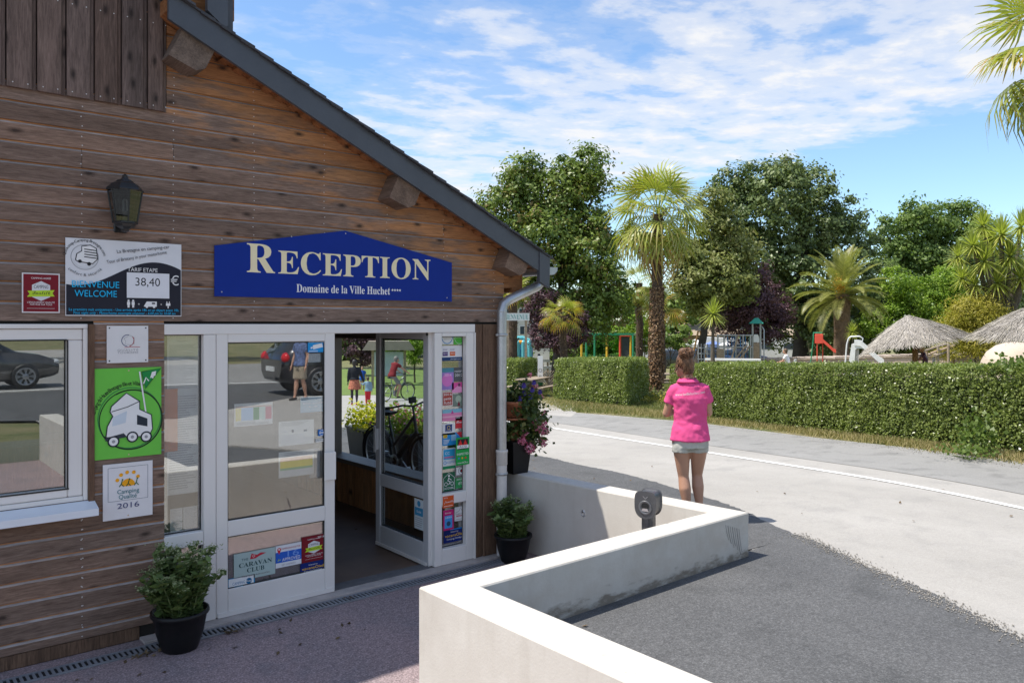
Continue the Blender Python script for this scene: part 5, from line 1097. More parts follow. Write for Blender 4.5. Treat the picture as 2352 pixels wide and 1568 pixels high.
# sword-leaved cordylines
P_COR = leafm('cordyline_leaf', (0.176, 0.235, 0.037), (0.468, 0.497, 0.111), .35, .35, (.46, .40, .13), spec=.5)
def spike_head(seed, n=120, L=.95, w=.036):
    r = random.Random(seed); vs, fs, tn = [], [], []
    for i in range(n):
        el = R_(88 - 140 * (i / n) ** 1.2); a = i * 2.39996; l = L * r.uniform(.8, 1.1); d = Vector((math.cos(el) * math.cos(a), math.cos(el) * math.sin(a), math.sin(el))); sd_ = Vector((-math.sin(a), math.cos(a), 0)); b = len(vs)
        sag = .22 * l * max(0, math.cos(el)); 
        for f, ww in ((.04, .5), (.45, 1), (1, .08)):
            p = d * l * f - Vector((0, 0, sag * f * f)); vs += [tuple(p - sd_ * w * ww), tuple(p + sd_ * w * ww)]
        fs += [(b, b + 1, b + 3, b + 2), (b + 2, b + 3, b + 5, b + 4)]; t = min(1, max(0, .3 + .5 * i / n + r.uniform(-.15, .15))); tn += [t, t]
    return fastmesh('leaf_head', vs, fs, P_COR, attr=tn)
HEADS = [spike_head(i) for i in range(3)]
def cordyline(label, u, s, heads, base_r=.12, seed=0):
    b = gpt(u, s); e = empty('cordyline', b, 0, label, 'palm'); rr = random.Random(seed); fork = Vector((0, 0, max(.4, (at(u, heads[0][1], s).z - b.z) * .35)))
    mb = MB(); mb.tube([(0, 0, -.1), fork * .5 + Vector((.03, 0, 0)), fork], [base_r * 1.2, base_r, base_r * .9], 9)
    for (hu, hv, hr, ds) in heads:
        p = at(hu, hv, s + ds) - b; m_ = fork.lerp(p, .5) + Vector((0, 0, -.12 * (p - fork).length)) if len(heads) > 1 else fork.lerp(p, .5); mb.tube([fork, m_, p], [base_r * .75, base_r * .55, base_r * .4], 7)
    mb.obj('trunk', BARK, e)
    for i, (hu, hv, hr, ds) in enumerate(heads):
        p = at(hu, hv, s + ds) - b; link('leaf_head', HEADS[i % 3], e, loc=p, sc=hr * s / FPX / .86, rot=(rr.uniform(-.2, .2), rr.uniform(-.2, .2), rr.uniform(0, 6)))
    return e
cordyline('single headed cordyline in front of the climbing frame', 1637, 35, [(1638, 722, 40, 0)], .13, 61)
cordyline('large many headed cordyline at the right edge above the parasols', 2305, 41, [(2200, 590, 34, 1), (2235, 565, 40, -1), (2258, 520, 44, .5), (2300, 540, 48, -1), (2345, 520, 46, 0), (2210, 640, 36, 0), (2262, 600, 46, -1.2), (2320, 590, 48, -1), (2370, 570, 46, .5), (2240, 655, 40, -.5), (2290, 650, 46, -1), (2345, 640, 48, -.8), (2275, 560, 40, .8)], .24, 62)
cordyline('low spiky cordyline beside the date palm trunk', 1958, 47, [(1958, 762, 24, 0)], .1, 63)
# feather-leaved date palm
P_DATE = leafm('date_leaf', (0.147, 0.171, 0.044), (0.371, 0.366, 0.110), .4, .3, (.40, .36, .16), spec=.5)
def feather(L=3.3, n=46, curl=1.0, seed=0, w=.026):
    r = random.Random(seed); vs, fs, tn = [], [], []; ang = .0; p = Vector((0, 0, 0)); sp = []
    for i in range(n + 1):
        f = i / n; sp.append((p.copy(), ang)); p = p + Vector((math.cos(ang), 0, math.sin(ang))) * L / n; ang -= curl * (f ** 1.3) * 2.6 / n
    for i in range(n):
        a, b_ = sp[i][0], sp[i + 1][0]; k = len(vs); hw = .03 * (1 - i / n) + .006; vs += [tuple(a + Vector((0, -hw, 0))), tuple(a + Vector((0, hw, 0))), tuple(b_ + Vector((0, hw, 0))), tuple(b_ + Vector((0, -hw, 0)))]; fs.append((k, k + 1, k + 2, k + 3)); tn.append(.8)
        f = i / n
        if f < .10: continue
        l = .62 * math.sin(math.pi * min(1, .15 + f * .85)) ** .7 * r.uniform(.9, 1.1); t = Vector((math.cos(sp[i][1]), 0, math.sin(sp[i][1]))); up = Vector((-t.z, 0, t.x))
        for sg in (-1, 1):
            d = (Vector((0, sg, 0)) * .72 + t * .55 + up * .30).normalized(); tip = a + d * l - Vector((0, 0, .10 * l)); wv = t * w; k = len(vs); m_ = a + d * l * .5 + up * .02
            vs += [tuple(a - wv * .5), tuple(a + wv * .5), tuple(m_ + wv), tuple(tip), tuple(m_ - wv)]; fs.append((k, k + 1, k + 2, k + 4)); fs.append((k + 4, k + 2, k + 3, k + 3)); q_ = min(1, max(0, .45 + r.uniform(-.25, .3))); tn += [q_, min(1, q_ + .15)]
    return vs, fs, tn
def feather_mesh(*a, **k):
    v, f, t = feather(*a, **k); v = list(v); F_ = []
    for q_ in f:
        if q_[2] == q_[3]: v.append(tuple((Vector(v[q_[1]]) + Vector(v[q_[2]])) / 2)); F_.append((q_[0], q_[1], len(v) - 1, q_[2]))
        else: F_.append(q_)
    return fastmesh('frond', v, F_, P_DATE, attr=t)
FEA = [feather_mesh(3.2, 46, c_, i) for i, c_ in enumerate((.55, .85, 1.15, 1.0))]
b = gpt(1932, 49); e = empty('date_palm', b, 0, 'stout date palm with arching feather leaves above the pool wall', 'palm'); c = at(1934, 682, 49) - b; rr = random.Random(4)
mb = MB(); mb.tube([(0, 0, -.1), (0, 0, .3), c * .5, c * .9, c + Vector((0, 0, .2))], [.62, .50, .44, .50, .38], 14); mb.obj('trunk', pm('date_bark', (.17, .11, .07), .95, .4, 6, 1, fine=.3), e)
mb = MB()
for i in range(230):
    f = rr.uniform(.05, 1.0); a = i * 2.39996; d = Vector((math.cos(a), math.sin(a), 0)); q_ = c * f + d * (.45 + .05 * (f > .85)); w = Vector((-d.y, d.x, 0)) * .07; t = q_ + d * .09 + Vector((0, 0, .13)); mb.add([q_ - w, q_ + w, t], [(0, 1, 2)])
mb.obj('leaf_bases', pm('date_boots', (.24, .16, .10), .95, .3, 9), e, kind='stuff')
for i in range(54):
    f = i / 53; el = 84 - 112 * f + rr.uniform(-6, 6); o = link('frond', FEA[0 if el > 45 else 1 if el > 5 else 2 + i % 2], e, loc=c + Vector((0, 0, .25 - .35 * f)), sc=rr.uniform(.85, 1.05)); o.rotation_euler = (R_(rr.uniform(-15, 15)), -R_(el), i * 2.39996 + rr.uniform(-.2, .2))
v, f = leafquads(np.array(at(1928, 656, 48.2) - b) + rng.normal(size=(260, 3)) * [.18, .18, .28], rng.normal(size=(260, 3)), .16, .3); link('flower_cluster', fastmesh('flower_cluster', v, f, leafm('date_flower', (.42, .20, .03), (.65, .36, .05), .6, .2), attr=rng.random(260)), e, kind='stuff')
# ------------------------------------------------------------------ things set out at their own distance, facing the camp road
class Spot:
    """local frame at a ground point: x across, y away, z up"""
    def __init__(s, name, label, cat, u, dist, group=None, turn=0.0, base=None):
        s.b = base or gpt(u, dist); s.d = dist; s.u = u; d = ray(u, V0); s.rz = math.atan2(d.y, d.x) - math.pi / 2
        s.e = empty(name, s.b, s.rz + turn, label, cat, group); s.k = dist / FPX
    def X(s, u): return (u - s.u) * s.k
    def Z(s, v): return CAM.z - (v - V0) * s.k - s.b.z
    def part(s, name, mb, m, **k): return mb.obj(name, m, s.e, **k)
def bars(segs, r, n=6):
    mb = MB()
    for sg in segs: mb.tube(sg, r, n)
    return mb
M_green = pm('green_paint', (.03, .26, .13), .4, .08, 4); M_yel = pm('yellow_paint', (.75, .47, .04), .4, .08, 4); M_red = pm('red_paint', (.72, .085, .05), .4, .08, 4); M_white = pm('white_paint', (.78, .78, .76), .45, .05, 4); M_steel = pm('galvanised_steel', (.42, .43, .44), .4, .1, 6, metal=.5); M_timber = woodm('pale_timber', (.42, .34, .25), (.26, .20, .14), None, 'x', False); M_slatew = woodm('bench_wood', (.40, .33, .25), (.24, .19, .14), None, 'x', False)
# open play pavilion
p = Spot('play_pavilion', 'open play pavilion with green and yellow posts and a dark climbing panel', 'pavilion', 1400, 50)
mb = MB(); mb.box(p.X(1334), -.1, p.Z(770), p.X(1472), .1, p.Z(766)); mb.box(p.X(1334), 3, p.Z(770), p.X(1472), 3.1, p.Z(766)); p.part('top_beam', mb, M_green)
for u, m, y in ((1336, M_yel, 0), (1347, M_green, 0), (1364, M_green, 3), (1394, M_yel, 0), (1424, M_red, 0), (1448, M_yel, 0), (1457, M_green, 3), (1469, M_green, 0)):
    mb = MB(); mb.tube([(p.X(u), y, 0), (p.X(u), y, p.Z(768))], .07, 8); p.part('post', mb, m)
mb = MB(); mb.box(p.X(1427), .02, .2, p.X(1446), .06, p.Z(771)); p.part('climbing_panel', mb, pm('panel_dark', (.04, .055, .06), .5))
mb = MB(); mb.box(p.X(1334), 3.12, .9, p.X(1472), 3.15, p.Z(771)); p.part('back_mesh', mb, glassm('green_mesh', .03, (.45, .68, .45)))
mb = bars([[(p.X(1424), -.05, p.Z(771)), (p.X(1448), -.05, p.Z(771))]], .06); p.part('panel_rail', mb, M_red)
# pale low terrace wall behind the hedges and its parts
def lowrun(name, label, pts, h, th, m, cat='wall', joints=0):
    P = [gpt(u, s) for u, s in pts]; e = empty(name, P[0], 0, label, cat); mb = MB()
    for a, b in zip(P, P[1:]):
        d = (b - a); d.z = 0; n = Vector((-d.y, d.x, 0)).normalized() * th / 2; q = [a - n, a + n, b + n, b - n]; mb.add([tuple(x - P[0] + Vector((0, 0, z))) for z in (-.2, h) for x in q], [(0, 1, 5, 4), (1, 2, 6, 5), (2, 3, 7, 6), (3, 0, 4, 7), (4, 5, 6, 7)])
    mb.obj('wall_body', m, e); return e, P
lowrun('terrace_wall', 'low white terrace wall behind the middle hedge block', [(1130, 46), (1330, 47), (1500, 47)], .95, .25, pm('pale_render', (.60, .585, .55), .8, .1, 3, .2))
e, P = lowrun('pool_wall', 'curving pinkish block wall round the pool behind the long hedge', [(1640, 50), (1760, 47), (1900, 45), (2050, 43.5), (2190, 42), (2290, 42)], .86, .3, pm('pink_block', (.47, .375, .315), .85, .18, 3, .4, fine=.15))
for i in range(34):
    f = i / 33 * 5; a = P[min(4, int(f))].lerp(P[min(4, int(f)) + 1], f - min(4, int(f))); mb = MB(); dv = (P[1] - P[0]).normalized()
    mb.box(-.60, -.22, .862, .60, .22, .99, bev=.015); b = P[min(4, int(f)) + 1] - P[min(4, int(f))]; mb.obj('coping', pm('coping_stone', (.52, .43, .37), .85, .2, 4, .3, objvar=.12), e, loc=a - P[0], rot=(0, 0, math.atan2(b.y, b.x)))
for i, (u, v, rp, lb) in enumerate(((1180, 800, 14, 'far left'), (1350, 790, 20, 'left of the pavilion'), (1400, 792, 20, 'behind the pavilion posts'), (1450, 792, 20, 'behind the dark climbing panel'), (1540, 780, 22, 'right of the tall palm trunk'))):
    tree('clipped_bush', 'dark green bush in the row behind the play area, ' + lb, [(u - 14, v, rp), (u + 14, v + 2, rp), (u, v - 4, rp), (u + 30, v, rp), (u - 28, v + 3, rp)], 56, 3600, .17, L_FAR, u, .05, .3, seed=140 + i, cat='bush')
# picnic tables
def picnic(label, u, s, rz):
    b = gpt(u, s); e = empty('picnic_table', b, rz, label, 'table', 'picnic tables behind the hedge gaps')
    for i in range(4): mb = MB(); mb.box(-.95, -.36 + i * .185, .70, .95, -.19 + i * .185, .74); mb.obj('plank', M_slatew, e)
    for y in (-.78, .56): mb = MB(); mb.box(-.95, y, .42, .95, y + .22, .46); mb.obj('bench_board', M_slatew, e)
    for x in (-.62, .62):
        for sg in (-1, 1): mb = MB(); mb.prism([(sg * .62, 0), (sg * .72, 0), (sg * .30, .70), (sg * .20, .70)], 'x', x - .025, x + .025); mb.obj('leg', M_slatew, e)
        mb = MB(); mb.box(x - .06, -.72, .34, x - .027, .72, .42); mb.obj('cross_rail', M_slatew, e)
picnic('grey wooden picnic table on the lawn between the two left hedge blocks', 1226, 30.5, R_(25))
picnic('grey wooden picnic table in the gap between palm trunk and woman', 1528, 31, R_(-20))
# notice and trellis beside the gap
p = Spot('notice_board', 'white notice with a green foot beside the small trellis', 'sign', 1241, 31); mb = MB(); mb.box(-.10, 0, .55, .10, .03, p.Z(817)); p.part('panel', mb, M_white); mb = MB(); mb.box(-.10, -.004, .42, .10, .03, .548); p.part('foot_panel', mb, M_green); mb = MB(); mb.box(-.03, .031, 0, .03, .06, .8); p.part('post', mb, M_steel)
mb = MB(); mb.lathe([(.055, -.004), (.07, -.004), (.07, 0), (.055, 0)], 14, (0, 0, 1.02), ax='y'); mb.box(-.06, -.003, .80, .06, 0, .82); mb.box(-.06, -.003, .74, .05, 0, .76); mb.box(-.06, -.003, .68, .06, 0, .70); p.part('print', mb, pm('ink_dark', (.05, .05, .06), .6), kind='stuff')
p = Spot('trellis', 'small pale diamond trellis panel between the left hedge blocks', 'trellis', 1256, 33)
for i in range(7):
    mb = MB(); x = -.3 + i * .1; mb.tube([(x, 0, .2), (x * .2 + .12 - x * .2, .0, .95)] if 0 else [(max(-.3, x - .3), 0, .25 + max(0, -.3 - (x - .3)) * 1.2), (min(.3, x + .3), 0, .95 - max(0, x + .3 - .3) * 1.2)], .016, 5); p.part('slat', mb, M_timber)
    mb = MB(); mb.tube([(min(.3, x + .3), .02, .25 + max(0, x + .3 - .3) * 1.2), (max(-.3, x - .3), .02, .95 - max(0, -.3 - (x - .3)) * 1.2)], .016, 5); p.part('slat', mb, M_timber)
# welcome banner, inflatable, white house
p = Spot('welcome_sign', 'long white BIENVENUE sign on two posts just behind the downpipe', 'sign', 1192, 33); mb = MB(); mb.box(p.X(1156), 0, p.Z(736), p.X(1216), .05, p.Z(719)); p.part('panel', mb, pm('faded_white', (.62, .64, .64), .6, .06, 3))
for u in (1166, 1208): mb = MB(); mb.box(p.X(u) - .05, .052, -.05, p.X(u) + .05, .15, p.Z(721)); p.part('post', mb, M_timber)
v, f, w_ = glyphs(mathbold('BIENVENUE'), 1.0); kx = (p.X(1213) - p.X(1157)) / w_; kz = .215; me = bpy.data.meshes.new('lettering'); me.from_pydata([(p.X(1157) + a * kx, -.006, p.Z(733) + b * kz) for a, b in v], [], f); me.materials.append(pm('teal_ink', (.10, .30, .30), .6)); link('lettering', me, p.e)
p = Spot('bouncy_castle', 'turquoise, blue and orange inflatable bouncy castle behind the left hedge', 'inflatable', 1196, 48); M_tq = pm('turquoise_vinyl', (.12, .46, .52), .35, .06, 3); M_bl = pm('blue_vinyl', (.03, .15, .52), .35, .06, 3); M_or = pm('orange_vinyl', (.78, .32, .03), .35, .06, 3)
for u in (1176, 1189, 1202, 1216): mb = MB(); mb.tube([(p.X(u), 0, 0), (p.X(u), 0, p.Z(787))], .17, 10); mb.ball((p.X(u), 0, p.Z(787)), .17, 10, 6); p.part('column', mb, M_tq)
mb = MB(); mb.tube([(p.X(1172), 0, p.Z(786)), (p.X(1204), 0, p.Z(786))], .13, 10); p.part('arch', mb, M_or); mb = MB(); mb.tube([(p.X(1172), .5, p.Z(779)), (p.X(1200), .5, p.Z(777)), (p.X(1222), .5, p.Z(787))], .16, 10); p.part('arch', mb, M_tq); mb = MB(); mb.box(p.X(1170), .3, 0, p.X(1224), 3, p.Z(795), bev=.2); p.part('base', mb, M_bl)
p = Spot('white_house', 'white rendered house with dark windows behind the plum tree', 'house', 1205, 66); mb = MB(); mb.box(p.X(1150), 0, 0, p.X(1262), 7, p.Z(702)); hw = p.part('wall', mb, pm('house_render', (.62, .60, .56), .8, .08, 2)); mb = MB(); mb.prism([(p.X(1144), p.Z(702)), (p.X(1268), p.Z(702)), (p.X(1206), p.Z(660))], 'y', -.3, 7.3); p.part('roof', mb, pm('house_slate', (.07, .075, .085), .6, .2, 3))
for u, v in ((1175, 712), (1203, 712), (1231, 712), (1205, 752), (1235, 752)):
    mb = MB(); mb.box(p.X(u) - .45, -.03, p.Z(v + 17), p.X(u) + .45, -.002, p.Z(v - 4)); w_ = p.part('window', mb, M_white); mb = MB(); mb.box(p.X(u) - .37, -.05, p.Z(v + 15.5), p.X(u) - .03, -.032, p.Z(v - 2.5)); mb.box(p.X(u) + .03, -.05, p.Z(v + 15.5), p.X(u) + .37, -.032, p.Z(v - 2.5)); mb.obj('pane', pm('far_glass', (.05, .065, .08), .1), w_)
# white rail fence
p = Spot('rail_fence', 'white rail fence in front of the bouncy castle', 'fence', 1215, 42)
for u in (1170, 1192, 1214, 1236, 1258): mb = MB(); mb.box(p.X(u) - .05, -.05, 0, p.X(u) + .05, .05, 1.35); p.part('post', mb, M_timber)
for z in (.55, .90, 1.25): mb = MB(); mb.box(p.X(1164), -.08, z, p.X(1264), -.052, z + .13); p.part('plank', mb, pm('grey_white_wood', (.55, .53, .48), .8, .15, 4))
# long low house with a tiled roof, tents and parked vehicles at the back
p = Spot('tiled_house', 'long low house with a brown tiled roof under the trees at the back', 'house', 1690, 80); mb = MB(); mb.box(p.X(1540), 0, 0, p.X(1850), 8, p.Z(768)); p.part('wall', mb, pm('ochre_render', (.33, .245, .15), .85, .15, 2)); mb = MB(); mb.prism([(-.5, p.Z(770)), (4, p.Z(742)), (8.5, p.Z(770))], 'x', p.X(1534), p.X(1856)); p.part('roof', mb, pm('brown_tile', (.34, .27, .195), .85, .22, 9, .4))
for u in (1560, 1615, 1700, 1745, 1795, 1830): mb = MB(); mb.box(p.X(u) - .5, -.05, p.Z(795), p.X(u) + .5, -.002, p.Z(777)); w_ = p.part('window', mb, pm('brown_window', (.11, .07, .045), .6)); mb = MB(); mb.box(p.X(u) - .4, -.07, p.Z(793), p.X(u) + .4, -.052, p.Z(779)); mb.obj('pane', pm('far_glass', (.05, .065, .08), .1), w_)
for (u, s, w, v0, v1, m, lb) in ((1598, 62, 24, 790, 778, pm('white_awning', (.68, .68, .68), .6), 'white awning tent beside the tall palm trunk'), (1638, 62, 18, 790, 781, pm('blue_awning', (.16, .24, .52), .6), 'blue awning tent behind the woman in pink'), (1668, 60, 16, 792, 783, pm('white_awning', (.68, .68, .68), .6), 'white awning tent behind the cordyline trunk')):
    p = Spot('awning_tent', lb, 'tent', u, s); mb = MB(); a, z0, z1 = w * p.k, p.Z(v0), p.Z(v1); mb.add([(-a, -a, z0), (a, -a, z0), (a, a, z0), (-a, a, z0), (0, 0, z1), (-a, -a, z0 - .25), (a, -a, z0 - .25), (a, a, z0 - .25), (-a, a, z0 - .25)], [(0, 1, 4), (1, 2, 4), (2, 3, 4), (3, 0, 4), (0, 1, 6, 5), (1, 2, 7, 6), (2, 3, 8, 7), (3, 0, 5, 8)]); p.part('canopy', mb, m)
    for sx in (-1, 1):
        for sy in (-1, 1): mb = MB(); mb.tube([(sx * a * .95, sy * a * .95, 0), (sx * a * .95, sy * a * .95, z0 - .02)], .03, 6); p.part('leg', mb, M_steel)
def caravan_v(label, u, s, L, m):
    p = Spot('caravan', label, 'caravan', u, s); h = 2.2
    mb = MB(); mb.prism([(-L / 2, .5), (L / 2, .5), (L / 2, 1.5), (L / 2 - .25, 2.2), (-L / 2 + .5, 2.4), (-L / 2, 1.6)], 'y', 0, 2.1); p.part('body', mb, m)
    for x in (-L * .25, L * .2): mb = MB(); mb.box(x - .45, -.02, 1.35, x + .45, -.002, 1.85, bev=.005); p.part('window', mb, pm('far_glass', (.05, .065, .08), .1))
    for x in (-.1, .62): mb = MB(); mb.lathe([(.0, -.03), (.31, -.03), (.33, .05), (.33, .16), (0, .16)], 16, (x, .05, .33), ax='y'); p.part('wheel', mb, M_gask)
caravan_v('white caravan half hidden behind the climbing frame', 1672, 66, 4.6, M_white); caravan_v('white caravan with a grey roof left of the woman in white', 1790, 68, 4.0, pm('caravan_white', (.66, .67, .68), .4)); caravan_v('white caravan behind the pavilion, left of the palm trunk', 1484, 66, 4.2, pm('caravan_white', (.66, .67, .68), .4))
# swing frame, climbing nets, play tower
p = Spot('swing_frame', 'wooden A shaped swing frame right behind the hair bun of the woman in pink', 'swing', 1606, 47); zt = p.Z(760)
for y in (0, 2.4):
    for sx in (-1, 1): mb = bars([[(sx * .62, y, -.05), (sx * .06, y, zt)]], .055, 7); p.part('leg', mb, pm('orange_timber', (.52, .29, .12), .7, .2, 4))
mb = bars([[(0, -.1, zt), (0, 2.5, zt)]], .06, 7); p.part('top_beam', mb, M_timber)
p = Spot('climbing_frame', 'large play frame of grey poles, blue rope nets and ladders behind the hedge', 'climbing frame', 1686, 46)
zA, zB = p.Z(768), p.Z(826)
for u in (1650, 1664, 1690, 1706, 1722): mb = bars([[(p.X(u), 0, 0), (p.X(u), 0, zA)]], .05, 7); p.part('post', mb, M_steel)
for z in (zA - .05, p.Z(797)): mb = bars([[(p.X(1650), 0, z), (p.X(1728), 0, z)]], .045, 7); p.part('rail', mb, M_steel)
mb = MB(); mb.box(p.X(1647), -.06, 0, p.X(1664), .0, p.Z(801), bev=.02); p.part('step_panel', mb, M_timber)
for (a, b) in (((1690, 822), (1715, 790)), ((1698, 824), (1722, 793)), ((1680, 824), (1696, 768))): mb = bars([[(p.X(a[0]), -.3, p.Z(a[1])), (p.X(b[0]), -.1, p.Z(b[1]))]], .05, 6); p.part('ladder_rail', mb, M_timber)
M_rope = pm('blue_rope', (.05, .20, .42), .7); M_gr = pm('grey_rope', (.34, .36, .38), .8)
for u in (1672, 1681, 1686, 1700, 1711): mb = bars([[(p.X(u), .05, zA - .06), (p.X(u) + .02, .05, .3)]], .028, 5); p.part('rope', mb, M_rope)
for i in range(6): mb = bars([[(p.X(1606) + i * (p.X(1640) - p.X(1606)) / 5, 0, .1), (p.X(1606) + i * (p.X(1640) - p.X(1606)) / 5, 0, p.Z(790))]], .032, 5); p.part('net_rope', mb, M_gr)
for i in range(5): mb = bars([[(p.X(1604), 0, .3 + i * .33), (p.X(1642), 0, .3 + i * .33)]], .03, 5); p.part('net_rope', mb, M_gr)
p = Spot('play_tower', 'slim play tower with a green pointed roof and a white climbing panel', 'play tower', 1737, 46)
for u in (1729, 1746): mb = bars([[(p.X(u), 0, 0), (p.X(u), 0, p.Z(741))]], .055, 7); p.part('post', mb, M_steel)
mb = MB(); a = .42; z0, z1 = p.Z(743), p.Z(730); mb.add([(-a, -a, z0), (a, -a, z0), (a, a, z0), (-a, a, z0), (-.08, 0, z1), (.12, 0, z1)], [(0, 1, 5, 4), (1, 2, 5), (2, 3, 4, 5), (3, 0, 4), (0, 3, 2, 1)]); p.part('roof', mb, pm('green_roof', (.05, .36, .24), .45))
mb = MB(); mb.box(-.26, -.02, 0, .26, .03, p.Z(787), bev=.02); p.part('panel', mb, M_timber); mb = MB(); mb.prism([(-.22, p.Z(786)), (.24, p.Z(786)), (.10, p.Z(768)), (-.12, p.Z(768))], 'y', .0, .05); p.part('panel_top', mb, M_white)
mb = bars([[(p.X(1723), -.1, 0), (p.X(1723), -.1, p.Z(768))]], .06, 7); p.part('green_post', mb, M_green); mb = bars([[(p.X(1746), 0, p.Z(752)), (p.X(1751), -.1, p.Z(751)), (p.X(1754), -.15, p.Z(758)), (p.X(1754), -.15, 0)]], .035, 7); p.part('slide_pole', mb, M_steel)
# slides
p = Spot('red_slide', 'small slide with a red chute and green ladder beside the date palm', 'slide', 1880, 43)
zP = p.Z(778)
for y in (-.2, .2): mb = bars([[(p.X(1860), y, 0), (p.X(1869), y, zP), (p.X(1869), y, p.Z(764)), (p.X(1888), y, p.Z(764))]], .032, 6); p.part('ladder_rail', mb, M_green)
for i in range(6): f = (i + .5) / 6; mb = bars([[(p.X(1860 + 9 * f), -.2, zP * f), (p.X(1860 + 9 * f), .2, zP * f)]], .028, 6); p.part('rung', mb, M_green)
mb = MB(); mb.box(p.X(1872), -.25, zP - .25, p.X(1890), .25, p.Z(767), bev=.02); p.part('platform', mb, M_red)
ch = [(p.X(1888), zP - .1), (p.X(1900), p.Z(793)), (p.X(1912), p.Z(805)), (p.X(1917), p.Z(807))]; mb = MB()
mb.prism(ch + [(x, z - .06) for x, z in ch[::-1]], 'y', -.22, .22)
for y in (-.25, .22): mb.prism([(x, z + .12) for x, z in ch] + [(x, z - .06) for x, z in ch[::-1]], 'y', y, y + .03)
p.part('chute', mb, M_red)
for u, y in ((1877, -.2), (1889, .2)): mb = bars([[(p.X(u), y, 0), (p.X(u), y, zP - .2)]], .03, 6); p.part('leg', mb, M_red)
p = Spot('white_slide', 'white pool slide with a curled tube handrail behind the hedge', 'slide', 1970, 36)
ch = [(p.X(1946), .1), (p.X(1957), p.Z(791)), (p.X(1963), p.Z(788)), (p.X(1976), p.Z(789)), (p.X(1990), p.Z(802)), (p.X(2012), p.Z(824)), (p.X(2024), p.Z(832))]; mb = MB()
mb.prism(ch + [(x + (.22 if i > 3 else .30 if i == 0 else .16), z - .22 if 0 < i else 0.1) for i, (x, z) in list(enumerate(ch))[::-1]], 'y', -.38, .38)
for y in (-.42, .382): mb.prism([(x, z + .16) for x, z in ch[2:]] + [(x, z - .1) for x, z in ch[2:][::-1]], 'y', y, y + .04)
p.part('chute', mb, pm('slide_white', (.78, .78, .77), .3))
mb = MB(); mb.prism([(p.X(1957), .1), (p.X(1971), .1), (p.X(1973), p.Z(800)), (p.X(1965), p.Z(800))], 'y', -.30, .30); p.part('support', mb, pm('slide_grey', (.45, .42, .38), .6))
for y in (-.36, .36): mb = bars([[(p.X(1941), y, .1), (p.X(1947), y, p.Z(790)), (p.X(1951), y, p.Z(776)), (p.X(1955), y, p.Z(773)), (p.X(1974), y, p.Z(772)), (p.X(1981), y, p.Z(777)), (p.X(1979), y, p.Z(786)), (p.X(1966), y, p.Z(788))]], .028, 7); p.part('handrail', mb, pm('white_tube', (.72, .73, .73), .3))
# thatched parasols
M_thatch = leafm('thatch_straw', (.25, .225, .20), (.46, .42, .38), .8, .12, (.56, .51, .44)); M_und = pm('thatch_under', (.16, .12, .07), .95, .3, 9, .5)
def thatch(label, u, s, rim, apex, pole_u, seed, n=9000):
    """rim: list of (u, v, ds) round the eave; apex (u, v)"""
    p = Spot('thatched_parasol', label, 'parasol', u, s); r = np.random.default_rng(seed); A = np.array((p.X(apex[0]), 0, p.Z(apex[1])))
    Rm = np.array([(p.X(a), ds, p.Z(b)) for a, b, ds in rim]); k = len(Rm); t = r.random(n) * k; i = t.astype(int); f = (t - i)[:, None]; E = Rm[i] * (1 - f) + Rm[(i + 1) % k] * f; q = np.sqrt(r.random(n))[:, None]
    sag = lambda q: q - .30 * q * (1 - q)
    P = A + (E - A) * q; P[:, 2] = A[2] + (E[:, 2] - A[2]) * sag(q[:, 0]) - 0; d = unit(E - A); d[:, 2] -= .1; side = unit(np.cross(d, r.normal(size=(n, 3)) * .15 + [0, 0, 1])); d = unit(d + side * r.normal(size=(n, 1)) * .25); L = r.uniform(.22, .5, n)[:, None]; w = r.uniform(.008, .016, n)[:, None]; lift = np.array([0, 0, 1]) * r.uniform(0, .07, n)[:, None]
    V = np.stack([P - side * w + lift * .3, P + side * w + lift * .3, P + d * L + side * w * .3 + lift, P + d * L - side * w * .3 + lift], 1).reshape(-1, 3)
    link('thatch', fastmesh('thatch', V, np.arange(4 * n).reshape(n, 4), M_thatch, attr=r.random(n)), p.e)
    mb = MB(); m_ = 5; vs = [tuple(A - [0, 0, .08])]; 
    for j in range(1, m_ + 1):
        qq = j / m_
        for e_ in Rm: x = A + (e_ - A) * qq * .97; x[2] = A[2] + (e_[2] - A[2]) * sag(qq) - .07; vs.append(tuple(x))
    fs = [(0, 1 + a, 1 + (a + 1) % k) for a in range(k)] + [(1 + (j) * k + a, 1 + (j + 1) * k + a, 1 + (j + 1) * k + (a + 1) % k, 1 + j * k + (a + 1) % k) for j in range(m_ - 1) for a in range(k)]
    mb.add(vs, fs); p.part('frame', mb, M_und)
    mb = MB(); mb.tube([(p.X(pole_u), 0, -.1), (p.X(pole_u), 0, A[2] - .25)], .11, 10); p.part('pole', mb, pm('pole_wood', (.20, .11, .05), .8, .25, 5))
    for a in range(0, k, 2): mb = bars([[tuple(A - [0, 0, .35]), tuple(Rm[a] * .9 + A * .1 - [0, 0, .10])]], .03, 5); p.part('rafter', mb, M_timber)
    return p
thatch('grey thatched parasol with drooping sides standing behind the hedge', 2100, 30, [(1994, 812, -.3), (2015, 800, -1.3), (2050, 792, -1.75), (2100, 786, -1.85), (2150, 779, -1.6), (2190, 771, -1.0), (2216, 769, 0), (2190, 765, 1.1), (2120, 770, 1.8), (2050, 785, 1.5)], (2086, 724), 2102, 71)
thatch('grey thatched parasol cut off by the right edge of the view', 2400, 24, [(2256, 767, 0), (2275, 768, -.9), (2310, 772, -1.5), (2360, 775, -1.8), (2440, 775, -1.7), (2540, 765, 0), (2440, 752, 1.7), (2310, 758, 1.3)], (2400, 690), 2400, 72)
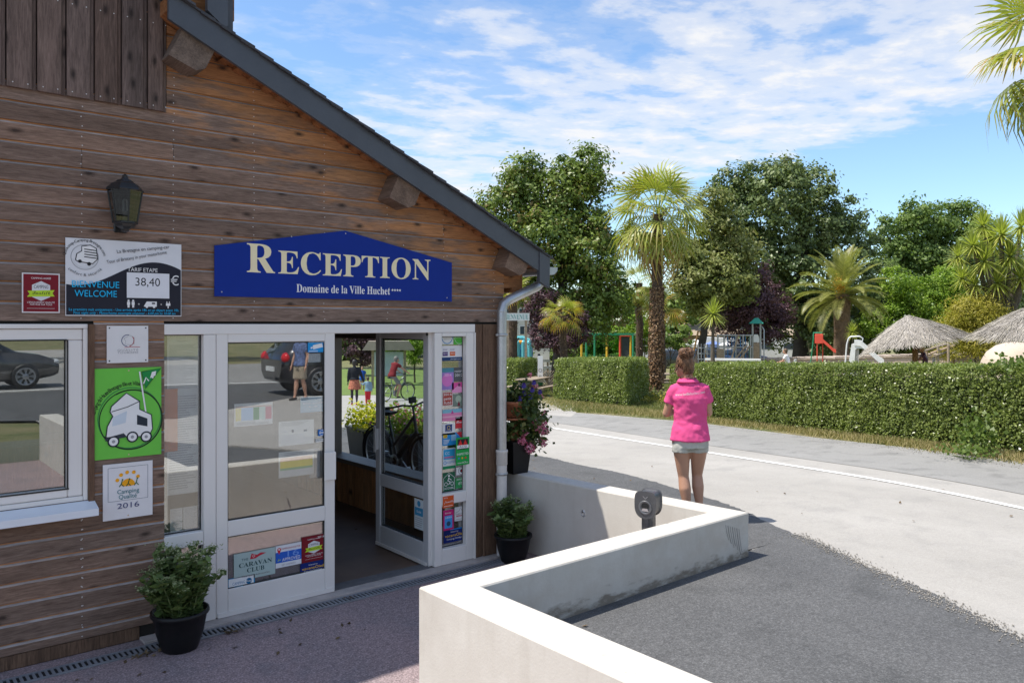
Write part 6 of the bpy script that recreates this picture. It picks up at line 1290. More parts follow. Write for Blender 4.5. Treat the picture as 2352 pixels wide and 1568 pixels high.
p = Spot('dome_tent', 'smooth beige dome under the right hand thatched parasol', 'dome', 2330, 27); mb = MB(); mb.lathe([(1.08, .0), (1.06, .5), (.98, .9), (.82, 1.2), (.55, 1.42), (.25, 1.52), (0, 1.55)], 24); p.part('shell', mb, pm('beige_canvas', (.55, .46, .37), .8, .08, 3, .2))
mb = MB(); mb.prism([(-.22, .0), (.22, .0), (.20, .8), (0, .95), (-.20, .8)], 'y', -1.12, -1.0); p.part('door_flap', mb, pm('beige_flap', (.47, .39, .31), .8))
p = Spot('stair_rail', 'sloping timber stair rail to the right of the thatched parasol', 'railing', 2160, 39)
for a, b in (((2128, 806), (2178, 788)), ((2140, 812), (2190, 793)), ((2150, 817), (2180, 806))): mb = bars([[(p.X(a[0]), 0, p.Z(a[1])), (p.X(b[0]), .8, p.Z(b[1]))]], .06, 7); p.part('rail', mb, M_timber)
for u, v in ((2132, 805), (2155, 797), (2176, 789)): mb = bars([[(p.X(u), .2, 0), (p.X(u), .2, p.Z(v))]], .06, 7); p.part('post', mb, M_timber)
p = Spot('pool_bench', 'pale bench table in front of the climbing frame behind the hedge', 'bench', 1680, 37); mb = MB(); mb.box(-1.2, 0, p.Z(828), 1.3, .5, p.Z(824)); p.part('seat', mb, M_white)
for x in (-1.0, 1.1): mb = MB(); mb.box(x - .06, .1, 0, x + .06, .4, p.Z(828) - .002); p.part('leg', mb, M_timber)

# ------------------------------------------------------------------ seen through the side window
def planter(label, x, y, z0, foliage, seed, flowers=None):
    e = empty('planter', (x, y, z0), R_(80), label, 'planter'); mb = MB()
    vs = [(sx * .42 * k, sy * .24 * k, z) for z, k in ((0, .82), (.50, 1)) for sx, sy in ((-1, -1), (1, -1), (1, 1), (-1, 1))]; mb.add(vs, [(3, 2, 1, 0), (0, 1, 5, 4), (1, 2, 6, 5), (2, 3, 7, 6), (3, 0, 4, 7)]); mb.box(-.44, -.26, .50, .44, .26, .53); mb.obj('box', pm('anthracite_box', (.085, .09, .10), .5, .1, 4), e)
    r = np.random.default_rng(seed); n = 900; P = r.normal(size=(n, 3)) * [.26, .16, .12] + [0, 0, .66]; P[:, 2] = np.maximum(P[:, 2], .5)
    v, f = leafquads(P, r.normal(size=(n, 3)) * .7 + [0, 0, .5], .075, .6, r); link('foliage', fastmesh('foliage', v, f, foliage, attr=r.random(n)), e)
    if flowers: P = r.normal(size=(260, 3)) * [.26, .18, .09] + [0, 0, .74]; v, f = leafquads(P, r.normal(size=(260, 3)) + [0, 0, .5], .045, .9, r); link('blossoms', fastmesh('blossoms', v, f, flowers, attr=r.random(260)), e, kind='stuff')
L_YEL = leafm('lime_foliage', (.34, .36, .02), (.62, .58, .05), .5, .4); L_PINK = leafm('pink_petal', (.64, .12, .25), (.80, .30, .44), .5, .3, (.86, .55, .64)); L_PETU = leafm('violet_petal', (.05, .02, .30), (.10, .04, .46), .45, .25)
q = at(846, 960, 13.2); planter('grey planter box with yellow green leaves, seen through the side window', q.x, q.y, float(gz(q.y)), L_YEL, 1)
q = at(925, 960, 12.2); planter('grey planter box with pink flowers behind the leaning bicycle', q.x, q.y, float(gz(q.y)), L_LIME, 2, L_PINK)
q = at(968, 960, 11.9); planter('grey planter box with green leaves nearest the door leaf', q.x, q.y, float(gz(q.y)), L_LIME, 3, L_PINK)
tree('plum_tree', 'purple leaved plum tree seen through the side window', [(800, 770, 36), (835, 775, 38), (865, 765, 30), (820, 805, 34), (850, 810, 26), (790, 740, 40), (850, 735, 40)], 50, 12000, .16, L_PLUM, 830, .15, .4, seed=21, bark=BARK_D)
tree('round_bush', 'clipped round bush seen through the open door leaf', [(952, 800, 20), (952, 815, 20), (948, 788, 16)], 42, 3000, .12, L_LIME, 952, .06, .25, seed=22, cat='bush')
p = Spot('info_shelter', 'small timber information shelter seen through the open door leaf', 'shelter', 893, 40)
for x in (-.8, .8): mb = MB(); mb.box(x - .06, -.06, 0, x + .06, .06, 2.1); p.part('post', mb, M_timber)
mb = MB(); mb.prism([(-1.3, 2.1), (1.3, 2.1), (1.0, 2.55), (-1.0, 2.55)], 'y', -.6, .6); p.part('roof', mb, pm('shelter_roof', (.36, .30, .24), .8)); mb = MB(); mb.box(-.72, -.02, .8, .72, .03, 2.0); p.part('panel', mb, pm('info_panel', (.42, .50, .55), .5, .2, 2))
tree('leafy_tree', 'leafy tree behind the shelter seen through the side window', [(760, 720, 60), (860, 700, 70), (960, 710, 70), (910, 760, 50), (1010, 760, 50)], 62, 12000, .26, L_FAR, 900, .3, .7, seed=23)
mb = MB(); g0 = [gpt(u, s) for u, s in ((700, 38), (872, 36.5), (900, 33), (1080, 31), (1100, 60), (700, 62))]; me = bpy.data.meshes.new('lawn'); me.from_pydata([(p_.x, p_.y, p_.z + .02) for p_ in g0], [], [list(range(6))]); me.materials.append(pm('lawn_green', (.13, .19, .035), .9, .25, 2, .5, fine=.3)); link('lawn', me, kind='structure')
g0 = [Vector((x, y, 0)) for x, y in ((7.5, 6), (12.5, 10), (16, 16), (24, 34), (8, 40), (6.2, 20))]; me = bpy.data.meshes.new('camp_road'); N_ = 14; vs = []
A_, B_ = [(5.2, 5), (5.2, 10), (5.2, 16), (5.4, 24), (6, 40)], [(9.4, 6.0), (12.6, 11), (15.2, 16), (20, 25), (27, 40)]
sheet('camp_road', (A_, B_), .011, M_road)

# ------------------------------------------------------------------ behind the photographer, mirrored in the panes
tree('leafy_tree', 'spreading tree across the rear road, seen only mirrored in the panes', [(0, 0, 1)], 40, 10, .2, L_FAR) if 0 else None
def rear_tree(label, x, y, h, rad, seed, n=9000):
    r = np.random.default_rng(seed); rr = random.Random(seed); bl = [(x + rr.uniform(-1, 1) * rad, y + rr.uniform(-1, 1) * rad, h * rr.uniform(.45, .95), rad * rr.uniform(.5, .75)) for _ in range(9)]
    e = empty('rear_tree', (x, y, ROAD), 0, label, 'tree'); o = trunk_mesh((0, 0, 0), (0, 0, h * .6), .3, .12, rr, [Vector(b[:3]) - Vector((x, y, ROAD)) for b in bl[:5]]).obj('trunk', BARK_D, e)
    P, N, t = crown_points(bl, n, .7, r); v, f = leafquads(P - [x, y, ROAD], N, .32, .65, r); link('crown', fastmesh('crown', v, f, L_OAK, attr=t), e)
for i, (x, y, h, rd) in enumerate(((-6, -38, 9, 3.4), (3, -40, 10, 3.8), (11, -38, 9, 3.6), (19, -36, 10, 3.8), (27, -33, 9, 3.6), (35, -27, 9, 3.4))): rear_tree('dark tree across the rear road, number mirrored in the glass: ' .split(':')[0].replace('number ', '') + (' far left', ' left of the grey car', ' behind the grey car', ' behind the dark car', ' right of the dark car', ' far right')[i], x, y, h, rd, 80 + i)
# ------------------------------------------------------------------ people, cycles, cars
def remesh(o, vox, smooth=4):
    m = o.modifiers.new('join', 'REMESH'); m.mode = 'VOXEL'; m.voxel_size = vox; m.use_smooth_shade = True
    s = o.modifiers.new('soften', 'SMOOTH'); s.iterations = smooth; s.factor = .5; return o
def clothm(name, col, var=.08, scale=9, bump=.35): return pm(name, col, .85, var, scale, bump, spec=.2, bscale=14)
SKIN = pm('skin', (.52, .29, .20), .5, .06, 6, spec=.35); SKIN2 = pm('tanned_skin', (.46, .25, .165), .5, .06, 6, spec=.35)
def V3(*a): return Vector(a)
def figure(label, base, rz, J, cols, H=1.66, vox=.02, skirt=False, long_legs=False, long_sleeves=False, hair=None, fingers=False, detail=False, sit=False):
    """J: joints in the figure's own frame (x right, y ahead, z up)"""
    e = empty('person', base, rz, label, 'person'); k = H / 1.66; mb = MB(); g = lambda n: Vector(J[n])
    hd, nk, ch, wa, pe = g('head'), g('neck'), g('chest'), g('waist'), g('pelvis')
    mb.ball(hd, (.075 * k, .095 * k, .112 * k), 14, 10); fw = (g('look') - hd).normalized()
    mb.ball(hd + fw * .045 * k - V3(0, 0, .05 * k), (.052 * k, .055 * k, .06 * k), 10, 8); mb.ball(hd + fw * .098 * k - V3(0, 0, .012 * k), .015 * k, 8, 6); sd_ = fw.cross(V3(0, 0, 1)).normalized()
    for s_ in (-1, 1): mb.ball(hd + sd_ * s_ * .076 * k - V3(0, 0, .02 * k) - fw * .005, (.012 * k, .02 * k, .03 * k), 8, 6)
    mb.tube([hd - V3(0, 0, .06 * k) - fw * .02, nk + V3(0, 0, -.02)], [.052 * k, .058 * k], 12)
    mb.ball(ch, (.140 * k, .090 * k, .14 * k), 14, 10); mb.ball(wa, (.120 * k, .080 * k, .14 * k), 14, 10); mb.ball(pe, (.150 * k, .105 * k, .12 * k), 14, 10)
    mb.tube([g('shL') - V3(0, 0, .02 * k), nk - V3(0, 0, .075 * k), g('shR') - V3(0, 0, .02 * k)], [.036 * k, .05 * k, .036 * k], 10)
    for s_ in 'LR':
        sh, el, wr, hi, kn, an, to = (g(n + s_) for n in ('sh', 'el', 'wr', 'hip', 'kn', 'an', 'toe'))
        mb.tube([sh - V3(0, 0, .02 * k), sh.lerp(el, .5), el], [.040 * k, .046 * k, .037 * k], 12); mb.ball(el, .038 * k, 10, 6); mb.tube([el, el.lerp(wr, .35), wr], [.037 * k, .039 * k, .024 * k], 12)
        d = (wr - el).normalized(); pl = wr + d * .05 * k; mb.ball(pl, (.034 * k, .034 * k, .042 * k), 10, 6)
        if fingers:
            u_ = d.cross(V3(1, 0, 0)).normalized(); w_ = d.cross(u_).normalized()
            for q, (off, ln) in enumerate(((-.030, .062), (-.010, .075), (.010, .070), (.030, .055))):
                b0 = pl + d * .025 + w_ * off; mb.tube([b0, b0 + d * ln * .55, b0 + d * ln * .8 + u_ * .025], [.0095, .009, .0078], 7)
            b0 = pl - d * .01 + w_ * (.035 if s_ == 'L' else -.035); mb.tube([b0, b0 + w_ * (.03 if s_ == 'L' else -.03) + d * .02, b0 + w_ * (.028 if s_ == 'L' else -.028) + d * .05], [.011, .010, .008], 7)
        else: mb.tube([pl, pl + d * .10 * k], [.03 * k, .014 * k], 8)
        mb.tube([hi, hi.lerp(kn, .45), kn], [.088 * k, .075 * k, .052 * k], 14); mb.ball(kn, .052 * k, 10, 8); mid = kn.lerp(an, .32) - V3(0, .014 * k, 0) * (1 if not sit else 0); mb.tube([kn, mid, kn.lerp(an, .7), an], [.050 * k, .057 * k, .038 * k, .031 * k], 14)
        mb.tube([an + V3(0, -.03 * k, -.03 * k), an.lerp(to, .5) - V3(0, 0, .015), to], [.034 * k, .032 * k, .024 * k], 10)
    remesh(mb.obj('body', cols.get('skin', SKIN), e), vox, 3)
    # top
    mb = MB(); sm_ = (g('shL') + g('shR')) / 2; hw = (g('shR') - g('shL')).length / 2; ex = .024 if fingers else 0
    def rg_(c, z, rx, ry): return (c.x, c.y, z, rx * k, ry * k)
    low = pe.z - .045 * k if not skirt else pe.z + .06 * k
    R2 = [rg_(nk, nk.z + .012 * k, .062, .060), rg_(nk, nk.z - .018 * k, .078, .068), rg_(sm_.lerp(nk, .5), sm_.z + .034 * k, .108, .080), rg_(sm_, sm_.z + .012 * k, hw / k - .025, .092), rg_(sm_, sm_.z - .05 * k, hw / k + .004, .106), rg_(ch, ch.z, hw / k + ex + .006, .118), rg_(ch.lerp(wa, .55), ch.lerp(wa, .55).z, hw / k + ex - .006, .114), rg_(wa, wa.z - .02 * k, hw / k + ex - .006, .108), rg_(wa.lerp(pe, .5), wa.lerp(pe, .5).z, hw / k + ex + .006, .120), rg_(pe, low + .05 * k, hw / k + ex + .020, .138), rg_(pe, low - .008 * k, hw / k + ex + .028, .146)]
    mb.loft(R2[::-1], 26)
    for s_ in 'LR':
        sh, el, wr = g('sh' + s_), g('el' + s_), g('wr' + s_); f = .60 if not long_sleeves else 1.0
        mb.tube([sh + (sm_ - sh) * .35 + V3(0, 0, .002), sh + V3(0, 0, -.016 * k), sh.lerp(el, f * .5), sh.lerp(el, f)], [.056 * k, .058 * k, .060 * k, (.064 if not long_sleeves else .05) * k], 14)
        if long_sleeves: mb.ball(el, .05 * k, 10, 6); mb.tube([el, wr], [.05 * k, .036 * k], 12)
    o_ = remesh(mb.obj('shirt', cols['top'], e), vox, 2)
    def folds(o_, st, sz):
        tx = bpy.data.textures.new('folds', 'CLOUDS'); tx.noise_scale = sz; tx.noise_depth = 1; dm = o_.modifiers.new('folds', 'DISPLACE'); dm.texture = tx; dm.strength = st; dm.mid_level = .5; dm.texture_coords = 'LOCAL'
    if fingers: folds(o_, .022, .075)
    # lower garment
    mb = MB()
    if skirt: mb.loft([rg_(pe, pe.z - .30 * k, .235, .19), rg_(pe, pe.z - .05, .185, .145), rg_(wa, wa.z - .03, .14, .10)])
    else:
        mb.loft([rg_(pe, pe.z - .115 * k, .168, .122), rg_(pe, pe.z - .06 * k, .168, .120), rg_(pe, pe.z + .02 * k, .150, .105), rg_(wa.lerp(pe, .5), wa.lerp(pe, .5).z, .125, .085)])
        for s_ in 'LR':
            hi, kn, an = g('hip' + s_), g('kn' + s_), g('an' + s_)
            if long_legs: mb.tube([hi, kn], [.100 * k, .072 * k], 14); mb.ball(kn, .072 * k, 10, 6); mb.tube([kn, an], [.070 * k, .055 * k], 14)
            elif sit: mb.tube([hi, hi.lerp(kn, .5)], [.10 * k, .095 * k], 14)
            else: q0, q1 = hi.lerp(kn, .10), hi.lerp(kn, cols.get('leg', .30)); mb.loft([rg_(q1, q1.z, .093 if cols.get('leg', .3) < .5 else .085, .110 if cols.get('leg', .3) < .5 else .09), rg_(q0, q0.z, .086, .104), rg_(hi, hi.z + .03, .070, .085)])
    o_ = remesh(mb.obj('skirt' if skirt else 'trousers' if long_legs else 'shorts', cols['low'], e), vox, 2)
    if fingers: folds(o_, .009, .05)
    for s_ in 'LR':
        an, to = g('an' + s_), g('toe' + s_); mb = MB(); mb.tube([an + V3(0, -.035 * k, -.04 * k), an.lerp(to, .45) - V3(0, 0, .022), to - V3(0, 0, .004)], [.040 * k, .040 * k, .030 * k], 10, flat=.85); mb.obj('shoe', cols.get('shoe', pm('shoe_dark', (.05, .045, .045), .6)), e)
    if hair:
        mb = MB(); mb.ball(hd - fw * .022 * k + V3(0, 0, .022 * k), (.088 * k, .098 * k, .108 * k), 16, 10); mb.ball(hd - fw * .045 * k - V3(0, 0, .045 * k), (.072 * k, .062 * k, .075 * k), 12, 8)
        remesh(mb.obj('hair', hair, e), max(vox * .8, .01), 2)
    return e
def stand(step=.0, arms=None, k=1.0, bend=0.0):
    J = dict(head=(0, .01, 1.545), look=(0, 1, 1.50), neck=(0, -.01, 1.40), chest=(0, -.01, 1.22), waist=(0, 0, 1.03), pelvis=(0, -.005, .88), shL=(-.165, -.01, 1.345), shR=(.165, -.01, 1.345), elL=(-.215, -.02, 1.07), elR=(.215, -.02, 1.07), wrL=(-.23, .06, .84), wrR=(.23, .06, .84), hipL=(-.085, 0, .84), hipR=(.085, 0, .84), knL=(-.085, .02 + step * .3, .47), knR=(.085, .03 - step * .25, .47), anL=(-.085, step, .085), anR=(.085, -step, .085), toeL=(-.095, .16 + step, .035), toeR=(.095, .16 - step, .035))
    if arms: J.update(arms)
    return {n: tuple(c * k for c in v) for n, v in J.items()}
# the woman in pink
fp = gnd(1590, 1205); dv = ray(1590, V0)
rzw = math.atan2(dv.y, dv.x) - math.pi / 2
J = dict(head=(-.075, .03, 1.500), look=(-.62, .70, 1.22), neck=(-.035, .0, 1.365), chest=(-.02, .0, 1.19), waist=(-.015, .01, 1.00), pelvis=(-.02, .005, .845), shL=(-.160, .01, 1.282), shR=(.112, -.01, 1.292), elL=(-.240, .05, 1.035), elR=(.150, .03, 1.055), wrL=(-.13, .24, 1.06), wrR=(.04, .24, 1.08), hipL=(-.105, 0, .80), hipR=(.066, .01, .80), knL=(-.082, .03, .455), knR=(.044, .13, .455), anL=(-.035, -.02, .085), anR=(.070, .04, .105), toeL=(-.045, .14, .03), toeR=(.085, .18, .035))
PINK = clothm('pink_polo', (.70, .085, .25), .07, 7, .5); DENIM = clothm('pale_denim', (.45, .45, .41), .16, 12, .6)
def hairm():
    m, nt, b = newmat('brown_hair'); tc = nd(nt, 'ShaderNodeTexCoord'); n = noise(nt, mapping(nt, tc.outputs['Object'], (60, 60, 14)), 1.6, 5, .6, .8)
    wire(nt, ramp(nt, n, [(.3, (.035, .016, .008)), (.52, (.14, .064, .028)), (.72, (.36, .19, .09))]), b.inputs['Base Color']); b.inputs['Roughness'].default_value = .42
    bp = nd(nt, 'ShaderNodeBump'); bp.inputs['Strength'].default_value = .8; bp.inputs['Distance'].default_value = .01; wire(nt, n, bp.inputs['Height']); wire(nt, bp.outputs[0], b.inputs['Normal']); return m
HAIR = hairm()
wm = figure('woman in a bright pink polo and denim shorts, hair in a bun', fp, rzw, J, dict(top=PINK, low=DENIM, skin=SKIN2, leg=.34, shoe=pm('sandal', (.12, .07, .045), .7)), vox=.0095, hair=HAIR, fingers=True)
mb = MB(); rr = random.Random(9); hc = Vector((-.055, -.045, 1.612))
mb.ball(hc, (.062, .060, .052), 14, 8); mb.ball(hc + V3(.03, -.01, .01), (.045, .04, .04), 10, 8); mb.ball(hc + V3(-.03, -.015, .015), (.042, .04, .036), 10, 8)
for i in range(60):
    a = rr.uniform(0, 6.28); b0 = rr.uniform(-.9, 1.1); d = V3(math.cos(a) * math.cos(b0), math.sin(a) * math.cos(b0), math.sin(b0)); p0 = hc + V3(d.x * .062, d.y * .058, d.z * .05); t = d.cross(V3(rr.uniform(-1, 1), rr.uniform(-1, 1), rr.uniform(-1, 1))).normalized(); mb.tube([p0 - t * .035 - d * .008, p0 + d * .008, p0 + t * .04 - d * .004], [.004, .006, .003], 5)
for i in range(46):
    a = rr.uniform(2.2, 7.2); p0 = Vector(J['head']) + V3(.088 * math.cos(a), .09 * math.sin(a) - .02, rr.uniform(-.08, .05)); mb.tube([p0, p0.lerp(hc, .5) + V3(0, -.012, .004), hc + V3(rr.uniform(-.03, .03), -.03, -.02)], [.003, .005, .004], 5)
for i in range(10):
    p0 = Vector(J['neck']) + V3(rr.uniform(-.045, .05), -.055, .03); mb.tube([p0 + V3(0, .0, .06), p0 + V3(rr.uniform(-.01, .01), -.012, .02), p0 + V3(rr.uniform(-.02, .02), -.008, -.02)], [.003, .0025, .001], 5)
mb.obj('hair_bun', HAIR, wm)
mb = MB(); n_ = 20
for (z, r0) in ((1.372, .072),): 
    ring0 = [(-.04 + r0 * math.cos(2 * math.pi * i / n_), .0 + r0 * .92 * math.sin(2 * math.pi * i / n_), z + .012 * math.sin(2 * math.pi * i / n_)) for i in range(n_)]; ring1 = [(-.04 + (r0 + .030) * math.cos(2 * math.pi * i / n_), (r0 + .026) * .92 * math.sin(2 * math.pi * i / n_), z - .034) for i in range(n_)]
    mb.add(ring0 + ring1, [(i, (i + 1) % n_, n_ + (i + 1) % n_, n_ + i) for i in range(n_)], 0, True)
o = mb.obj('collar', PINK, wm); sdm = o.modifiers.new('thick', 'SOLIDIFY'); sdm.thickness = .006
# address across the shoulders, following the back
v, f, w_ = glyphs('www.lavillehuchet.com'); vv = []; kx = .268 / w_
for x, z in v:
    X = x * kx - .132; zz_ = 1.215 + z * .026 + .030 * (X + .13) / .26; vv.append((X - .022, .0 - .1265 * math.sqrt(max(.02, 1 - (X / .172) ** 2)) - .006, zz_))
me = bpy.data.meshes.new('lettering'); me.from_pydata(vv, [], f); me.materials.append(pm('white_print', (.85, .82, .83), .7)); lt = link('lettering', me, wm)
mb = MB(); mb.box(-.095, .285, 1.10, -.015, .293, 1.24, bev=.003); ph = mb.obj('mobile_phone', pm('phone_black', (.02, .02, .022), .2)); ph.location = fp; ph.rotation_euler = (0, 0, rzw); tag(ph, 'dark mobile phone held in front by the woman in pink', 'phone')
mb = MB(); mb.ball((-.07 - .058, -.0 + .005, 1.462), .006, 6, 4)
mb.obj('earring', pm('gold', (.6, .4, .12), .3, metal=1), wm)

def bike(label, base, rz, frame_m, ebike=False):
    e = empty('bicycle', base, rz, label, 'bicycle'); R0 = .345; blk = pm('black_rubber', (.015, .015, .016), .6); alloy = pm('alloy', (.45, .46, .47), .35, metal=.8); wb = 1.10
    for x in (0, wb):
        mb = MB(); mb.lathe([(R0 - .04, -.012), (R0 - .02, -.022), (R0 - .004, -.016), (R0, 0), (R0 - .004, .016), (R0 - .02, .022), (R0 - .04, .012)], 32, (x, 0, R0), ax='y'); w = mb.obj('wheel', blk, e)
        mb = MB(); mb.lathe([(R0 - .042, -.011), (R0 - .038, -.013), (R0 - .052, 0), (R0 - .038, .013), (R0 - .042, .011)], 32, (x, 0, R0), ax='y'); mb.lathe([(.0, -.04), (.02, -.04), (.02, .04), (0, .04)], 10, (x, 0, R0), ax='y'); mb.obj('rim', alloy, w)
        mb = MB()
        for i in range(20): a = 2 * math.pi * i / 20; mb.tube([(x, (.03 if i % 2 else -.03), R0), (x + (R0 - .045) * math.cos(a), 0, R0 + (R0 - .045) * math.sin(a))], .0016, 4)
        mb.obj('spokes', alloy, w, kind='stuff')
        mb = MB(); mb.tube([(x + (R0 + .03) * math.cos(a), 0, R0 + (R0 + .03) * math.sin(a)) for a in np.linspace(R_(10 if x else 20), R_(165 if x else 200), 14)], .025, 6, flat=.4); mb.obj('mudguard', blk, e)
    bb, st, hd, hl = (.45, 0, .30), (.33, 0, .76), (.90, 0, .92), (.93, 0, .72)
    mb = MB()
    for a, b, r_ in ((bb, st, .018), (hl, bb, .030 if ebike else .02), ((.40, 0, .50), hd, .022), (hd, hl, .022), ((0, 0, R0), bb, .012), ((0, 0, R0), (.36, 0, .66), .010), (hl, (wb - .02, 0, R0 + .2), .02), ((wb - .02, 0, R0 + .2), (wb, 0, R0), .014), (st, (.31, 0, .90), .014), (hd, (.88, 0, 1.04), .014)): mb.tube([a, b], r_, 10)
    mb.obj('frame', frame_m, e)
    mb = MB(); mb.prism([(.18, .90), (.30, .88), (.44, .92), (.44, .945), (.30, .935), (.17, .955)], 'y', -.06, .06); mb.obj('saddle', blk, e)
    mb = MB(); mb.tube([(.80, -.30, 1.06), (.88, -.15, 1.08), (.90, 0, 1.05), (.88, .15, 1.08), (.80, .30, 1.06)], .013, 8)
    for y in (-.30, .30): mb.tube([(.80, y, 1.06), (.70, y * 1.03, 1.05)], .019, 8)
    mb.obj('handlebar', blk, e)
    mb = MB(); mb.lathe([(.0, -.05), (.09, -.05), (.09, -.044), (0, -.044)], 18, (bb[0], 0, bb[2]), ax='y')
    for sg in (1, -1): mb.tube([(bb[0], sg * .06, bb[2]), (bb[0] + sg * .13, sg * .07, bb[2] - sg * .11)], .010, 6); mb.box(bb[0] + sg * .13 - .05, sg * .07 - .01 + (0 if sg > 0 else -.08), bb[2] - sg * .11 - .012, bb[0] + sg * .13 + .05, sg * .07 + (.09 if sg > 0 else .01), bb[2] - sg * .11 + .012)
    mb.obj('crankset', alloy, e)
    mb = MB(); mb.tube([(.0, .03, .72), (-.2, .03, .74), (.3, .03, .72)], .008, 6); mb.tube([(.0, -.05, .72), (.3, -.05, .72)], .008, 6); mb.tube([(-.18, -.05, .74), (.0, -.05, .72)], .008, 6); mb.tube([(-.15, 0, .73), (0, 0, R0)], .007, 6); mb.obj('luggage_rack', blk, e)
    if ebike: mb = MB(); mb.tube([(.52, 0, .38), (.84, 0, .66)], .045, 10); mb.ball((.45, 0, .30), (.10, .06, .09), 12, 8); mb.obj('battery', blk, e); mb = MB(); mb.box(.86, -.05, 1.09, .90, .05, 1.17, bev=.005); mb.obj('display', blk, e)
    return e
gy = float(gz(2.8)); bk = bike('dark electric bicycle leaning outside, seen through the side window', (5.62, 3.42, gy), R_(-88), pm('graphite_frame', (.055, .06, .065), .35, metal=.3), True); bk.rotation_euler = (R_(4), 0, R_(-88))
# people on the road beyond the side window
def pspot(u, s): return gpt(u, s), math.atan2(ray(u, V0).y, ray(u, V0).x) - math.pi / 2
b_, rz = pspot(814, 29); figure('woman in a black cardigan and patterned skirt walking away hand in hand', b_, rz, stand(.12, dict(elR=(.25, .0, 1.08), wrR=(.33, .05, .86))), dict(top=clothm('black_cardigan', (.022, .024, .03)), low=pm('floral_skirt', (.42, .14, .08), .8, .8, 26), skin=pm('dark_tights', (.04, .035, .04), .8), shoe=pm('red_shoe', (.5, .05, .04), .6)), 1.66, .022, skirt=True, long_sleeves=True, hair=pm('black_hair', (.02, .016, .014), .5))
b_, rz = pspot(845, 28.6); figure('small child in a denim jacket and red trousers holding a hand', b_, rz, stand(.06, dict(elL=(-.28, 0, 1.2), wrL=(-.40, .03, 1.32)), .62), dict(top=clothm('denim_jacket', (.20, .30, .38)), low=clothm('red_trousers', (.50, .03, .04))), 1.03, .018, long_legs=True, long_sleeves=True, hair=pm('dark_brown_hair', (.05, .03, .02), .5))
b_, rz = pspot(832, 40); figure('boy in a blue shirt on the lawn far down the road', b_, rz + math.pi, stand(.03, None, .8), dict(top=clothm('blue_shirt', (.03, .10, .48)), low=clothm('blue_short', (.10, .20, .42))), 1.33, .025, hair=pm('brown_hair_b', (.10, .06, .03), .5))
b_, rz = pspot(905, 31); rzc = rz + R_(-55)
JC = stand(0, dict(head=(0, .12, 1.62), look=(0, 1, 1.55), neck=(0, .06, 1.50), chest=(0, .02, 1.33), waist=(0, -.06, 1.16), pelvis=(0, -.10, 1.02), shL=(-.17, .04, 1.45), shR=(.17, .04, 1.45), elL=(-.26, .24, 1.25), elR=(.26, .24, 1.25), wrL=(-.28, .44, 1.12), wrR=(.28, .44, 1.12), hipL=(-.09, -.08, .98), hipR=(.09, -.08, .98), knL=(-.10, .28, .76), knR=(.10, .22, .58), anL=(-.10, .12, .42), anR=(.10, .08, .20), toeL=(-.10, .26, .36), toeR=(.10, .22, .16)))
figure('man in a dark red shirt riding a bicycle, seen through the open leaf', b_, rzc, JC, dict(top=clothm('dark_red_shirt', (.20, .025, .03)), low=clothm('grey_shorts', (.22, .22, .22)), leg=.8), 1.74, .022, hair=pm('grey_hair', (.20, .18, .16), .6))
d_ = Vector((-math.sin(rzc), math.cos(rzc), 0)); bk2 = bike('bicycle ridden by the man in dark red', b_ - d_ * .45, rzc + math.pi / 2, pm('silver_frame', (.30, .31, .32), .35, metal=.5))
# people in the pool garden
def sitting(k=1.0): return stand(0, dict(head=(0, .05, 1.18), look=(0, 1, 1.05), neck=(0, .0, 1.04), chest=(0, -.02, .86), waist=(0, -.06, .67), pelvis=(0, -.08, .52), shL=(-.165, 0, .985), shR=(.165, 0, .985), elL=(-.21, .12, .76), elR=(.21, .12, .76), wrL=(-.12, .32, .70), wrR=(.12, .32, .70), hipL=(-.09, -.04, .50), hipR=(.09, -.04, .50), knL=(-.10, .40, .50), knR=(.10, .40, .50), anL=(-.10, .42, .10), anR=(.10, .42, .10), toeL=(-.10, .56, .04), toeR=(.10, .56, .04)), k)
def seat(label, u, s, v_head, face, cols, hair, J_=None):
    b_, rz = pspot(u, s); J_ = J_ or sitting(); hz = CAM.z - (v_head - V0) * s / FPX - .10; dz = hz - J_['head'][2]; b2 = b_.copy(); b2.z = max(b_.z - .05, dz)
    st = b2.z - b_.z
    if J_ and st > .05: mb = MB(); mb.box(-.32, -.36, 0, .32, .75, st - .004 + .03); p_ = mb.obj('stone_plinth', pm('pool_stone', (.46, .40, .33), .8, .15, 3)); p_.location = b_; p_.rotation_euler = (0, 0, rz + face); tag(p_, 'low pool edge step under ' + label.split(' sitting')[0], 'step')
    mb = MB(); mb.box(-.24, -.34, .34, .24, .08, .40, bev=.02); 
    c = Spot('garden_chair', 'pale garden chair under ' + label.split(' sitting')[0], 'chair', u, s, turn=face, base=b2); c.part('seat', mb, M_white)
    mb = MB(); mb.box(-.24, -.38, .42, .24, -.345, .85, bev=.015); c.part('backrest', mb, M_white)
    for x in (-.21, .21):
        for y in (-.32, .05): mb = MB(); mb.tube([(x, y, .03), (x, y, .34)], .018, 6); c.part('leg', mb, M_white)
    figure(label, b2, rz + face, J_, cols, 1.6, .02, hair=hair)
seat('woman in a white top sitting beside the pool wall', 1806, 34, 801, R_(80), dict(top=clothm('white_top', (.72, .70, .70)), low=clothm('pale_pink_short', (.62, .42, .46))), pm('brown_hair_b', (.10, .06, .03), .5))
seat('blonde woman in a dark swimsuit sitting under the thatched parasol', 2121, 31, 795, R_(100), dict(top=pm('swimsuit', (.10, .03, .07), .5), low=clothm('pink_towel', (.66, .25, .42))), pm('blonde_hair', (.48, .36, .18), .5))
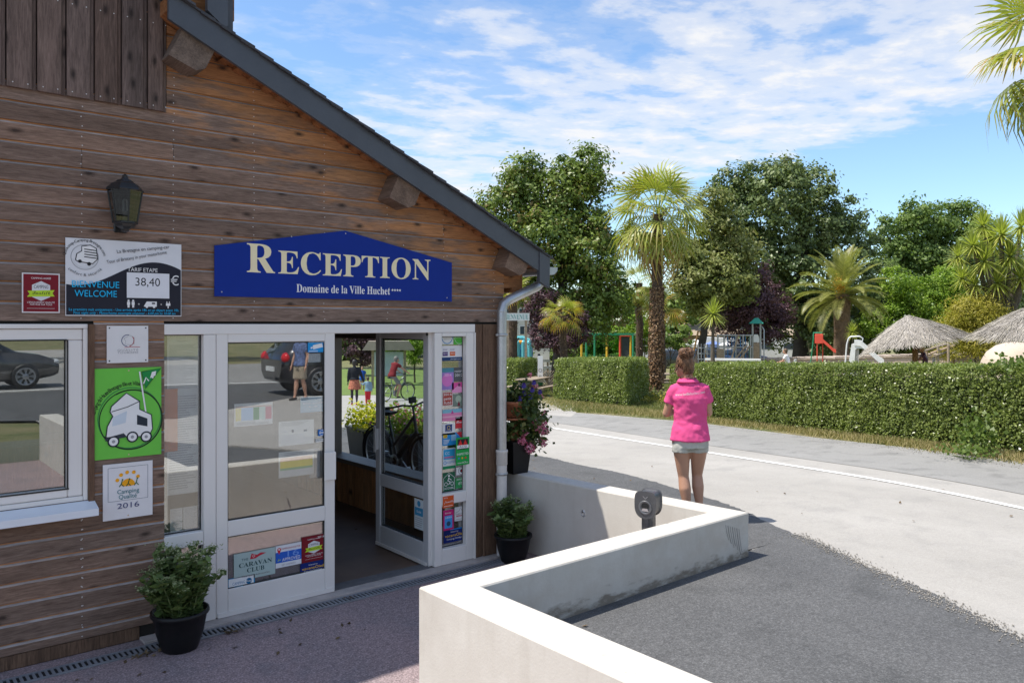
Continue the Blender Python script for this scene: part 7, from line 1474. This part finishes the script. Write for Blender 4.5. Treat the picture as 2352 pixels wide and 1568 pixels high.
b_, rz = pspot(1211, 44); figure('child in a coral shirt standing at the white rail fence', b_, rz, stand(0, None, .92), dict(top=clothm('coral_shirt', (.62, .17, .14)), low=clothm('dark_short', (.06, .06, .09))), 1.5, .025, hair=pm('black_hair', (.02, .016, .014), .5))
b_, rz = pspot(1238, 44); figure('person in dark clothes standing at the white rail fence', b_, rz, stand(0, None, 1.0), dict(top=clothm('navy_shirt', (.02, .02, .035)), low=clothm('dark_short', (.06, .06, .09))), 1.66, .025, long_legs=True, hair=pm('black_hair', (.02, .016, .014), .5))
b_, rz = pspot(1384, 47.6); figure('child in a grey top playing in front of the pavilion', b_, rz + 1, stand(.05, None, .82), dict(top=clothm('grey_top', (.42, .44, .46)), low=clothm('dark_short', (.06, .06, .09))), 1.36, .025, hair=pm('blonde_hair', (.48, .36, .18), .5))

# ------------------------------------------------------------------ cars
def car(label, base, rz, paint, group=None, L=4.25, suv=0.0):
    e = empty('parked_car', base, rz, label, 'car', group); h = 1.46 + suv; w = .87
    # half sections along x: (x, sill z, waist z, roof z, waist half width, roof half width)
    S_ = [(-2.12, .42, .80, .82, .66, .60), (-2.05, .34, .92, .96, .78, .60), (-1.80, .26, .96, 1.20, .84, .60), (-1.35, .22, .97, h - .08, .86, .60), (-.7, .20, .96, h - .01, .87, .62), (-.1, .20, .95, h, .87, .63), (.45, .20, .95, h - .07, .87, .60), (.85, .20, .94, 1.16, .87, .60), (1.15, .20, .93, .955, .86, .64), (1.65, .24, .86, .885, .83, .62), (1.98, .30, .74, .76, .76, .58), (2.12, .36, .60, .62, .62, .50)]
    mb = MB(); vs = []; n = 13
    for (x, z0, zw, zr, wy, ry) in S_:
        half = [(0, z0), (wy * .80, z0), (wy * .97, z0 + .12), (wy, (z0 + zw) * .5 + .06), (wy * .975, zw), (ry + (wy - ry) * .12, zr - (zr - zw) * .14 if zr - zw > .1 else zr - .005), (0, zr)]
        ring = half + [(-y, z) for y, z in half[-2:0:-1]]; vs += [(x, y, z) for y, z in ring]
    k = 12; fs = []; mi = []
    for i in range(len(S_) - 1):
        for j in range(k):
            fs.append((i * k + j, (i + 1) * k + j, (i + 1) * k + (j + 1) % k, i * k + (j + 1) % k))
    b = mb.add(vs, [], 0); 
    for q, fc in enumerate(fs):
        j = q % k; i = q // k; glass = (j in (4, 7) and 2 <= i <= 7 and S_[i][3] - S_[i][2] > .15 and S_[i + 1][3] - S_[i + 1][2] > .02) or (j in (5, 6) and i in (6, 7) ) or (j in (5, 6) and i in (1, 2))
        mb.f.append(list(fc)); mb.m.append(1 if glass else 0); mb.sm.append(True)
    mb.f.append(list(range(k))[::-1]); mb.m.append(0); mb.sm.append(False); mb.f.append([len(S_) * k - k + j for j in range(k)]); mb.m.append(0); mb.sm.append(False)
    mb.obj('body', [paint, pm('car_glass', (.02, .024, .028), .06)], e)
    for x in (-1.28, 1.32):
        for sg in (-1, 1):
            mb = MB(); mb.lathe([(.10, -.10), (.27, -.105), (.315, -.09), (.325, 0), (.315, .09), (.27, .10), (.10, .10)], 22, (x, sg * .80, .325), ax='y'); wl = mb.obj('wheel', M_gask, e)
            mb = MB(); mb.lathe([(0, sg * .112), (.05, sg * .115), (.06, sg * .108), (.20, sg * .100), (.215, sg * .112), (.228, sg * .108)], 20, (x, sg * .80, .325), ax='y'); mb.obj('rim', pm('alloy_rim', (.34, .35, .36), .3, metal=.7), wl)
            mb = MB()
            for i in range(8): a = 2 * math.pi * (i + .5) / 8; mb.add([(x + .08 * math.cos(a - .25), sg * .918, .325 + .08 * math.sin(a - .25)), (x + .19 * math.cos(a - .16), sg * .916, .325 + .19 * math.sin(a - .16)), (x + .19 * math.cos(a + .16), sg * .916, .325 + .19 * math.sin(a + .16)), (x + .08 * math.cos(a + .25), sg * .918, .325 + .08 * math.sin(a + .25))], [(0, 1, 2, 3)])
            mb.obj('rim_gap', M_gask, wl, kind='stuff')
    for sg in (-1, 1):
        mb = MB(); mb.ball((2.0, sg * .56, .68), (.14, .20, .075), 12, 8); mb.obj('headlight', pm('lamp_clear', (.62, .64, .66), .1), e)
        mb = MB(); mb.ball((-2.02, sg * .66, .86), (.10, .15, .13), 12, 8); mb.obj('tail_light', pm('lamp_red', (.60, .015, .02), .15), e)
        mb = MB(); mb.ball((.72, sg * .98, .99), (.07, .10, .07), 10, 6); mb.tube([(.74, sg * .86, .96), (.74, sg * .95, .98)], .02, 6); mb.obj('mirror', paint, e)
        for x in (-.05,): mb = MB(); mb.box(x - .10, sg * .872, .82, x + .06, sg * .892, .85); mb.obj('handle', paint, e)
    mb = MB(); mb.box(2.09, -.45, .42, 2.14, .45, .54, bev=.01); mb.obj('grille', M_gask, e); mb = MB(); mb.box(-2.15, -.26, .55, -2.125, .26, .66); mb.obj('number_plate', pm('plate_white', (.7, .7, .68), .5), e)
    return e
def carpaint(name, col): return pm(name, col, .22, .03, 2, metal=.35, spec=.6, coat=.8)
car('grey hatchback parked across the rear road, mirrored in the front window', (2.5, -21.0, ROAD + .01), 0, carpaint('grey_car_paint', (.085, .082, .078)), 'cars mirrored in the glass', suv=.22).scale = (1.12, 1.12, 1.12)
car('dark hatchback with a red tail lamp, mirrored in the closed door', (10.95, -13.8, ROAD + .01), R_(3), carpaint('dark_car_paint', (.022, .022, .028)), 'cars mirrored in the glass', suv=.1).scale = (1.12, 1.12, 1.14)
for u, s, c, lb in ((1560, 64, (.05, .07, .09), 'dark estate car parked behind the tall palm trunk'), (1628, 66, (.06, .10, .20), 'blue car parked behind the climbing nets'), (1706, 66, (.05, .06, .11), 'dark blue car parked behind the blue ropes')):
    b_, rz = pspot(u, s); car(lb, b_, rz + R_(8), carpaint('paint_%d' % u, c), 'cars parked far behind the play area')
q = (8.55, -12.1); b_ = Vector((q[0], q[1], ROAD + .01)); figure('bald man in a dark blue patterned shirt, mirrored in the closed door', b_, R_(70), stand(.10), dict(top=pm('patterned_shirt', (.10, .14, .28), .8, .9, 30), low=clothm('beige_short', (.36, .30, .22)), leg=.9), 1.75, .022)

# ------------------------------------------------------------------ pots, flowers and fittings by the entrance
L_SED = leafm('sedum_leaf', (.075, .120, .035), (.175, .240, .080), .5, .25); L_SEDF = leafm('sedum_flower', (.20, .25, .11), (.36, .38, .20), .6, .2)
def sedum(label, x, y, z0, R0, h, nst, seed, spread):
    e = empty('potted_plant', (x, y, z0), 0, label, 'potted plant'); blk = pm('black_plastic', (.008, .008, .009), .42, .1, 5, spec=.3)
    mb = MB(); mb.lathe([(0, .002), (R0 * .62, .002), (R0 * .66, .015), (R0 * .84, h * .45), (R0 * .96, h * .88), (R0 * 1.03, h * .90), (R0 * 1.05, h * .93), (R0 * 1.03, h), (R0 * .95, h), (R0 * .92, h * .85), (0, h * .85)], 28); mb.obj('pot', blk, e)
    mb = MB(); mb.lathe([(0, h * .855), (R0 * .92, h * .86)], 20); mb.obj('soil', pm('potting_soil', (.03, .022, .016), .95, .4, 20, 1), e)
    r = random.Random(seed); Pl, Nl, Pf, Nf = [], [], [], []; ms = MB()
    for i in range(nst):
        a = r.uniform(0, 6.28); rr0 = R0 * .55 * math.sqrt(r.random()); b0 = V3(rr0 * math.cos(a), rr0 * math.sin(a), h * .84); lean = r.uniform(.05, 1.0); ln = spread * r.uniform(.65, 1.1) * (1.05 - .25 * lean); pts = []
        for j in range(8):
            f = j / 7; pts.append(b0 + V3(math.cos(a), math.sin(a), 0) * lean * ln * .62 * f ** 1.4 + V3(0, 0, ln * (f - .18 * lean * f * f)))
        ms.tube(pts, [.006 - .0004 * j for j in range(8)], 5)
        for j in range(30):
            f = (j + r.random()) / 30; q = pts[min(6, int(f * 7))].lerp(pts[min(7, int(f * 7) + 1)], f * 7 - int(f * 7)); b_a = j * 2.4; d = V3(math.cos(b_a), math.sin(b_a), .35); Pl.append(q + d * .030 * (1.25 - .5 * f)); Nl.append(V3(-d.x * .5, -d.y * .5, 1.0) + V3(r.gauss(0, .3), r.gauss(0, .3), r.gauss(0, .2)))
        if r.random() < .75:
            for j in range(46): o = V3(r.gauss(0, .026), r.gauss(0, .026), r.gauss(0, .009) + .012); Pf.append(pts[-1] + o); Nf.append(V3(r.gauss(0, .4), r.gauss(0, .4), 1))
    ms.obj('stems_or_core', pm('sedum_stem', (.14, .18, .07), .6), e)
    rg = np.random.default_rng(seed); v, f = leafquads(np.array(Pl), np.array(Nl), .085, .52, rg); link('foliage', fastmesh('foliage', v, f, L_SED, attr=rg.random(len(Pl))), e)
    v, f = leafquads(np.array(Pf), np.array(Nf), .016, .9, rg); link('flower_heads', fastmesh('flower_heads', v, f, L_SEDF, attr=rg.random(len(Pf))), e, kind='stuff'); return e
q = onZ(405, 1512, 0); sedum('large black pot of green sedum at the left foot of the entrance', q.x + .075, -.36, .001, .185, .27, 48, 5, .45)
q = onZ(1152, 1300, 0); sedum('black pot of green sedum in the corner beside the downpipe', 4.86, -.30, .001, .175, .26, 36, 6, .34)
# tiered flower pot on the wall end
fx, fy = 5.20, .08
e = empty('flower_planter', (fx, fy, .751), 0, 'tall black pot with terracotta tier and trailing pink and violet flowers', 'flower pot'); rr = random.Random(3)
mb = MB(); vs = [(sx * k, sy * k, z) for z, k in ((0, .095), (.30, .125)) for sx, sy in ((-1, -1), (1, -1), (1, 1), (-1, 1))]; mb.add(vs, [(3, 2, 1, 0), (0, 1, 5, 4), (1, 2, 6, 5), (2, 3, 7, 6), (3, 0, 4, 7), (4, 5, 6, 7)]); mb.box(-.13, -.13, .30, .13, .13, .325); mb.obj('pot', pm('black_plastic', (.008, .008, .009), .42, .1, 5, spec=.3), e)
M_terra = pm('terracotta', (.42, .15, .075), .75, .12, 6); mb = MB(); mb.lathe([(0, .56), (.10, .56), (.11, .575), (.125, .69), (.14, .695), (.14, .72), (.12, .72), (.11, .69), (0, .69)], 20, (-.01, 0, 0)); mb.lathe([(0, .535), (.17, .54), (.18, .56), (.16, .556), (0, .55)], 20, (-.01, 0, 0)); mb.tube([(0, 0, .32), (0, 0, .54)], .05, 10); mb.obj('terracotta_tier', M_terra, e)
rg = np.random.default_rng(12); cen = np.array([(.05, 0, .38), (.20, .0, .40), (.28, .02, .30), (.02, 0, .72), (.14, 0, .66), (-.06, .0, .42), (.16, .05, .52), (.30, 0, .48), (.05, .0, .80), (.0, -.13, .66), (.07, -.12, .58), (.12, -.1, .70), (.02, -.15, .50)]); n = 2100; ci = rg.integers(0, len(cen), n); P = cen[ci] + rg.normal(size=(n, 3)) * [.075, .075, .065]
v, f = leafquads(P, rg.normal(size=(n, 3)) * .7 + [0, -.3, .6], .050, .8, rg); link('foliage', fastmesh('foliage', v, f, leafm('geranium_leaf', (.030, .055, .014), (.095, .135, .030), .5, .3, (.16, .15, .04)), attr=rg.random(n)), e)
for (x, y, z, r0) in ((.02, -.13, .40, .045), (.08, -.14, .25, .06), (.30, -.10, .40, .05), (.34, -.05, .47, .05), (.33, -.06, .28, .055), (.21, -.12, .44, .04), (.40, 0, .56, .035), (.27, -.1, .75, .03), (-.02, -.14, .33, .05), (.14, -.14, .50, .035), (.26, -.03, .86, .03), (.38, -.04, .38, .045), (.10, -.12, .98, .022)):
    k = int(90 * (r0 / .05) ** 2); P = np.array((x, y, z)) + unit(rg.normal(size=(k, 3))) * r0 * rg.uniform(.6, 1, (k, 1)); v, f = leafquads(P, P - (x, y, z) + rg.normal(size=(k, 3)) * .02, .024, .85, rg); link('blossom', fastmesh('blossom', v, f, L_PINK, attr=rg.random(k)), e, kind='stuff')
for (x, y, z) in ((.02, -.12, .80), (.08, -.14, .76), (.00, -.14, .88), (.13, -.12, .83), (.27, -.08, .80), (-.04, -.13, .75), (.17, -.10, .90), (.06, -.13, .70)):
    mb = MB(); n_ = 10; ring = [(x + .029 * math.cos(2 * math.pi * i / n_), y - .004 + .012 * math.sin(i * 2.5), z + .029 * math.sin(2 * math.pi * i / n_)) for i in range(n_)]; mb.add(ring + [(x, y + .03, z)], [(i, (i + 1) % n_, n_) for i in range(n_)], 0, True); mb.obj('petunia', pm('petunia_violet', (.05, .022, .24), .5, .2, 30), e)
mb = MB()
for i in range(26): c_ = cen[i % len(cen)]; mb.tube([(0, 0, .34 if c_[2] < .6 else .70), (c_[0] * .5, c_[1], c_[2] + .04), tuple(c_ + rg.normal(size=3) * .06)], [.004, .003, .002], 5)
mb.obj('stems_or_core', pm('green_stem', (.10, .14, .04), .6), e)
# cast metal post behind the low wall
p0 = Vector((4.70, -2.09, 0)); e = empty('metal_post', p0, R_(-70), 'grey cast metal post with a round holed head behind the low wall', 'post'); M_cast = pm('cast_metal', (.105, .105, .112), .42, .2, 12, .15, metal=.5)
mb = MB(); mb.prism([(-.045, -.03), (-.03, -.045), (.03, -.045), (.045, -.03), (.045, .03), (.03, .045), (-.03, .045), (-.045, .03)], 'z', 0, .80); mb.box(-.018, -.052, .1, .018, -.044, .78); mb.box(-.07, -.07, 0, .07, .07, .015); mb.obj('stem', M_cast, e)
sq = lambda t, e_: math.copysign(abs(t) ** e_, t)
out = [(.074 * sq(math.cos(a), .42 if math.sin(a) > 0 else .8), .88 + .092 * sq(math.sin(a), .42 if math.sin(a) > 0 else .8)) for a in np.linspace(0, 2 * math.pi, 28, endpoint=False)]
mb = MB(); mb.prism([(x * 1.0, z) for x, z in out], 'y', -.075, .065); h_ = mb.obj('head', M_cast, e); bv = h_.modifiers.new('bevel', 'BEVEL'); bv.width = .012; bv.segments = 2
mb = MB(); mb.lathe([(.050, -.0755), (.054, -.080), (.050, -.082), (.040, -.080), (.036, -.077)], 22, (0, 0, .862), ax='y'); mb.obj('ring', pm('cast_rim', (.15, .15, .16), .4, metal=.5), h_)
mb = MB(); mb.lathe([(0, -.0775), (.028, -.0775)], 20, (0, 0, .872), ax='y'); mb.obj('socket', pm('socket_black', (.008, .008, .009), .5), h_); mb = MB(); mb.prism([(-.028, .835), (.028, .835), (.018, .856), (-.018, .856)], 'y', -.081, -.078); mb.obj('plate', pm('bright_metal', (.55, .55, .56), .25, metal=.8), h_)
mb = MB(); v_, f_, w_ = glyphs('V'); mb.add([(a * .05 - .02, -.077, .925 + b * .022) for a, b in v_], f_); mb.obj('emblem', pm('cast_light', (.30, .30, .31), .35, metal=.6), h_)
q = onX(1344, 1173, 5.235); mb = MB(); e = empty('wall_eyelet', (q.x - .012 + .01, q.y, q.z), 0, 'small round metal eyelet fixed to the inner face of the low wall', 'eyelet'); mb.tube([(-.02 - .02 * 0, .022 * math.cos(a), .022 * math.sin(a) - .022) for a in np.linspace(0, 2 * math.pi, 16)], .006, 7, caps=False); mb.obj('ring', M_zinc, e); mb = MB(); mb.lathe([(.0, -.03), (.014, -.03), (.02, -.012), (.02, .03)], 12, (0, 0, 0), ax='x'); mb.obj('boss', M_zinc, e)
# dry leaves blown against the drain
rg = np.random.default_rng(4); P = np.concatenate([rg.normal(size=(26, 3)) * [.035, .018, .01] + onZ(530, 1447, .02), rg.normal(size=(30, 3)) * [.09, .02, .006] + onZ(340, 1498, .012), rg.normal(size=(6, 3)) * [.03, .01, .004] + onZ(800, 1372, .024), rg.uniform(-1, 1, (16, 3)) * [1.1, .35, .0] + [2.0, -.72, .008]]); v, f = leafquads(P, rg.normal(size=(len(P), 3)) * .35 + [0, 0, 1], .036, .6, rg); link('fallen_leaves', fastmesh('fallen_leaves', v, f, leafm('dead_leaf', (.07, .045, .025), (.16, .11, .06), .8, .1), attr=rg.random(len(P))), kind='stuff')

# grit and small stones swept to the edges of the tarmac
rg = np.random.default_rng(6); n = 2200; t = rg.random(n); a_, b_ = np.array((6.42, -2.30)), np.array((4.2, -6.4)); xy = a_ * (1 - t[:, None]) + b_ * t[:, None] + rg.normal(size=(n, 2)) * [.055, .04]
m = 900; k = rg.random(m) * (len(edge) - 1.001); i = k.astype(int); fr = (k - i)[:, None]; xy2 = edge[i] * (1 - fr) + edge[i + 1] * fr + rg.normal(size=(m, 2)) * [.16, .08] + [-.12, 0]
xy = np.concatenate([xy, xy2]); n = len(xy); rd = rg.uniform(.0025, .006, n); ctr = np.c_[xy, gz(xy[:, 1]) + .016 + rd * .3]
tet = np.array([(1, 1, 1), (-1, -1, 1), (-1, 1, -1), (1, -1, -1)]); V = (ctr[:, None, :] + tet[None] * rd[:, None, None] * rg.uniform(.6, 1.2, (n, 4, 1))).reshape(-1, 3); F_ = (np.arange(n)[:, None, None] * 4 + np.array([(0, 1, 2), (0, 3, 1), (0, 2, 3), (1, 3, 2)])[None]).reshape(-1, 3)
link('gravel', fastmesh('gravel', V, F_, pm('grit', (.30, .28, .25), .9, .5, 40)), kind='stuff')
P = np.c_[rg.uniform(3.2, 9.5, 40), rg.uniform(-5.5, 3.5, 40)]; P = np.c_[P, gz(P[:, 1]) + .022]; v, f = leafquads(P, rg.normal(size=(40, 3)) * .3 + [0, 0, 1], .04, .55, rg); link('fallen_leaves', fastmesh('fallen_leaves', v, f, MATS['dead_leaf'], attr=rg.random(40)), kind='stuff')
